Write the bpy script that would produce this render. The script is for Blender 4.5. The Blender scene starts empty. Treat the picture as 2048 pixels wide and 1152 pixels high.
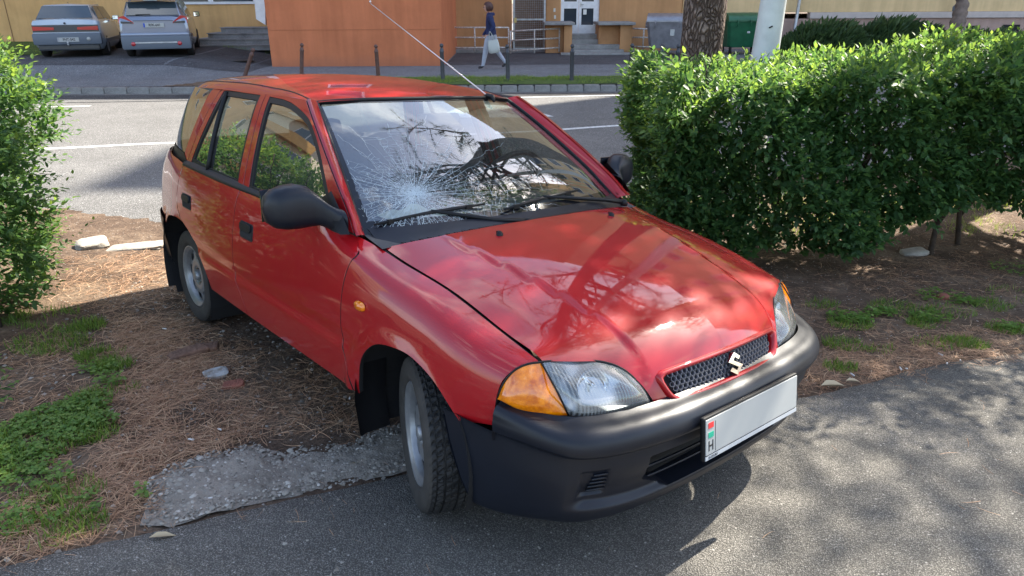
import bpy, bmesh, math, random
import numpy as np
from mathutils import Vector, Matrix, noise
from mathutils.geometry import delaunay_2d_cdt

SC = bpy.context.scene
COL = SC.collection
rnd = random.Random(7)
R = math.radians

# ================================================================= camera
cam_d = bpy.data.cameras.new('camera'); cam = bpy.data.objects.new('camera', cam_d); COL.objects.link(cam)
_W = np.array([[0.999986, -0.001961, -0.004855], [-0.005236, -0.374601, -0.927171], [0.0, 0.927184, -0.374607]])
_m = Matrix.Identity(4)
for _i in range(3):
    _m[_i][0] = _W[0][_i]; _m[_i][1] = -_W[1][_i]; _m[_i][2] = -_W[2][_i]
_m[0][3] = 0.0; _m[1][3] = 0.0; _m[2][3] = 1.75
cam.matrix_world = _m
cam_d.sensor_width = 36.0; cam_d.lens = 25.1238; cam_d.clip_start = .02; cam_d.clip_end = 900
SC.camera = cam

# ================================================================= sky, sun, exposure
SUN_AZ, SUN_EL = R(52), R(43)          # azimuth from +Y towards +X
world = bpy.data.worlds.new('World'); SC.world = world; world.use_nodes = True
_nt = world.node_tree; _nt.nodes.clear()
_sky = _nt.nodes.new('ShaderNodeTexSky'); _sky.sky_type = 'NISHITA'; _sky.sun_disc = False
_sky.sun_elevation = SUN_EL; _sky.sun_rotation = SUN_AZ
_sky.air_density = 1.0; _sky.dust_density = 1.4; _sky.ozone_density = 1.0
_bg = _nt.nodes.new('ShaderNodeBackground'); _bg.inputs[1].default_value = 0.125
_wo = _nt.nodes.new('ShaderNodeOutputWorld')
# scattered bright spring clouds all over the sky
_tc = _nt.nodes.new('ShaderNodeTexCoord'); _mp = _nt.nodes.new('ShaderNodeMapping'); _mp.inputs['Scale'].default_value = (1, 1, 2.6)
_nz = _nt.nodes.new('ShaderNodeTexNoise'); _nz.inputs['Scale'].default_value = 2.6; _nz.inputs['Detail'].default_value = 9; _nz.inputs['Roughness'].default_value = .56
_rp = _nt.nodes.new('ShaderNodeValToRGB'); _rp.color_ramp.elements[0].position = .53; _rp.color_ramp.elements[1].position = .70
_mx = _nt.nodes.new('ShaderNodeMix'); _mx.data_type = 'RGBA'; _mx.inputs['B'].default_value = (7.0, 7.2, 7.6, 1)
_nt.links.new(_tc.outputs['Generated'], _mp.inputs[0]); _nt.links.new(_mp.outputs[0], _nz.inputs['Vector'])
_nt.links.new(_nz.outputs[0], _rp.inputs[0]); _nt.links.new(_rp.outputs[0], _mx.inputs['Factor'])
_nt.links.new(_sky.outputs[0], _mx.inputs['A']); _nt.links.new(_mx.outputs['Result'], _bg.inputs[0]); _nt.links.new(_bg.outputs[0], _wo.inputs[0])
sun_d = bpy.data.lights.new('sun', 'SUN'); sun_d.energy = 5.0; sun_d.angle = R(.55); sun_d.color = (1, .93, .81)
sun = bpy.data.objects.new('sun', sun_d); COL.objects.link(sun)
SUNV = Vector((math.sin(SUN_AZ) * math.cos(SUN_EL), math.cos(SUN_AZ) * math.cos(SUN_EL), math.sin(SUN_EL)))
sun.rotation_euler = (-SUNV).to_track_quat('-Z', 'Y').to_euler()
vs = SC.view_settings; vs.view_transform = 'Standard'; vs.look = 'None'; vs.exposure = 1.85; vs.gamma = 1; vs.use_curve_mapping = False
try:
    SC.cycles.max_bounces = 8; SC.cycles.transparent_max_bounces = 24; SC.cycles.caustics_reflective = False; SC.cycles.caustics_refractive = False
    SC.cycles.sample_clamp_indirect = 6
except Exception: pass

# ================================================================= helpers
def tag(o, label=None, cat=None, group=None, kind=None):
    if label: o['label'] = label
    if cat: o['category'] = cat
    if group: o['group'] = group
    if kind: o['kind'] = kind
    return o
def empty(name, loc=(0, 0, 0), rz=0, label=None, cat=None, group=None, mat4=None):
    o = bpy.data.objects.new(name, None); COL.objects.link(o); o.empty_display_size = .2
    if mat4 is not None: o.matrix_world = mat4
    else: o.location = loc; o.rotation_euler = (0, 0, rz)
    return tag(o, label, cat, group)
def kids(o): return [c for c in bpy.data.objects if c.parent == o]
def copy_tree(o, parent=None):
    c = o.copy(); COL.objects.link(c)
    if parent is not None: c.parent = parent
    for ch in list(o.children): copy_tree(ch, c)
    return c
def link(name, me, parent=None):
    o = bpy.data.objects.new(name, me); COL.objects.link(o)
    if parent is not None: o.parent = parent
    return o

class MB:
    """collects vertices and faces, several materials allowed"""
    def __init__(s): s.v = []; s.f = []; s.m = []; s.mi = 0; s.sm = []; s.smooth = False
    def add(s, vs, fs):
        b = len(s.v); s.v += [tuple(map(float, p)) for p in vs]
        for q in fs: s.f.append(tuple(b + i for i in q)); s.m.append(s.mi); s.sm.append(s.smooth)
        return s
    def box(s, c, d, rot=None, taper=1.0):
        x, y, z = (k / 2 for k in d); P = []
        for k in (-1, 1):
            t = taper if k > 0 else 1
            for a, b in ((-1, -1), (1, -1), (1, 1), (-1, 1)): P.append(Vector((a * x * t, b * y * t, k * z)))
        if rot is not None: P = [rot @ p for p in P]
        P = [(p[0] + c[0], p[1] + c[1], p[2] + c[2]) for p in P]
        return s.add(P, [(3, 2, 1, 0), (4, 5, 6, 7), (0, 1, 5, 4), (1, 2, 6, 5), (2, 3, 7, 6), (3, 0, 4, 7)])
    def bbox(s, c, d, b=.01, rot=None):
        """box with chamfered edges"""
        x, y, z = (k / 2 for k in d); b = min(b, x * .9, y * .9, z * .9)
        bm = bmesh.new(); bmesh.ops.create_cube(bm, size=1)
        for v in bm.verts: v.co = Vector((v.co.x * d[0], v.co.y * d[1], v.co.z * d[2]))
        bmesh.ops.bevel(bm, geom=list(bm.edges), offset=b, segments=2, affect='EDGES', profile=.6)
        bm.verts.index_update(); P = [v.co.copy() for v in bm.verts]
        if rot is not None: P = [rot @ p for p in P]
        F = [[v.index for v in f.verts] for f in bm.faces]; bm.free()
        return s.add([(p[0] + c[0], p[1] + c[1], p[2] + c[2]) for p in P], F)
    def prism(s, poly, axis, a, b):
        """polygon extruded along axis (0,1,2) from a to b"""
        n = len(poly)
        def mk(p, t):
            q = [0, 0, 0]; q[axis] = t; o = [i for i in range(3) if i != axis]; q[o[0]] = p[0]; q[o[1]] = p[1]; return q
        P = [mk(p, a) for p in poly] + [mk(p, b) for p in poly]
        F = [tuple(range(n)), tuple(range(2 * n - 1, n - 1, -1))] + [(i, i + n, (i + 1) % n + n, (i + 1) % n) for i in range(n)]
        return s.add(P, F)
    def tube(s, pts, r, n=8, cap=True):
        pts = [Vector(p) for p in pts]; m = len(pts); rr = r if hasattr(r, '__len__') else [r] * m
        P = []; up = None
        for i, p in enumerate(pts):
            d = (pts[min(i + 1, m - 1)] - pts[max(i - 1, 0)]).normalized()
            if up is None:
                up = Vector((0, 0, 1)) if abs(d.z) < .9 else Vector((1, 0, 0))
            a = d.cross(up)
            if a.length < 1e-5: a = d.orthogonal()
            a.normalize(); b = a.cross(d).normalized(); up = b
            for k in range(n):
                t = 2 * math.pi * k / n; P.append(p + (a * math.cos(t) + b * math.sin(t)) * rr[i])
        F = [(i * n + k, i * n + (k + 1) % n, (i + 1) * n + (k + 1) % n, (i + 1) * n + k) for i in range(m - 1) for k in range(n)]
        if cap: F += [tuple(range(n - 1, -1, -1)), tuple(range((m - 1) * n, m * n))]
        sm = s.smooth; s.smooth = True; s.add(P, F); s.smooth = sm; return s
    def lathe(s, prof, n=32, center=(0, 0, 0), axis=2, close=False):
        """prof: (radius, height) list"""
        P = []
        for r, h in prof:
            for k in range(n):
                t = 2 * math.pi * k / n; q = [0, 0, 0]; q[axis] = h; q[(axis + 1) % 3] = r * math.cos(t); q[(axis + 2) % 3] = r * math.sin(t)
                P.append((q[0] + center[0], q[1] + center[1], q[2] + center[2]))
        m = len(prof)
        F = [(i * n + k, i * n + (k + 1) % n, (i + 1) * n + (k + 1) % n, (i + 1) * n + k) for i in range(m - 1) for k in range(n)]
        sm = s.smooth; s.smooth = True; s.add(P, F); s.smooth = sm; return s
    def grid(s, P, closed=False):
        """P[i][j] rows of points"""
        a = len(P); b = len(P[0]); V = [p for r_ in P for p in r_]
        F = [(i * b + j, i * b + (j + 1) % b, (i + 1) * b + (j + 1) % b, (i + 1) * b + j) for i in range(a - 1) for j in range(b if closed else b - 1)]
        return s.add(V, F)
    def mesh(s, name, mats):
        me = bpy.data.meshes.new(name); me.from_pydata(s.v, [], s.f)
        for m_ in (mats if isinstance(mats, (list, tuple)) else [mats]): me.materials.append(m_)
        me.polygons.foreach_set('material_index', s.m); me.polygons.foreach_set('use_smooth', s.sm)
        me.update(); return me
    def build(s, name, mats, parent=None):
        return link(name, s.mesh(name, mats), parent)

def fix_normals(o):
    bm = bmesh.new(); bm.from_mesh(o.data); bmesh.ops.recalc_face_normals(bm, faces=bm.faces); bm.to_mesh(o.data); bm.free(); return o
def auto_smooth(o, ang=35):
    me = o.data
    bm = bmesh.new(); bm.from_mesh(me)
    for f in bm.faces: f.smooth = True
    for e in bm.edges:
        if len(e.link_faces) == 2 and e.calc_face_angle(0) > R(ang): e.smooth = False
    bm.to_mesh(me); bm.free(); return o

# ---------------------------------------------------------------- materials
def rgb(c): return (c[0], c[1], c[2], 1)
def mat(name, base, rough=.6, metal=0, coat=0, coat_rough=.03, var=0, vscale=4, bump=0, bscale=40, dark=None, spec=.5, det=6, bdist=.02, trans=0, alpha=1, sub=None, obj_var=0):
    m = bpy.data.materials.new(name); m.use_nodes = True; nt = m.node_tree; b = nt.nodes['Principled BSDF']
    b.inputs['Base Color'].default_value = rgb(base); b.inputs['Roughness'].default_value = rough; b.inputs['Metallic'].default_value = metal
    b.inputs['Coat Weight'].default_value = coat; b.inputs['Coat Roughness'].default_value = coat_rough
    b.inputs['Specular IOR Level'].default_value = spec; b.inputs['Transmission Weight'].default_value = trans; b.inputs['Alpha'].default_value = alpha
    if var or bump or obj_var:
        tc = nt.nodes.new('ShaderNodeTexCoord')
    col = None
    if var:
        n = nt.nodes.new('ShaderNodeTexNoise'); n.inputs['Scale'].default_value = vscale; n.inputs['Detail'].default_value = det; n.inputs['Roughness'].default_value = .62
        nt.links.new(tc.outputs['Object'], n.inputs['Vector'])
        r = nt.nodes.new('ShaderNodeValToRGB'); r.color_ramp.elements[0].position = .32; r.color_ramp.elements[1].position = .68
        d = dark if dark else tuple(k * (1 - var) for k in base); l = tuple(min(1, k * (1 + var * .6)) for k in base)
        r.color_ramp.elements[0].color = rgb(d); r.color_ramp.elements[1].color = rgb(l)
        nt.links.new(n.outputs[0], r.inputs[0]); col = r.outputs[0]
    if obj_var:
        oi = nt.nodes.new('ShaderNodeObjectInfo'); hs = nt.nodes.new('ShaderNodeHueSaturation'); mr = nt.nodes.new('ShaderNodeMapRange')
        mr.inputs['To Min'].default_value = 1 - obj_var; mr.inputs['To Max'].default_value = 1 + obj_var
        nt.links.new(oi.outputs['Random'], mr.inputs[0]); nt.links.new(mr.outputs[0], hs.inputs['Value'])
        if col: nt.links.new(col, hs.inputs['Color'])
        else: hs.inputs['Color'].default_value = rgb(base)
        col = hs.outputs[0]
    if col: nt.links.new(col, b.inputs['Base Color'])
    if bump:
        n2 = nt.nodes.new('ShaderNodeTexNoise'); n2.inputs['Scale'].default_value = bscale; n2.inputs['Detail'].default_value = 5
        nt.links.new(tc.outputs['Object'], n2.inputs['Vector'])
        bp = nt.nodes.new('ShaderNodeBump'); bp.inputs['Strength'].default_value = bump; bp.inputs['Distance'].default_value = bdist
        nt.links.new(n2.outputs[0], bp.inputs['Height']); nt.links.new(bp.outputs[0], b.inputs['Normal'])
    return m
def glass(name, tint=(.8, .86, .84), f0=.06, rough=.0, dirt=.03):
    """a thin sheet: tinted see-through plus a fresnel reflection and a little dust"""
    m = bpy.data.materials.new(name); m.use_nodes = True; nt = m.node_tree; nt.nodes.clear()
    o = nt.nodes.new('ShaderNodeOutputMaterial'); t = nt.nodes.new('ShaderNodeBsdfTransparent'); t.inputs[0].default_value = rgb(tint)
    g = nt.nodes.new('ShaderNodeBsdfGlossy'); g.inputs['Roughness'].default_value = rough; g.inputs[0].default_value = (1, 1, 1, 1)
    fr = nt.nodes.new('ShaderNodeLayerWeight'); fr.inputs['Blend'].default_value = .5
    pw = nt.nodes.new('ShaderNodeMath'); pw.operation = 'POWER'; pw.inputs[1].default_value = 4.0
    mm = nt.nodes.new('ShaderNodeMath'); mm.operation = 'MULTIPLY_ADD'; mm.inputs[1].default_value = 1 - f0 - .05; mm.inputs[2].default_value = f0 + .03
    x1 = nt.nodes.new('ShaderNodeMixShader'); x2 = nt.nodes.new('ShaderNodeMixShader'); d = nt.nodes.new('ShaderNodeBsdfDiffuse'); d.inputs[0].default_value = (.6, .6, .57, 1)
    x2.inputs[0].default_value = dirt
    nt.links.new(fr.outputs['Facing'], pw.inputs[0]); nt.links.new(pw.outputs[0], mm.inputs[0]); nt.links.new(mm.outputs[0], x1.inputs[0])
    nt.links.new(t.outputs[0], x1.inputs[1]); nt.links.new(g.outputs[0], x1.inputs[2])
    nt.links.new(x1.outputs[0], x2.inputs[1]); nt.links.new(d.outputs[0], x2.inputs[2]); nt.links.new(x2.outputs[0], o.inputs[0])
    return m
# ---------------------------------------------------------------- smooth car surfaces
_SPL = {}
def spl_mat(n, t, tq):
    """weights of the natural cubic spline through n knots t, evaluated at tq"""
    key = (n, float(t[1]), float(t[-1])); h = np.diff(t)
    if key not in _SPL: _SPL[key] = _spl_sys(n, h)
    Mm = _SPL[key]
    tq = np.clip(np.asarray(tq, float), t[0], t[-1])
    k = np.clip(np.searchsorted(t, tq, side='right') - 1, 0, n - 2)
    a = (t[k + 1] - tq) / h[k]; b = 1 - a; m = np.arange(len(tq))
    W = ((a ** 3 - a) * h[k] ** 2 / 6)[:, None] * Mm[k] + ((b ** 3 - b) * h[k] ** 2 / 6)[:, None] * Mm[k + 1]
    W[m, k] += a; W[m, k + 1] += b
    return W
def _spl_sys(n, h):
    A = np.zeros((n, n)); B = np.zeros((n, n))
    A[0, 0] = A[-1, -1] = 1
    for i in range(1, n - 1):
        A[i, i - 1] = h[i - 1]; A[i, i] = 2 * (h[i - 1] + h[i]); A[i, i + 1] = h[i]
        B[i, i - 1] = 6 / h[i - 1]; B[i, i] = -6 / h[i - 1] - 6 / h[i]; B[i, i + 1] = 6 / h[i]
    return np.linalg.solve(A, B)

class Patch:
    def __init__(s, net, disp=None, flip=1):
        s.P = np.array(net, float); s.nu, s.nv = s.P.shape[:2]; s.disp = disp; s.flip = flip
        def knots(P):
            d = np.linalg.norm(np.diff(P, axis=0), axis=2).mean(1); d = np.maximum(d, 1e-3)
            return np.concatenate([[0], np.cumsum(d)])
        s.tu = knots(s.P); s.tv = knots(s.P.transpose(1, 0, 2))
        s.U = s.tu[-1]; s.V = s.tv[-1]
        s.gu, s.gv = np.meshgrid(np.linspace(0, s.U, 110), np.linspace(0, s.V, 60), indexing='ij')
        s.gu = s.gu.ravel(); s.gv = s.gv.ravel(); s.gp = s.base(s.gu, s.gv)
    def base(s, u, v):
        a = (spl_mat(s.nu, s.tu, u) @ s.P.reshape(s.nu, -1)).reshape(-1, s.nv, 3)
        return (a * spl_mat(s.nv, s.tv, v)[:, :, None]).sum(1)
    def nrm0(s, f, u, v, e=2e-3):
        u0 = np.clip(u - e, 0, s.U); u1 = np.clip(u + e, 0, s.U); v0 = np.clip(v - e, 0, s.V); v1 = np.clip(v + e, 0, s.V)
        n = np.cross(f(u1, v) - f(u0, v), f(u, v1) - f(u, v0)); L = np.linalg.norm(n, axis=1, keepdims=True)
        return s.flip * n / np.maximum(L, 1e-12)
    def pos(s, u, v):
        p = s.base(u, v)
        if s.disp is None: return p
        return p + s.nrm0(s.base, u, v) * s.disp(p)[:, None]
    def nrm(s, u, v): return s.nrm0(s.pos, u, v)
    def solve(s, fun, tgt, scale):
        """(u,v) with fun(pos(u,v)) = tgt (both m x 2)"""
        g = fun(s.gp); u = np.zeros(len(tgt)); v = np.zeros(len(tgt))
        for i, q in enumerate(tgt):
            k = np.argmin(((g - q) ** 2).sum(1)); u[i] = s.gu[k]; v[i] = s.gv[k]
        for it in range(7):
            e = 1e-4; f0 = fun(s.base(u, v)); ue = np.where(u + e > s.U, -e, e); ve = np.where(v + e > s.V, -e, e)
            fu = (fun(s.base(u + ue, v)) - f0) / ue[:, None]; fv = (fun(s.base(u, v + ve)) - f0) / ve[:, None]
            r = tgt - f0; det = fu[:, 0] * fv[:, 1] - fu[:, 1] * fv[:, 0]; det = np.where(abs(det) < 1e-9, 1e-9, det)
            du = (r[:, 0] * fv[:, 1] - r[:, 1] * fv[:, 0]) / det; dv = (fu[:, 0] * r[:, 1] - fu[:, 1] * r[:, 0]) / det
            u = np.clip(u + np.clip(du, -.08, .08), 0, s.U); v = np.clip(v + np.clip(dv, -.05, .05), 0, s.V)
        return u, v

def sstep(x, a, b):
    t = np.clip((x - a) / (b - a), 0, 1); return t * t * (3 - 2 * t)

# lower body side, left half (y > 0); levels run from the sill up to the belt or the bonnet seam
_L = [
 [(.50,.64,.22),(.50,.68,.30),(.50,.70,.40),(.50,.71,.50),(.50,.713,.57),(.50,.707,.62),(.495,.695,.655),(.49,.672,.68),(.483,.64,.692)],
 [(.30,.69,.22),(.30,.745,.30),(.30,.768,.40),(.30,.778,.50),(.30,.778,.58),(.30,.766,.65),(.30,.748,.695),(.30,.712,.725),(.30,.648,.739)],
 [(.05,.70,.21),(.05,.76,.29),(.05,.79,.40),(.05,.80,.50),(.05,.80,.58),(.05,.790,.67),(.05,.768,.742),(.05,.726,.782),(.05,.655,.798)],
 [(-.20,.70,.21),(-.20,.765,.29),(-.20,.793,.40),(-.20,.805,.50),(-.20,.806,.58),(-.20,.798,.69),(-.20,.775,.778),(-.20,.735,.818),(-.20,.665,.834)],
 [(-.38,.70,.20),(-.38,.765,.28),(-.38,.794,.40),(-.38,.806,.50),(-.38,.807,.60),(-.38,.80,.71),(-.38,.78,.80),(-.38,.752,.850),(-.38,.69,.874)],
 [(-.52,.70,.20),(-.52,.765,.28),(-.52,.794,.40),(-.52,.806,.50),(-.52,.807,.60),(-.52,.801,.71),(-.52,.785,.81),(-.52,.770,.87),(-.52,.748,.915)],
 [(-1.0,.70,.20),(-1.0,.767,.28),(-1.0,.795,.40),(-1.0,.807,.50),(-1.0,.808,.60),(-1.0,.802,.71),(-1.0,.788,.82),(-1.0,.775,.88),(-1.0,.757,.922)],
 [(-1.5,.70,.20),(-1.5,.767,.28),(-1.5,.795,.40),(-1.5,.807,.50),(-1.5,.808,.60),(-1.5,.802,.71),(-1.5,.788,.82),(-1.5,.775,.885),(-1.5,.757,.930)],
 [(-2.0,.70,.20),(-2.0,.762,.28),(-2.0,.79,.40),(-2.0,.802,.50),(-2.0,.804,.60),(-2.0,.798,.71),(-2.0,.784,.83),(-2.0,.768,.90),(-2.0,.750,.945)],
 [(-2.35,.69,.20),(-2.35,.748,.28),(-2.35,.778,.40),(-2.35,.79,.50),(-2.35,.792,.60),(-2.35,.785,.72),(-2.35,.770,.84),(-2.35,.752,.915),(-2.35,.732,.96)],
 [(-2.62,.67,.20),(-2.64,.725,.28),(-2.65,.748,.40),(-2.66,.756,.50),(-2.66,.756,.60),(-2.65,.748,.73),(-2.63,.732,.85),(-2.61,.714,.93),(-2.59,.695,.975)],
 [(-2.84,.62,.20),(-2.87,.675,.28),(-2.88,.695,.40),(-2.89,.70,.50),(-2.89,.70,.60),(-2.87,.69,.73),(-2.84,.672,.86),(-2.80,.65,.935),(-2.77,.63,.98)],
 [(-2.97,.50,.20),(-3.01,.54,.28),(-3.03,.555,.40),(-3.04,.56,.50),(-3.03,.56,.60),(-3.01,.55,.73),(-2.96,.53,.86),(-2.92,.51,.94),(-2.89,.49,.985)],
 [(-3.02,.28,.20),(-3.06,.30,.28),(-3.08,.30,.40),(-3.09,.30,.50),(-3.08,.30,.60),(-3.05,.30,.73),(-3.01,.29,.86),(-2.97,.28,.94),(-2.94,.27,.985)],
 [(-3.03,0,.20),(-3.07,0,.28),(-3.09,0,.40),(-3.10,0,.50),(-3.09,0,.60),(-3.06,0,.73),(-3.02,0,.86),(-2.98,0,.94),(-2.95,0,.985)],
]
FAX, FAZ, RAX, RAZ = -.035, .262, -2.36, .262
def side_disp(p):
    x, y, z = p[:, 0], p[:, 1], p[:, 2]
    d = np.zeros(len(p))
    for cx, cz, R in ((FAX, FAZ, .345), (RAX, RAZ + .01, .36)):
        r = np.hypot(x - cx, z - cz); up = sstep(z, .22, .36)
        d += .013 * np.exp(-((r - R) / .032) ** 2) * up * (y > .5)
    zc = .512 + .03 * sstep(-x, 1.6, 2.3) + .0 * x
    fade = sstep(-x, .28, .40) * (1 - sstep(-x, 2.0, 2.12))
    d += .006 * (1 - sstep(z, zc - .012, zc + .004)) * sstep(z, .22, .40) * fade
    d += -.004 * np.exp(-((z - zc - .022) / .02) ** 2) * fade
    return d
SIDE = Patch(_L, side_disp)

# glasshouse sides, belt to roof edge
def _gh(X, ys, dx=(0, 0, 0, 0, 0, 0), zs=(.90, 1.0, 1.10, 1.20, 1.28, 1.335)):
    return [(X + dx[k], ys[k], zs[k]) for k in range(6)]
_Y = (.745, .716, .682, .643, .607, .575)
_G = [
 _gh(-.15, [y - .02 for y in _Y]), _gh(-.6, [y - .002 for y in _Y]), _gh(-1.1, [y + .004 for y in _Y]), _gh(-1.6, [y + .005 for y in _Y]), _gh(-2.1, [y - .0 for y in _Y]),
 _gh(-2.38, (.730, .703, .668, .630, .596, .562)),
 _gh(-2.60, (.692, .668, .635, .598, .565, .535), (0, 0, .01, .02, .035, .05)),
 _gh(-2.78, (.628, .605, .577, .545, .515, .49), (0, .01, .03, .06, .09, .115)),
 _gh(-2.90, (.49, .475, .455, .43, .41, .39), (0, .02, .055, .10, .14, .17)),
 _gh(-2.955, (.27, .265, .255, .24, .23, .22), (0, .022, .06, .11, .155, .19)),
 _gh(-2.97, (0, 0, 0, 0, 0, 0), (0, .022, .06, .11, .155, .19)),
]
HOUSE = Patch(_G)

# roof, rows front to back, columns outer edge to centre
def _rf(X, e, z, s=1.0, bow=0):
    ys = [.585 * s, .565 * s, .535 * s, .46 * s, .30 * s, .14 * s, 0]
    return [(X + bow * (1 - (yy / (.585 * s)) ** 2), yy, zz) for yy, zz in zip(ys, z)]
_R = [
 _rf(-1.075, 0, (1.290, 1.303, 1.312, 1.320, 1.329, 1.334, 1.336), 1, .115),
 _rf(-1.26, 0, (1.315, 1.331, 1.342, 1.354, 1.366, 1.372, 1.374), 1, .05),
 _rf(-1.48, 0, (1.323, 1.341, 1.354, 1.369, 1.384, 1.391, 1.393), 1, .02),
 _rf(-1.70, 0, (1.326, 1.346, 1.361, 1.379, 1.397, 1.405, 1.408)),
 _rf(-2.10, 0, (1.326, 1.346, 1.360, 1.377, 1.394, 1.402, 1.405)),
 _rf(-2.42, 0, (1.318, 1.336, 1.350, 1.366, 1.381, 1.388, 1.390), .955, -.06),
 _rf(-2.58, 0, (1.308, 1.322, 1.333, 1.345, 1.356, 1.361, 1.362), .90, -.20),
]
ROOF = Patch(_R)

# bonnet, rows cowl to nose, columns seam (outer) to centre
_H = [
 [(-.36,.66,.870),(-.33,.56,.889),(-.29,.43,.901),(-.25,.25,.911),(-.24,.12,.915),(-.235,0,.916)],
 [(-.20,.66,.836),(-.18,.56,.861),(-.15,.43,.878),(-.13,.25,.892),(-.125,.12,.897),(-.12,0,.899)],
 [(.05,.655,.798),(.05,.56,.822),(.05,.43,.844),(.05,.25,.862),(.05,.12,.868),(.05,0,.870)],
 [(.26,.650,.749),(.26,.56,.771),(.26,.43,.792),(.26,.25,.812),(.26,.12,.819),(.26,0,.821)],
 [(.39,.646,.719),(.41,.55,.732),(.42,.43,.745),(.435,.25,.757),(.445,.12,.762),(.45,0,.763)],
 [(.480,.640,.692),(.51,.54,.693),(.535,.42,.697),(.565,.25,.700),(.58,.12,.702),(.585,0,.703)],
 [(.520,.635,.655),(.555,.53,.655),(.585,.41,.657),(.617,.25,.659),(.632,.12,.661),(.636,0,.662)],
 [(.545,.630,.605),(.585,.52,.605),(.620,.40,.607),(.650,.25,.609),(.662,.12,.610),(.666,0,.610)],
 [(.56,.625,.535),(.60,.51,.535),(.645,.39,.535),(.678,.25,.535),(.692,.12,.535),(.696,0,.535)],
]
def hood_disp(p):
    x, y = p[:, 0], p[:, 1]
    yc = .475 - .115 * sstep(x, -.25, .62)
    d = .0095 * (1 - sstep(y, yc - .022, yc + .006)) * sstep(x, -.30, -.12) * (1 - .4 * sstep(x, .52, .62))
    return d
HOOD = Patch(_H, hood_disp)
for _p, _ax in ((SIDE, 1), (HOUSE, 1), (ROOF, 2), (HOOD, 2)):      # normals point outwards
    _n = _p.nrm0(_p.base, np.array([_p.U * .4]), np.array([_p.V * .5]))[0]
    if _n[_ax] < 0: _p.flip = -_p.flip
    FLIPS = globals().get('FLIPS', []) + [_p.flip]
# ---------------------------------------------------------------- panels cut out of a surface
PR = {'xz': np.array([[1, 0, 0], [0, 0, 1.]]), 'diag': np.array([[1, 0, 0], [0, -.72, .72]]), 'xy': np.array([[1, 0, 0], [0, 1., 0]]),
      'yz': np.array([[0, 1, 0], [0, 0, 1.]]), 'nose': np.array([[0, 1, 0], [.6, 0, -.8]]), 'rear': np.array([[.5, 1, 0], [0, 0, 1.]])}
def crv(pts, n=6):
    """smooth curve through the points (Catmull-Rom)"""
    P = [np.array(p, float) for p in pts]
    if len(P) < 3:
        return [P[0] + (P[1] - P[0]) * t for t in np.linspace(0, 1, n + 1)] if len(P) == 2 else P
    P = [2 * P[0] - P[1]] + P + [2 * P[-1] - P[-2]]; out = []
    for i in range(1, len(P) - 2):
        for k in range(n):
            t = k / n
            out.append(.5 * (2 * P[i] + (P[i + 1] - P[i - 1]) * t + (2 * P[i - 1] - 5 * P[i] + 4 * P[i + 1] - P[i + 2]) * t * t + (3 * P[i] - P[i - 1] - 3 * P[i + 1] + P[i + 2]) * t ** 3))
    out.append(P[-2]); return out
def resample(poly, h):
    out = []; n = len(poly)
    for i in range(n):
        a, b = poly[i], poly[(i + 1) % n]; d = np.linalg.norm(b - a)
        if d < 1e-5: continue
        k = max(1, int(math.ceil(d / h)))
        out += [a + (b - a) * j / k for j in range(k)]
    # drop points closer than a fraction of h
    res = [out[0]]
    for p in out[1:]:
        if np.linalg.norm(p - res[-1]) > h * .22: res.append(p)
    if np.linalg.norm(res[0] - res[-1]) < h * .22: res.pop()
    return np.array(res)
def area2(p): return .5 * np.sum(p[:, 0] * np.roll(p[:, 1], -1) - np.roll(p[:, 0], -1) * p[:, 1])
def inset2(p, d):
    if area2(p) < 0: p = p[::-1]
    a = np.roll(p, 1, 0); b = np.roll(p, -1, 0)
    e1 = p - a; e2 = b - p; e1 /= np.linalg.norm(e1, axis=1, keepdims=True) + 1e-9; e2 /= np.linalg.norm(e2, axis=1, keepdims=True) + 1e-9
    n = np.stack([-(e1 + e2)[:, 1], (e1 + e2)[:, 0]], 1); L = np.linalg.norm(n, axis=1, keepdims=True) + 1e-9
    n /= L; c = np.clip((n * np.stack([-e1[:, 1], e1[:, 0]], 1)).sum(1), .5, 1)
    return p + n * (d / c)[:, None]
def inside(pts, poly):
    x, y = pts[:, 0], pts[:, 1]; r = np.zeros(len(pts), bool); n = len(poly)
    for i in range(n):
        x1, y1 = poly[i]; x2, y2 = poly[(i + 1) % n]
        c = ((y1 > y) != (y2 > y)); 
        if y1 != y2: r ^= c & (x < (x2 - x1) * (y - y1) / (y2 - y1) + x1)
    return r
def mindist(pts, poly):
    best = np.full(len(pts), 1e9)
    if len(pts) * len(poly) < 4e6:
        a = poly[None]; ab = (np.roll(poly, -1, 0) - poly)[None]; L = (ab ** 2).sum(2) + 1e-12; d = pts[:, None] - a
        t = np.clip((d * ab).sum(2) / L, 0, 1); return np.sqrt(((d - t[..., None] * ab) ** 2).sum(2)).min(1)
    for i in range(len(poly)):
        a = poly[i]; b = poly[(i + 1) % len(poly)]; ab = b - a; L = ab @ ab + 1e-12
        t = np.clip(((pts - a) @ ab) / L, 0, 1); best = np.minimum(best, np.hypot(*(pts - a - t[:, None] * ab).T))
    return best
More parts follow.
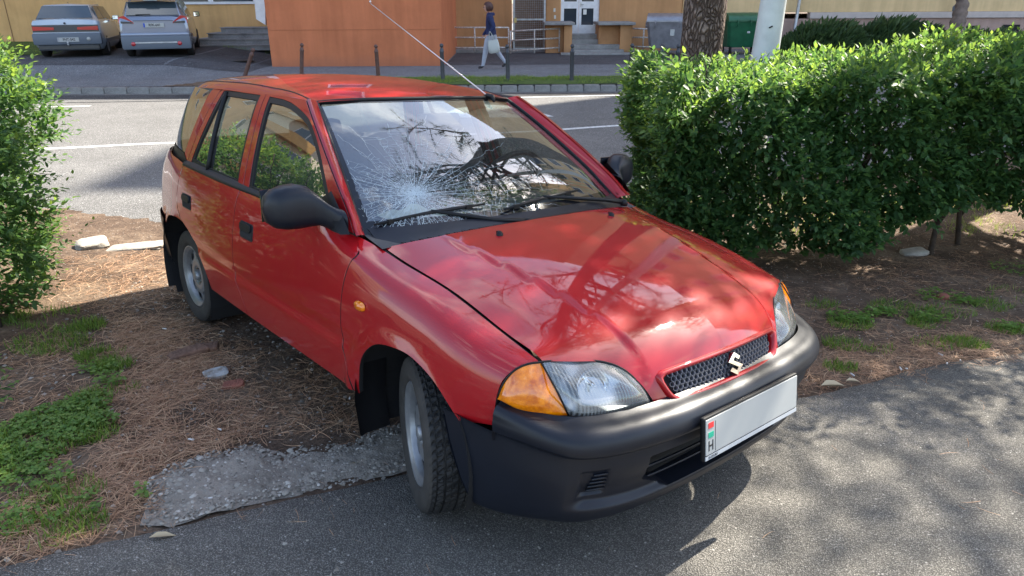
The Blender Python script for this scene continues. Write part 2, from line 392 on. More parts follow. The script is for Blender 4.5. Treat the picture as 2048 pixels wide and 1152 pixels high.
def cdt(outer, holes, h):
    loops = [outer] + list(holes); V = []; E = []
    for lp in loops:
        b = len(V); V += [Vector(p) for p in lp]; E += [(b + i, b + (i + 1) % len(lp)) for i in range(len(lp))]
    lo = outer.min(0); hi = outer.max(0)
    gx = np.arange(lo[0] + h * .5, hi[0], h); gy = np.arange(lo[1] + h * .5, hi[1], h * .87)
    G = np.array([(x + (h * .5 if j % 2 else 0), y) for j, y in enumerate(gy) for x in gx])
    if len(G):
        k = inside(G, outer) & (mindist(G, outer) > h * .5)
        for hl in holes: k &= ~inside(G, hl) & (mindist(G, hl) > h * .5)
        V += [Vector(p) for p in G[k]]
    vo, eo, fo, ov, oe, of = delaunay_2d_cdt(V, E, [], 1, 1e-6)
    vo = np.array([tuple(v) for v in vo]); F = []
    if len(fo):
        cen = np.array([vo[list(f)].mean(0) for f in fo]); k = inside(cen, outer)
        for hl in holes: k &= ~inside(cen, hl)
        F = [tuple(f) for f, q in zip(fo, k) if q]
    return vo, F
def custom_normals(me, N):
    me.normals_split_custom_set_from_vertices([tuple(map(float, n)) for n in N])

def panel(name, patch, outer, m, parent=None, holes=(), proj='xz', h=.03, gap=.0042, depth=.012, side=1, off=0.0, flange=True, thick=0, mirror_join=False):
    """outer/holes: lists of 3D points near the surface; side -1 mirrors to the car's right"""
    A = PR[proj]
    def prep(L, g):
        q = np.array([np.asarray(p, float)[:3] @ A.T if len(p) == 3 else p for p in L], float)
        q = resample(q, h * .8)
        if area2(q) < 0: q = q[::-1]
        return inset2(q, g) if g else q
    O = prep(outer, gap); H = [prep(x, -gap if gap else 0) for x in holes]
    v2, F = cdt(O, H, h)
    u, v = patch.solve(lambda X: X @ A.T, v2, 1)
    P = patch.pos(u, v); N = patch.nrm(u, v); P = P + N * off
    V = list(P); NN = list(N); FF = []; INN = []
    for f in F:
        a, b, c = P[f[0]], P[f[1]], P[f[2]]
        FF.append(f if np.dot(np.cross(b - a, c - a), N[f[0]]) > 0 else tuple(reversed(f)))
    if flange:
        cnt = {}
        for f in FF:
            for i in range(len(f)):
                e = (f[i], f[(i + 1) % len(f)]); cnt[e] = 1
        bd = [e for e in cnt if (e[1], e[0]) not in cnt]
        b1 = {}; b2 = {}
        # outward direction at each border vertex, for a small rolled edge
        for a, b in bd:
            t = P[b] - P[a]; o = np.cross(t, N[a]); o /= np.linalg.norm(o) + 1e-9
            for q in (a, b): b1.setdefault(q, []).append(o)
        id1 = {}; id2 = {}
        for q, os_ in b1.items():
            o = np.mean(os_, 0); o /= np.linalg.norm(o) + 1e-9
            id1[q] = len(V); V.append(P[q] + o * .0009 - N[q] * .0013); n = N[q] * .5 + o * .85; NN.append(n / np.linalg.norm(n))
            id2[q] = len(V); V.append(P[q] + o * .0009 - N[q] * depth); NN.append(o)
        for a, b in bd:
            FF.append((b, a, id1[a], id1[b])); INN.append(len(FF)); FF.append((id1[b], id1[a], id2[a], id2[b]))
    V = np.array(V); NN = np.array(NN)
    if side < 0:
        V = V * [1, -1, 1]; NN = NN * [1, -1, 1]; FF = [tuple(reversed(f)) for f in FF]
    if mirror_join:
        n = len(V); V = np.vstack([V, V * [1, -1, 1]]); NN = np.vstack([NN, NN * [1, -1, 1]])
        FF = FF + [tuple(i + n for i in reversed(f)) for f in FF]
    me = bpy.data.meshes.new(name); me.from_pydata([tuple(map(float, p)) for p in V], [], FF); me.materials.append(m)
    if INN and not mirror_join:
        me.materials.append(DARK)  # inner flange coloured dark instead of body paint, as shade in the gap
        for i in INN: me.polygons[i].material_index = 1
    me.polygons.foreach_set('use_smooth', [True] * len(FF)); me.update(); custom_normals(me, NN)
    return link(name, me, parent)

def strip_tube(name, pts, r, m, parent, side=1, n=6, flat=None):
    mb = MB(); mb.tube([(p[0], p[1] * side, p[2]) for p in pts], r, n); return mb.build(name, m, parent)

# ---------------------------------------------------------------- car materials
PAINT = mat('red_car_paint', (.33, .0055, .009), rough=.5, metal=.0, coat=1, coat_rough=.02, spec=.12, var=.05, vscale=3, bump=.010, bscale=9, bdist=.05)
BLKPL = mat('black_bumper_plastic', (.0065, .0085, .0145), rough=.40, bump=.06, bscale=900, bdist=.001, var=.15, vscale=9, spec=.35)
RUBB = mat('black_rubber_trim', (.006, .006, .007), rough=.5, spec=.3)
DARK = mat('dark_underbody_gap_shade', (.008, .008, .009), rough=.85)
TYRE = mat('tyre_rubber', (.012, .0115, .0115), rough=.72, var=.5, vscale=14, bump=.3, bscale=220, bdist=.002, dark=(.006, .006, .006))
DUSTY = mat('dusty_tyre_wall', (.038, .034, .030), rough=.85, var=.35, vscale=10, bump=.2, bscale=90, bdist=.002)
RIMM = mat('grey_painted_steel', (.26, .265, .275), rough=.38, metal=.5, var=.25, vscale=11)
CHROME = mat('chrome', (.82, .83, .85), rough=.07, metal=1)
GLASS = glass('car_window_glass', (.50, .56, .54), .22, 0, .015)
WGLASS = glass('windscreen_glass', (.68, .75, .74), .15, 0, .02)
CABIN = mat('dark_cabin_plastic', (.035, .036, .04), rough=.6, bump=.1, bscale=300, bdist=.001)
SEATM = mat('grey_seat_cloth', (.05, .05, .058), rough=.9, var=.35, vscale=40, bump=.3, bscale=260, bdist=.003)
_nt = PAINT.node_tree; _n = _nt.nodes.new('ShaderNodeTexNoise'); _n.inputs['Scale'].default_value = 7; _n.inputs['Detail'].default_value = 8; _n.inputs['Roughness'].default_value = .7
_m = _nt.nodes.new('ShaderNodeMapRange'); _m.inputs['From Min'].default_value = .4; _m.inputs['From Max'].default_value = .75; _m.inputs['To Min'].default_value = .012; _m.inputs['To Max'].default_value = .13
_nt.links.new(_nt.nodes['Texture Coordinate'].outputs['Object'], _n.inputs['Vector']); _nt.links.new(_n.outputs[0], _m.inputs[0]); _nt.links.new(_m.outputs[0], _nt.nodes['Principled BSDF'].inputs['Coat Roughness'])
AMBER = mat('amber_lens', (.95, .28, .0), rough=.12, coat=1, bump=.25, bscale=180, bdist=.002, var=.12, vscale=25, dark=(.50, .09, 0))
WHITEP = mat('plate_white', (.36, .37, .36), rough=.4)

def lens_mat():
    m = bpy.data.materials.new('ribbed_lamp_glass'); m.use_nodes = True; nt = m.node_tree; nt.nodes.clear()
    o = nt.nodes.new('ShaderNodeOutputMaterial'); t = nt.nodes.new('ShaderNodeBsdfTransparent'); t.inputs[0].default_value = (.9, .93, .93, 1)
    g = nt.nodes.new('ShaderNodeBsdfGlossy'); g.inputs['Roughness'].default_value = .02; d = nt.nodes.new('ShaderNodeBsdfDiffuse'); d.inputs[0].default_value = (.55, .57, .56, 1)
    tc = nt.nodes.new('ShaderNodeTexCoord'); w = nt.nodes.new('ShaderNodeTexWave'); w.wave_type = 'BANDS'; w.bands_direction = 'Y'; w.inputs['Scale'].default_value = 34; w.inputs['Distortion'].default_value = .3
    bp = nt.nodes.new('ShaderNodeBump'); bp.inputs['Strength'].default_value = .35; bp.inputs['Distance'].default_value = .003
    nt.links.new(tc.outputs['Object'], w.inputs[0]); nt.links.new(w.outputs['Fac'], bp.inputs['Height']); nt.links.new(bp.outputs[0], d.inputs['Normal'])
    fr = nt.nodes.new('ShaderNodeFresnel'); fr.inputs[0].default_value = 1.5
    ma = nt.nodes.new('ShaderNodeMath'); ma.operation = 'MULTIPLY_ADD'; ma.inputs[1].default_value = .9; ma.inputs[2].default_value = .05
    rp = nt.nodes.new('ShaderNodeMapRange'); rp.inputs['To Min'].default_value = .05; rp.inputs['To Max'].default_value = .32
    x0 = nt.nodes.new('ShaderNodeMixShader'); nt.links.new(w.outputs['Fac'], rp.inputs[0]); nt.links.new(rp.outputs[0], x0.inputs[0])
    nt.links.new(t.outputs[0], x0.inputs[1]); nt.links.new(d.outputs[0], x0.inputs[2])
    x = nt.nodes.new('ShaderNodeMixShader'); nt.links.new(fr.outputs[0], ma.inputs[0]); nt.links.new(ma.outputs[0], x.inputs[0])
    nt.links.new(x0.outputs[0], x.inputs[1]); nt.links.new(g.outputs[0], x.inputs[2]); nt.links.new(x.outputs[0], o.inputs[0])
    return m
LENS = lens_mat()

# ================================================================= THE RED HATCHBACK
CM = Matrix([[0.649038, 0.760228, 0.028351, 0.2365], [-0.759668, 0.645667, 0.077588, 2.50559], [0.040679, -0.071894, 0.996582, 0.04914]] + [[0, 0, 0, 1]])
car = empty('parked_car', label='red five-door hatchback with black bumper and shattered windscreen', cat='car', mat4=CM)

def B(x, z, y=.8): return (x, y, z)
archF = crv([(.300, .78, .455), (.262, .79, .498), (.185, .80, .566), (.099, .805, .606), (.012, .81, .622), (-.116, .815, .604), (-.198, .82, .556), (-.262, .82, .485), (-.300, .81, .40), (-.315, .79, .335)], 5)
archR = crv([(-1.850, .79, .335), (-1.862, .79, .385), (-1.92, .80, .500), (-2.046, .80, .586), (-2.176, .80, .634), (-2.314, .80, .644), (-2.45, .79, .615), (-2.56, .78, .55), (-2.635, .76, .46), (-2.665, .75, .335)], 5)
gapF = [(-.315, .69, .897), (-.348, .76, .842), (-.366, .77, .80), (-.378, .79, .75), (-.392, .80, .60), (-.388, .80, .535), (-.375, .8, .48), (-.350, .80, .41), (-.345, .79, .335)]
gapB = [(-1.392, .76, .925), (-1.415, .80, .80), (-1.428, .80, .70), (-1.433, .80, .58), (-1.425, .80, .52), (-1.385, .80, .44), (-1.350, .79, .335)]
gapC = [(-2.205, .75, .955), (-2.262, .78, .80), (-2.275, .79, .73), (-2.22, .80, .66)]
seamH = crv([(-.325, .665, .862), (-.20, .66, .834), (.05, .65, .798), (.30, .645, .739), (.477, .638, .694)], 6)
# fender: seam, lamp edge, bumper edge, arch, sill, door gap
fender_out = crv([(-.352, .760, .860), (-.395, .742, .885), (-.43, .715, .893), (-.415, .69, .882), (-.37, .675, .868), (-.325, .665, .860)], 3) + seamH[1:] + crv([(.477, .638, .694), (.464, .677, .687), (.441, .710, .669), (.422, .733, .631), (.414, .744, .584)], 4)[1:] \
    + crv([(.414, .744, .584), (.408, .745, .492), (.331, .77, .480), (.300, .78, .455)], 1)[1:] + archF[1:] + [(-.345, .79, .335)] + crv(gapF[::-1], 3)[1:-3]
for sd in (-1, 1):
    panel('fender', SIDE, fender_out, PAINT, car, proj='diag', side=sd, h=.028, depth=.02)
sill = .335
doorF_out = crv(gapF[1:], 3) + [(-.7, .79, sill), (-1.0, .79, sill), (-1.350, .79, sill)] + crv(gapB[::-1], 3)[1:] + [(-1.0, .757, .918), (-.60, .757, .912), (-.40, .745, .900)]
doorR_out = crv(gapB, 3) + [(-1.6, .79, sill), (-1.850, .79, sill)] + crv([archR[k] for k in (1, 5, 9, 13, 17, 21)], 3)[:14] + crv([(-2.165, .80, .632), (-2.225, .80, .66), (-2.275, .79, .73), (-2.262, .78, .80), (-2.205, .75, .942)], 4) + [(-1.8, .757, .932)]
def door(nm, outl, sd, hx):
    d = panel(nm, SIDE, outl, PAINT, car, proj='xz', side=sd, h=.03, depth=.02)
    # handle: recessed black cup with a flap
    u, v = SIDE.solve(lambda X: X @ PR['xz'].T, np.array([[hx, .762]]), 1); p = SIDE.pos(u, v)[0]; n = SIDE.nrm(u, v)[0]
    hd = []
    def plate(x0, x1, z0, z1, o, name, m, r=.008, par=d):
        q = [(x0 + r, .79, z0), (x1 - r, .79, z0), (x1, .79, z0 + r), (x1, .79, z1 - r), (x1 - r, .79, z1), (x0 + r, .79, z1), (x0, .79, z1 - r), (x0, .79, z0 + r)]
        return panel(name, SIDE, q, m, par, proj='xz', side=sd, h=.03, gap=0, depth=.006, off=o)
    hh = plate(hx - .072, hx + .072, .722, .796, .002, 'handle', BLKPL)
    cup = plate(hx - .062, hx + .062, .728, .755, .0035, 'handle_recess', DARK, .005)
    plate(hx - .064, hx + .050, .758, .790, .009, 'handle_flap', RUBB, .007)
    return d
for sd in (-1, 1):
    DF = door('front_door', doorF_out, sd, -1.26); DR = door('rear_door', doorR_out, sd, -2.09)
    if sd < 0: DFR, DRR = DF, DR
    else: DFL, DRL = DF, DR
for sd in (-1, 1):
    for gl in (gapF[1:], gapB, gapC):  # dark tubes behind the door gaps stand in for their shade
        q_ = np.array(crv(gl, 4)); u_, v_ = SIDE.solve(lambda X: X @ PR['xz'].T, q_ @ PR['xz'].T, 1); strip_tube('shut_line_shade', list(SIDE.pos(u_, v_) - SIDE.nrm(u_, v_) * .0075), .0055, DARK, car, sd)
# rear quarter with the tail, up to the rear centre
quarter = crv([(-2.165, .80, .634), (-2.225, .80, .66), (-2.275, .79, .73), (-2.262, .78, .80), (-2.205, .75, .94)], 4) + [(-2.35, .73, .952), (-2.59, .695, .966), (-2.77, .63, .972), (-2.86, .55, .975), (-2.94, .55, .80), (-2.99, .55, .63), (-2.86, .70, .615), (-2.72, .745, .60), (-2.60, .76, .575)] + [tuple(p) for p in archR if p[0] > -2.585 and p[0] < -2.17][::-1]
def rear_uv(p):  # unrolled coordinate around the tail
    return p
# the tail is cut in (u, v) space
def uvpanel(name, patch, uv, m, parent, side=1, h=.04, off=0, both=False, depth=.02, gap=.002, holes=()):
    def prep(L, g):
        q = resample(np.array(L, float), h * .8)
        if area2(q) < 0: q = q[::-1]
        return inset2(q, g) if g else q
    O = prep(uv, gap); v2, F = cdt(O, [prep(x, 0) for x in holes], h)
    u, v = v2[:, 0], v2[:, 1]; P = patch.pos(u, v); N = patch.nrm(u, v); P = P + N * off; FF = []
    for f in F:
        a, b, c = P[f[0]], P[f[1]], P[f[2]]
        FF.append(f if np.dot(np.cross(b - a, c - a), N[f[0]]) > 0 else tuple(reversed(f)))
    V = P; NN = N
    if side < 0: V = V * [1, -1, 1]; NN = NN * [1, -1, 1]; FF = [tuple(reversed(f)) for f in FF]
    if both:
        n = len(V); V = np.vstack([V, V * [1, -1, 1]]); NN = np.vstack([NN, NN * [1, -1, 1]]); FF = FF + [tuple(i + n for i in reversed(f)) for f in FF]
    me = bpy.data.meshes.new(name); me.from_pydata([tuple(map(float, p)) for p in V], [], FF); me.materials.append(m)
    me.polygons.foreach_set('use_smooth', [True] * len(FF)); me.update(); custom_normals(me, NN)
    return link(name, me, parent)
def to_uv(patch, pts, proj):
    u, v = patch.solve(lambda X: X @ PR[proj].T, np.array(pts, float) @ PR[proj].T, 1); return list(zip(u, v))
def uvz(u, z, patch=SIDE):
    vs = np.linspace(0, patch.V, 200); zz = patch.base(np.full(200, u), vs)[:, 2]; return float(np.interp(z, zz, vs))
uq = lambda x, z: to_uv(SIDE, [(x, .78, z)], 'xz')[0]
q1 = [uq(*p) for p in [(-2.165, .634), (-2.225, .66), (-2.262, .70), (-2.275, .73), (-2.272, .77), (-2.262, .80), (-2.235, .87), (-2.205, .94), (-2.35, .95), (-2.50, .955)]]
Uend = SIDE.U
q2 = [(SIDE.tu[10], uvz(SIDE.tu[10], .965)), (SIDE.tu[11], uvz(SIDE.tu[11], .968)), (SIDE.tu[11] + .1, uvz(SIDE.tu[11] + .1, .97)), (SIDE.tu[11] + .1, uvz(SIDE.tu[11] + .1, .60)), (SIDE.tu[11], uvz(SIDE.tu[11], .595)), (SIDE.tu[10], uvz(SIDE.tu[10], .58))]
q3 = [uq(*p) for p in [(-2.585, .555), (-2.56, .56), (-2.50, .595), (-2.44, .623), (-2.36, .638), (-2.28, .644), (-2.21, .640)]]
for sd in (-1, 1):
    uvpanel('quarter_panel', SIDE, q1 + q2 + q3, PAINT, car, sd)
    # rear bumper with side wrap, and lower quarter behind the wheel
    rb = [uq(-2.585, .55), uq(-2.635, .46)] + [(SIDE.tu[10] + .02, uvz(SIDE.tu[10], .25)), (Uend, uvz(Uend, .25)), (Uend, uvz(Uend, .59)), (SIDE.tu[11], uvz(SIDE.tu[11], .59)), (SIDE.tu[10], uvz(SIDE.tu[10], .572))]
    uvpanel('rear_bumper', SIDE, rb, BLKPL, car, sd, off=.012)
    tl = [(SIDE.tu[11] + .105, uvz(SIDE.tu[11] + .1, .95)), (SIDE.tu[12], uvz(SIDE.tu[12], .95)), (SIDE.tu[12], uvz(SIDE.tu[12], .62)), (SIDE.tu[11] + .105, uvz(SIDE.tu[11] + .1, .62))]
    uvpanel('tail_light', SIDE, tl, mat('red_tail_lens', (.5, .01, .01), rough=.15, coat=1), car, sd, off=.004)
tg = [(SIDE.tu[12] + .005, uvz(SIDE.tu[12], .955)), (Uend, uvz(Uend, .955)), (Uend, uvz(Uend, .60)), (SIDE.tu[12] + .005, uvz(SIDE.tu[12], .60))]
uvpanel('tailgate', SIDE, tg, PAINT, car, both=True, gap=0)

# -------- glasshouse
def hp(x, z): return (x, .7, z)
winF = crv([hp(-.56, .925), hp(-.625, 1.005), hp(-.71, 1.088), hp(-.80, 1.165), hp(-.892, 1.226), hp(-.961, 1.259), hp(-1.066, 1.287), hp(-1.16, 1.305)], 4) + crv([hp(-1.25, 1.314), hp(-1.395, 1.318)], 2) + [hp(-1.335, .925)] + [hp(-1.0, .922)]
winR = [hp(-1.470, .930), hp(-1.505, 1.32), hp(-1.92, 1.322)] + crv([hp(-1.975, 1.318), hp(-2.03, 1.20), hp(-2.09, 1.08), hp(-2.15, .955)], 3) + [hp(-1.88, .938)]
frF = crv([hp(-.395, .903), hp(-.463, .965), hp(-.575, 1.045), hp(-.689, 1.120), hp(-.85, 1.222), hp(-.955, 1.283), hp(-1.04, 1.3285)], 4) + [hp(-1.2, 1.334), hp(-1.448, 1.334), hp(-1.40, .905), hp(-.9, .903)]
frR = [hp(-1.40, .905), hp(-1.448, 1.334), hp(-1.99, 1.334)] + crv([hp(-2.03, 1.315), hp(-2.10, 1.20), hp(-2.17, 1.05), hp(-2.215, .945)], 3) + [hp(-1.8, .915)]
cpil = crv([hp(-2.215, .945), hp(-2.17, 1.05), hp(-2.10, 1.20), hp(-2.03, 1.315)], 3) + [hp(-2.00, 1.334), hp(-2.13, 1.334)] + crv([hp(-2.16, 1.315), hp(-2.20, 1.22), hp(-2.255, 1.09), hp(-2.305, .955)], 3)
apil_net = []
wse = crv([(-.416, .682, .886), (-.575, .645, .998), (-.745, .604, 1.112), (-.915, .560, 1.220), (-1.07, .518, 1.313)], 3)
pil_o = np.array(crv([hp(-.385, .888), hp(-.463, .965), hp(-.575, 1.045), hp(-.689, 1.120), hp(-.85, 1.222), hp(-.955, 1.283), hp(-1.04, 1.3285)], 4))
uo, vo_ = HOUSE.solve(lambda X: X @ PR['xz'].T, pil_o @ PR['xz'].T, 1); pil_p = HOUSE.pos(uo, vo_)
def along(P, n):
    P = np.array(P); s = np.concatenate([[0], np.cumsum(np.linalg.norm(np.diff(P, axis=0), axis=1))]); s /= s[-1]
    t = np.linspace(0, 1, n); return np.stack([np.interp(t, s, P[:, k]) for k in range(3)], 1)
for sd in (-1, 1):
    for nm, fr_, wn, dd in (('window_frame', frF, winF, DFR if sd < 0 else DFL), ('window_frame', frR, winR, DRR if sd < 0 else DRL)):
        panel(nm, HOUSE, fr_, PAINT, dd, holes=[wn], side=sd, h=.03, depth=.02)
    rub_in = lambda wn, d: [p for p in inset2(resample(np.array(wn)[:, [0, 2]], .03), d)]
    for wn, dd in ((winF, DFR if sd < 0 else DFL), (winR, DRR if sd < 0 else DRL)):
        panel('window_seal', HOUSE, wn, RUBB, dd, holes=[rub_in(wn, .017)], side=sd, h=.03, depth=.014, off=-.003, gap=-.0018)
        panel('window_glass', HOUSE, rub_in(wn, .012), GLASS, dd, side=sd, h=.04, off=-.009, gap=0, flange=False)
    # divider bar in the rear door glass
    dv = np.array([(-1.928, .7, 1.318), (-1.885, .7, .94)]); uu, vv = HOUSE.solve(lambda X: X @ PR['xz'].T, along(dv, 8) @ PR['xz'].T, 1)
    bar = HOUSE.pos(uu, vv) - HOUSE.nrm(uu, vv) * .003
    mb = MB(); mb.smooth = True
    mb.tube([(p[0], p[1] * sd, p[2]) for p in bar], .012, 8); mb.build('divider_bar', RUBB, DRR if sd < 0 else DRL)
    panel('c_pillar', HOUSE, cpil, PAINT, car, side=sd, h=.03, depth=.02)
    # A pillar: skin between the door-frame line and the screen edge
    a = along(pil_p, 26); b = along(wse, 26); rows = []
    for i in range(26):
        oo = b[i] - a[i]; nn = np.cross(a[min(i + 1, 25)] - a[max(i - 1, 0)], oo); nn /= np.linalg.norm(nn)
        if nn[2] < 0: nn = -nn
        rows.append([a[i] + oo * t + nn * (.007 * (math.sin(math.pi * min(1, t * .92 + .04)) ** .8)) * (.75 + .25 * t) for t in np.linspace(.03, .97, 9)])
    rows = [[np.array(rows[i][0]) - np.array([0, .016, .0])] + rows[i] + [np.array(rows[i][-1]) - np.array([.0, 0.0, .018])] for i in range(26)]
    mb = MB(); mb.smooth = True; mb.grid([[(p[0], p[1] * sd, p[2]) for p in r_] for r_ in rows]); fix_normals(mb.build('a_pillar', PAINT, car))
    # belt weather strip
    bl = []
    for x in np.linspace(-.42, -2.22, 30):
        uu, vv = SIDE.solve(lambda X: X @ PR['xz'].T, np.array([[x, .913 + .020 * max(0, (-x - 1.0) / 1.2)]]), 1); p = SIDE.pos(uu, vv)[0]; bl.append(p)
    mb = MB(); mb.smooth = True
    mb.grid([[(p[0], sd * (p[1] + dy), p[2] + dz) for dy, dz in ((-.006, -.006), (.003, -.005), (.004, .000), (.002, .006), (-.008, .014), (-.028, .022))] for p in bl])
    fix_normals(mb.build('belt_trim', RUBB, car))
    # hatch glass wrapping round the corner
gu = lambda x, z: to_uv(HOUSE, [(x, .7, z)], 'xz')[0]
hg = [gu(-2.310, .950), gu(-2.255, 1.09), gu(-2.20, 1.22), gu(-2.165, 1.315), gu(-2.30, 1.322)] + [(HOUSE.tu[6], HOUSE.V * .97), (HOUSE.tu[8], HOUSE.V * .97), (HOUSE.U, HOUSE.V * .97), (HOUSE.U, .06), (HOUSE.tu[8], .06), (HOUSE.tu[6], .055)]
BGL = mat('black_glass_edge', (.01, .01, .012), rough=.05)
uvpanel('hatch_glass', HOUSE, hg, GLASS, car, both=True, off=-.002, gap=.003)
lip = [gu(-2.225, .905), gu(-2.225, .952), gu(-2.30, .985)] + [(HOUSE.tu[6], .10), (HOUSE.tu[8], .10), (HOUSE.U, .10), (HOUSE.U, -.0), (HOUSE.tu[6], 0)]
uvpanel('hatch_lower_trim', HOUSE, lip, RUBB, car, both=True, off=.002, gap=0)

# -------- roof
def roofz(x, y): return (x, y, 1.3)
ro = [(ROOF.tu[-1] * 0 + u_, v_) for u_, v_ in [(0, 0), (ROOF.U, 0), (ROOF.U, ROOF.V), (0, ROOF.V)]]
side_cut = .065
uvpanel('roof', ROOF, [(0, side_cut), (ROOF.U, side_cut), (ROOF.U, ROOF.V), (0, ROOF.V)], PAINT, car, both=True, gap=0, h=.05)
for sd in (-1, 1):
    uvpanel('roof_rail', ROOF, [(0.0, -.0), (ROOF.U, 0), (ROOF.U, side_cut - .004), (0.0, side_cut - .004)], PAINT, car, sd, gap=0, h=.02)
    us = np.linspace(0.02, ROOF.U * .98, 40); P = ROOF.pos(us, np.full(40, side_cut - .002))
    strip_tube('drip_moulding', [p - np.array([0, 0, .0005]) for p in P], .0035, RUBB, car, sd)

# -------- bonnet with the grille surround
hood_pts = [(-.315, .655, .863)] + [tuple(np.array(p) * [1, 1, 1] - [0, .004, 0]) for p in seamH[1:]] + crv([(.477, .634, .694), (.500, .545, .684), (.550, .468, .674), (.586, .415, .650), (.622, .372, .600), (.648, .345, .548)], 4)[1:]
hood_half = hood_pts + [(.665, .30, .538), (.683, .18, .538), (.693, 0, .538)]
def hood_uv(pts): return to_uv(HOOD, pts, 'xy')
HN = lambda y, z: to_uv(HOOD, [(.65, y, z)], 'yz')[0]
uvh = hood_uv([(-.30, .655, .86)] + hood_pts[1:13])
# the cut continues down the nose, found in front view there
nose = crv([(.477, .634, .694), (.500, .545, .684), (.550, .468, .674), (.586, .415, .650), (.622, .372, .600), (.648, .345, .548)], 4)
uvh = hood_uv([p for p in hood_pts if p[0] < .47]) + [HN(p[1], p[2]) for p in nose]
uvh += [HN(.20, .538), HN(.10, .538), (HN(0.02, .538)[0], HOOD.V)]
u_cowl = hood_uv([(-.20, 0, .9)])[0][0]
def hood_x(x, y): return hood_uv([(x, y, .88)])[0]
uvh += [(u_, HOOD.V) for u_ in np.linspace(uvh[-1][0], hood_x(-.185, 0.001)[0], 18)[1:]] + [hood_x(-.190, .12), hood_x(-.205, .25), hood_x(-.232, .40), hood_x(-.268, .54), hood_x(-.300, .62)]
# hole for the grille
def gp(y, z): return HN(y, z)
gsh = crv([(0, .6195), (.12, .6185), (.22, .616), (.290, .612)], 2) + crv([(.303, .606), (.300, .592), (.283, .565), (.270, .553), (.252, .5465)], 2) + crv([(.18, .547), (.10, .548), (0, .549)], 2)
uv_gr = [gp(max(.0, y), z) for y, z in gsh]
g_top = HN(0.001, .6195)[0]; g_bot = HN(0.001, .549)[0]
# bonnet outline leaves the grille opening out along the centre line
k = [i for i, q in enumerate(uvh) if abs(q[1] - HOOD.V) < 1e-6]
cen = [q for q in uvh if abs(q[1] - HOOD.V) < 1e-6]
first = k[0]
out1 = uvh[:first] + [(HN(.001, .538)[0], HOOD.V), (g_bot, HOOD.V)] + uv_gr[::-1][1:-1] + [(g_top, HOOD.V)] + [q for q in cen if q[0] < g_top - .02] + uvh[k[-1] + 1:]
hood = uvpanel('bonnet', HOOD, out1, PAINT, car, both=True, gap=0, h=.024)
# edge flange of the bonnet: dark gap filler beneath
def under_strip(name, pts, w, m, parent, sd):
    mb = MB(); mb.tube([(p[0], p[1] * sd, p[2]) for p in pts], w, 6); mb.build(name, m, parent)
for sd in (-1, 1):
    under_strip('bonnet_gap', [np.array(p) + [0, 0.001, -.0080] for p in seamH], .0052, DARK, car, sd)
    # fold at the bonnet's outer edge
# grille surround lip
def hood_many(L):
    """many (y, z, offset) front-view points on the bonnet at once"""
    L = np.array(L, float); u, v = HOOD.solve(lambda X: X @ PR['yz'].T, np.stack([abs(L[:, 0]), L[:, 1]], 1), 1)
    p = HOOD.pos(u, v) + HOOD.nrm(u, v) * L[:, 2:3]; p[:, 1] *= np.where(L[:, 0] < 0, -1, 1); return p
def hood_at(y, z, off=0):
    u, v = HOOD.solve(lambda X: X @ PR['yz'].T, np.array([[abs(y), z]]), 1); p = HOOD.pos(u, v)[0] + HOOD.nrm(u, v)[0] * off
    return (float(p[0]), float(p[1]) * (1 if y >= 0 else -1), float(p[2]))
half = crv([(.0, .636), (.12, .6345), (.22, .632), (.304, .627)], 3) + crv([(.324, .616), (.322, .598), (.302, .560), (.285, .543), (.262, .5355)], 3) + crv([(.18, .5345), (.10, .535), (.0, .536)], 3)
inn = crv([(.0, .6185), (.12, .6175), (.22, .615), (.287, .611)], 3) + crv([(.299, .605), (.296, .592), (.281, .567), (.268, .555), (.252, .548)], 3) + crv([(.18, .5485), (.10, .5495), (.0, .5505)], 3)
full = lambda L: [(y, z) for y, z in L] + [(-y, z) for y, z in L[::-1][1:-1]]
H1, H2 = full(half), full(inn); rows = []
for t, o in ((0, -.002), (.10, .006), (.30, .0125), (.62, .0125), (.88, .006), (1.0, -.002), (1.0, -.012)):
    rows.append([hood_at(a[0] + (b[0] - a[0]) * t, a[1] + (b[1] - a[1]) * t, o) for a, b in zip(H1, H2)])
mb = MB(); mb.smooth = True; mb.grid(rows, closed=True); sur = fix_normals(mb.build('grille_surround', PAINT, car))
# honeycomb grille
GRIL = mat('grille_grey_plastic', (.12, .125, .15), rough=.38, metal=.35)
mb = MB(); pit = .0205; rowh = .0135
for rI in range(-2, 3):
    zc = .5835 - .0 + rI * rowh
    for c in range(-16, 17):
        yc = (c + (.5 if rI % 2 else 0)) * pit
        lim = .268 + (zc - .5835) * .42
        if abs(yc) > lim: continue
        K = 12; P = []
        for ring, (rr, o) in enumerate(((1, -.003), (.86, -.003), (.76, -.0055), (.66, -.012))):
            for q in range(K):
                t = 2 * math.pi * (q + .5) / K
                if ring == 0:
                    hx = math.cos(t), math.sin(t); s_ = 1 / max(abs(hx[0] * math.cos(a_) + hx[1] * math.sin(a_)) for a_ in [math.pi * j / 3 for j in range(6)])
                    yy, zz = hx[0] * s_ * pit * .505, hx[1] * s_ * rowh * .52 / .866 * .9
                else: yy, zz = math.cos(t) * pit * .5 * rr, math.sin(t) * pit * .5 * rr * .80
                P.append((yc + yy, zc + zz, o))
        F = [(a * K + q, a * K + (q + 1) % K, (a + 1) * K + (q + 1) % K, (a + 1) * K + q) for a in range(3) for q in range(K)]
        mb.add(P, F)
mb.v = [tuple(p) for p in hood_many(mb.v)]
g = mb.build('grille', GRIL, car); fix_normals(g)
mb = MB(); mb.add([hood_at(y, z, -.014) for y, z in full([(0, .625), (.15, .624), (.305, .615), (.30, .58), (.27, .545), (.12, .543), (0, .543)])], [tuple(range(12))])
mb.build('grille_backing', DARK, g)
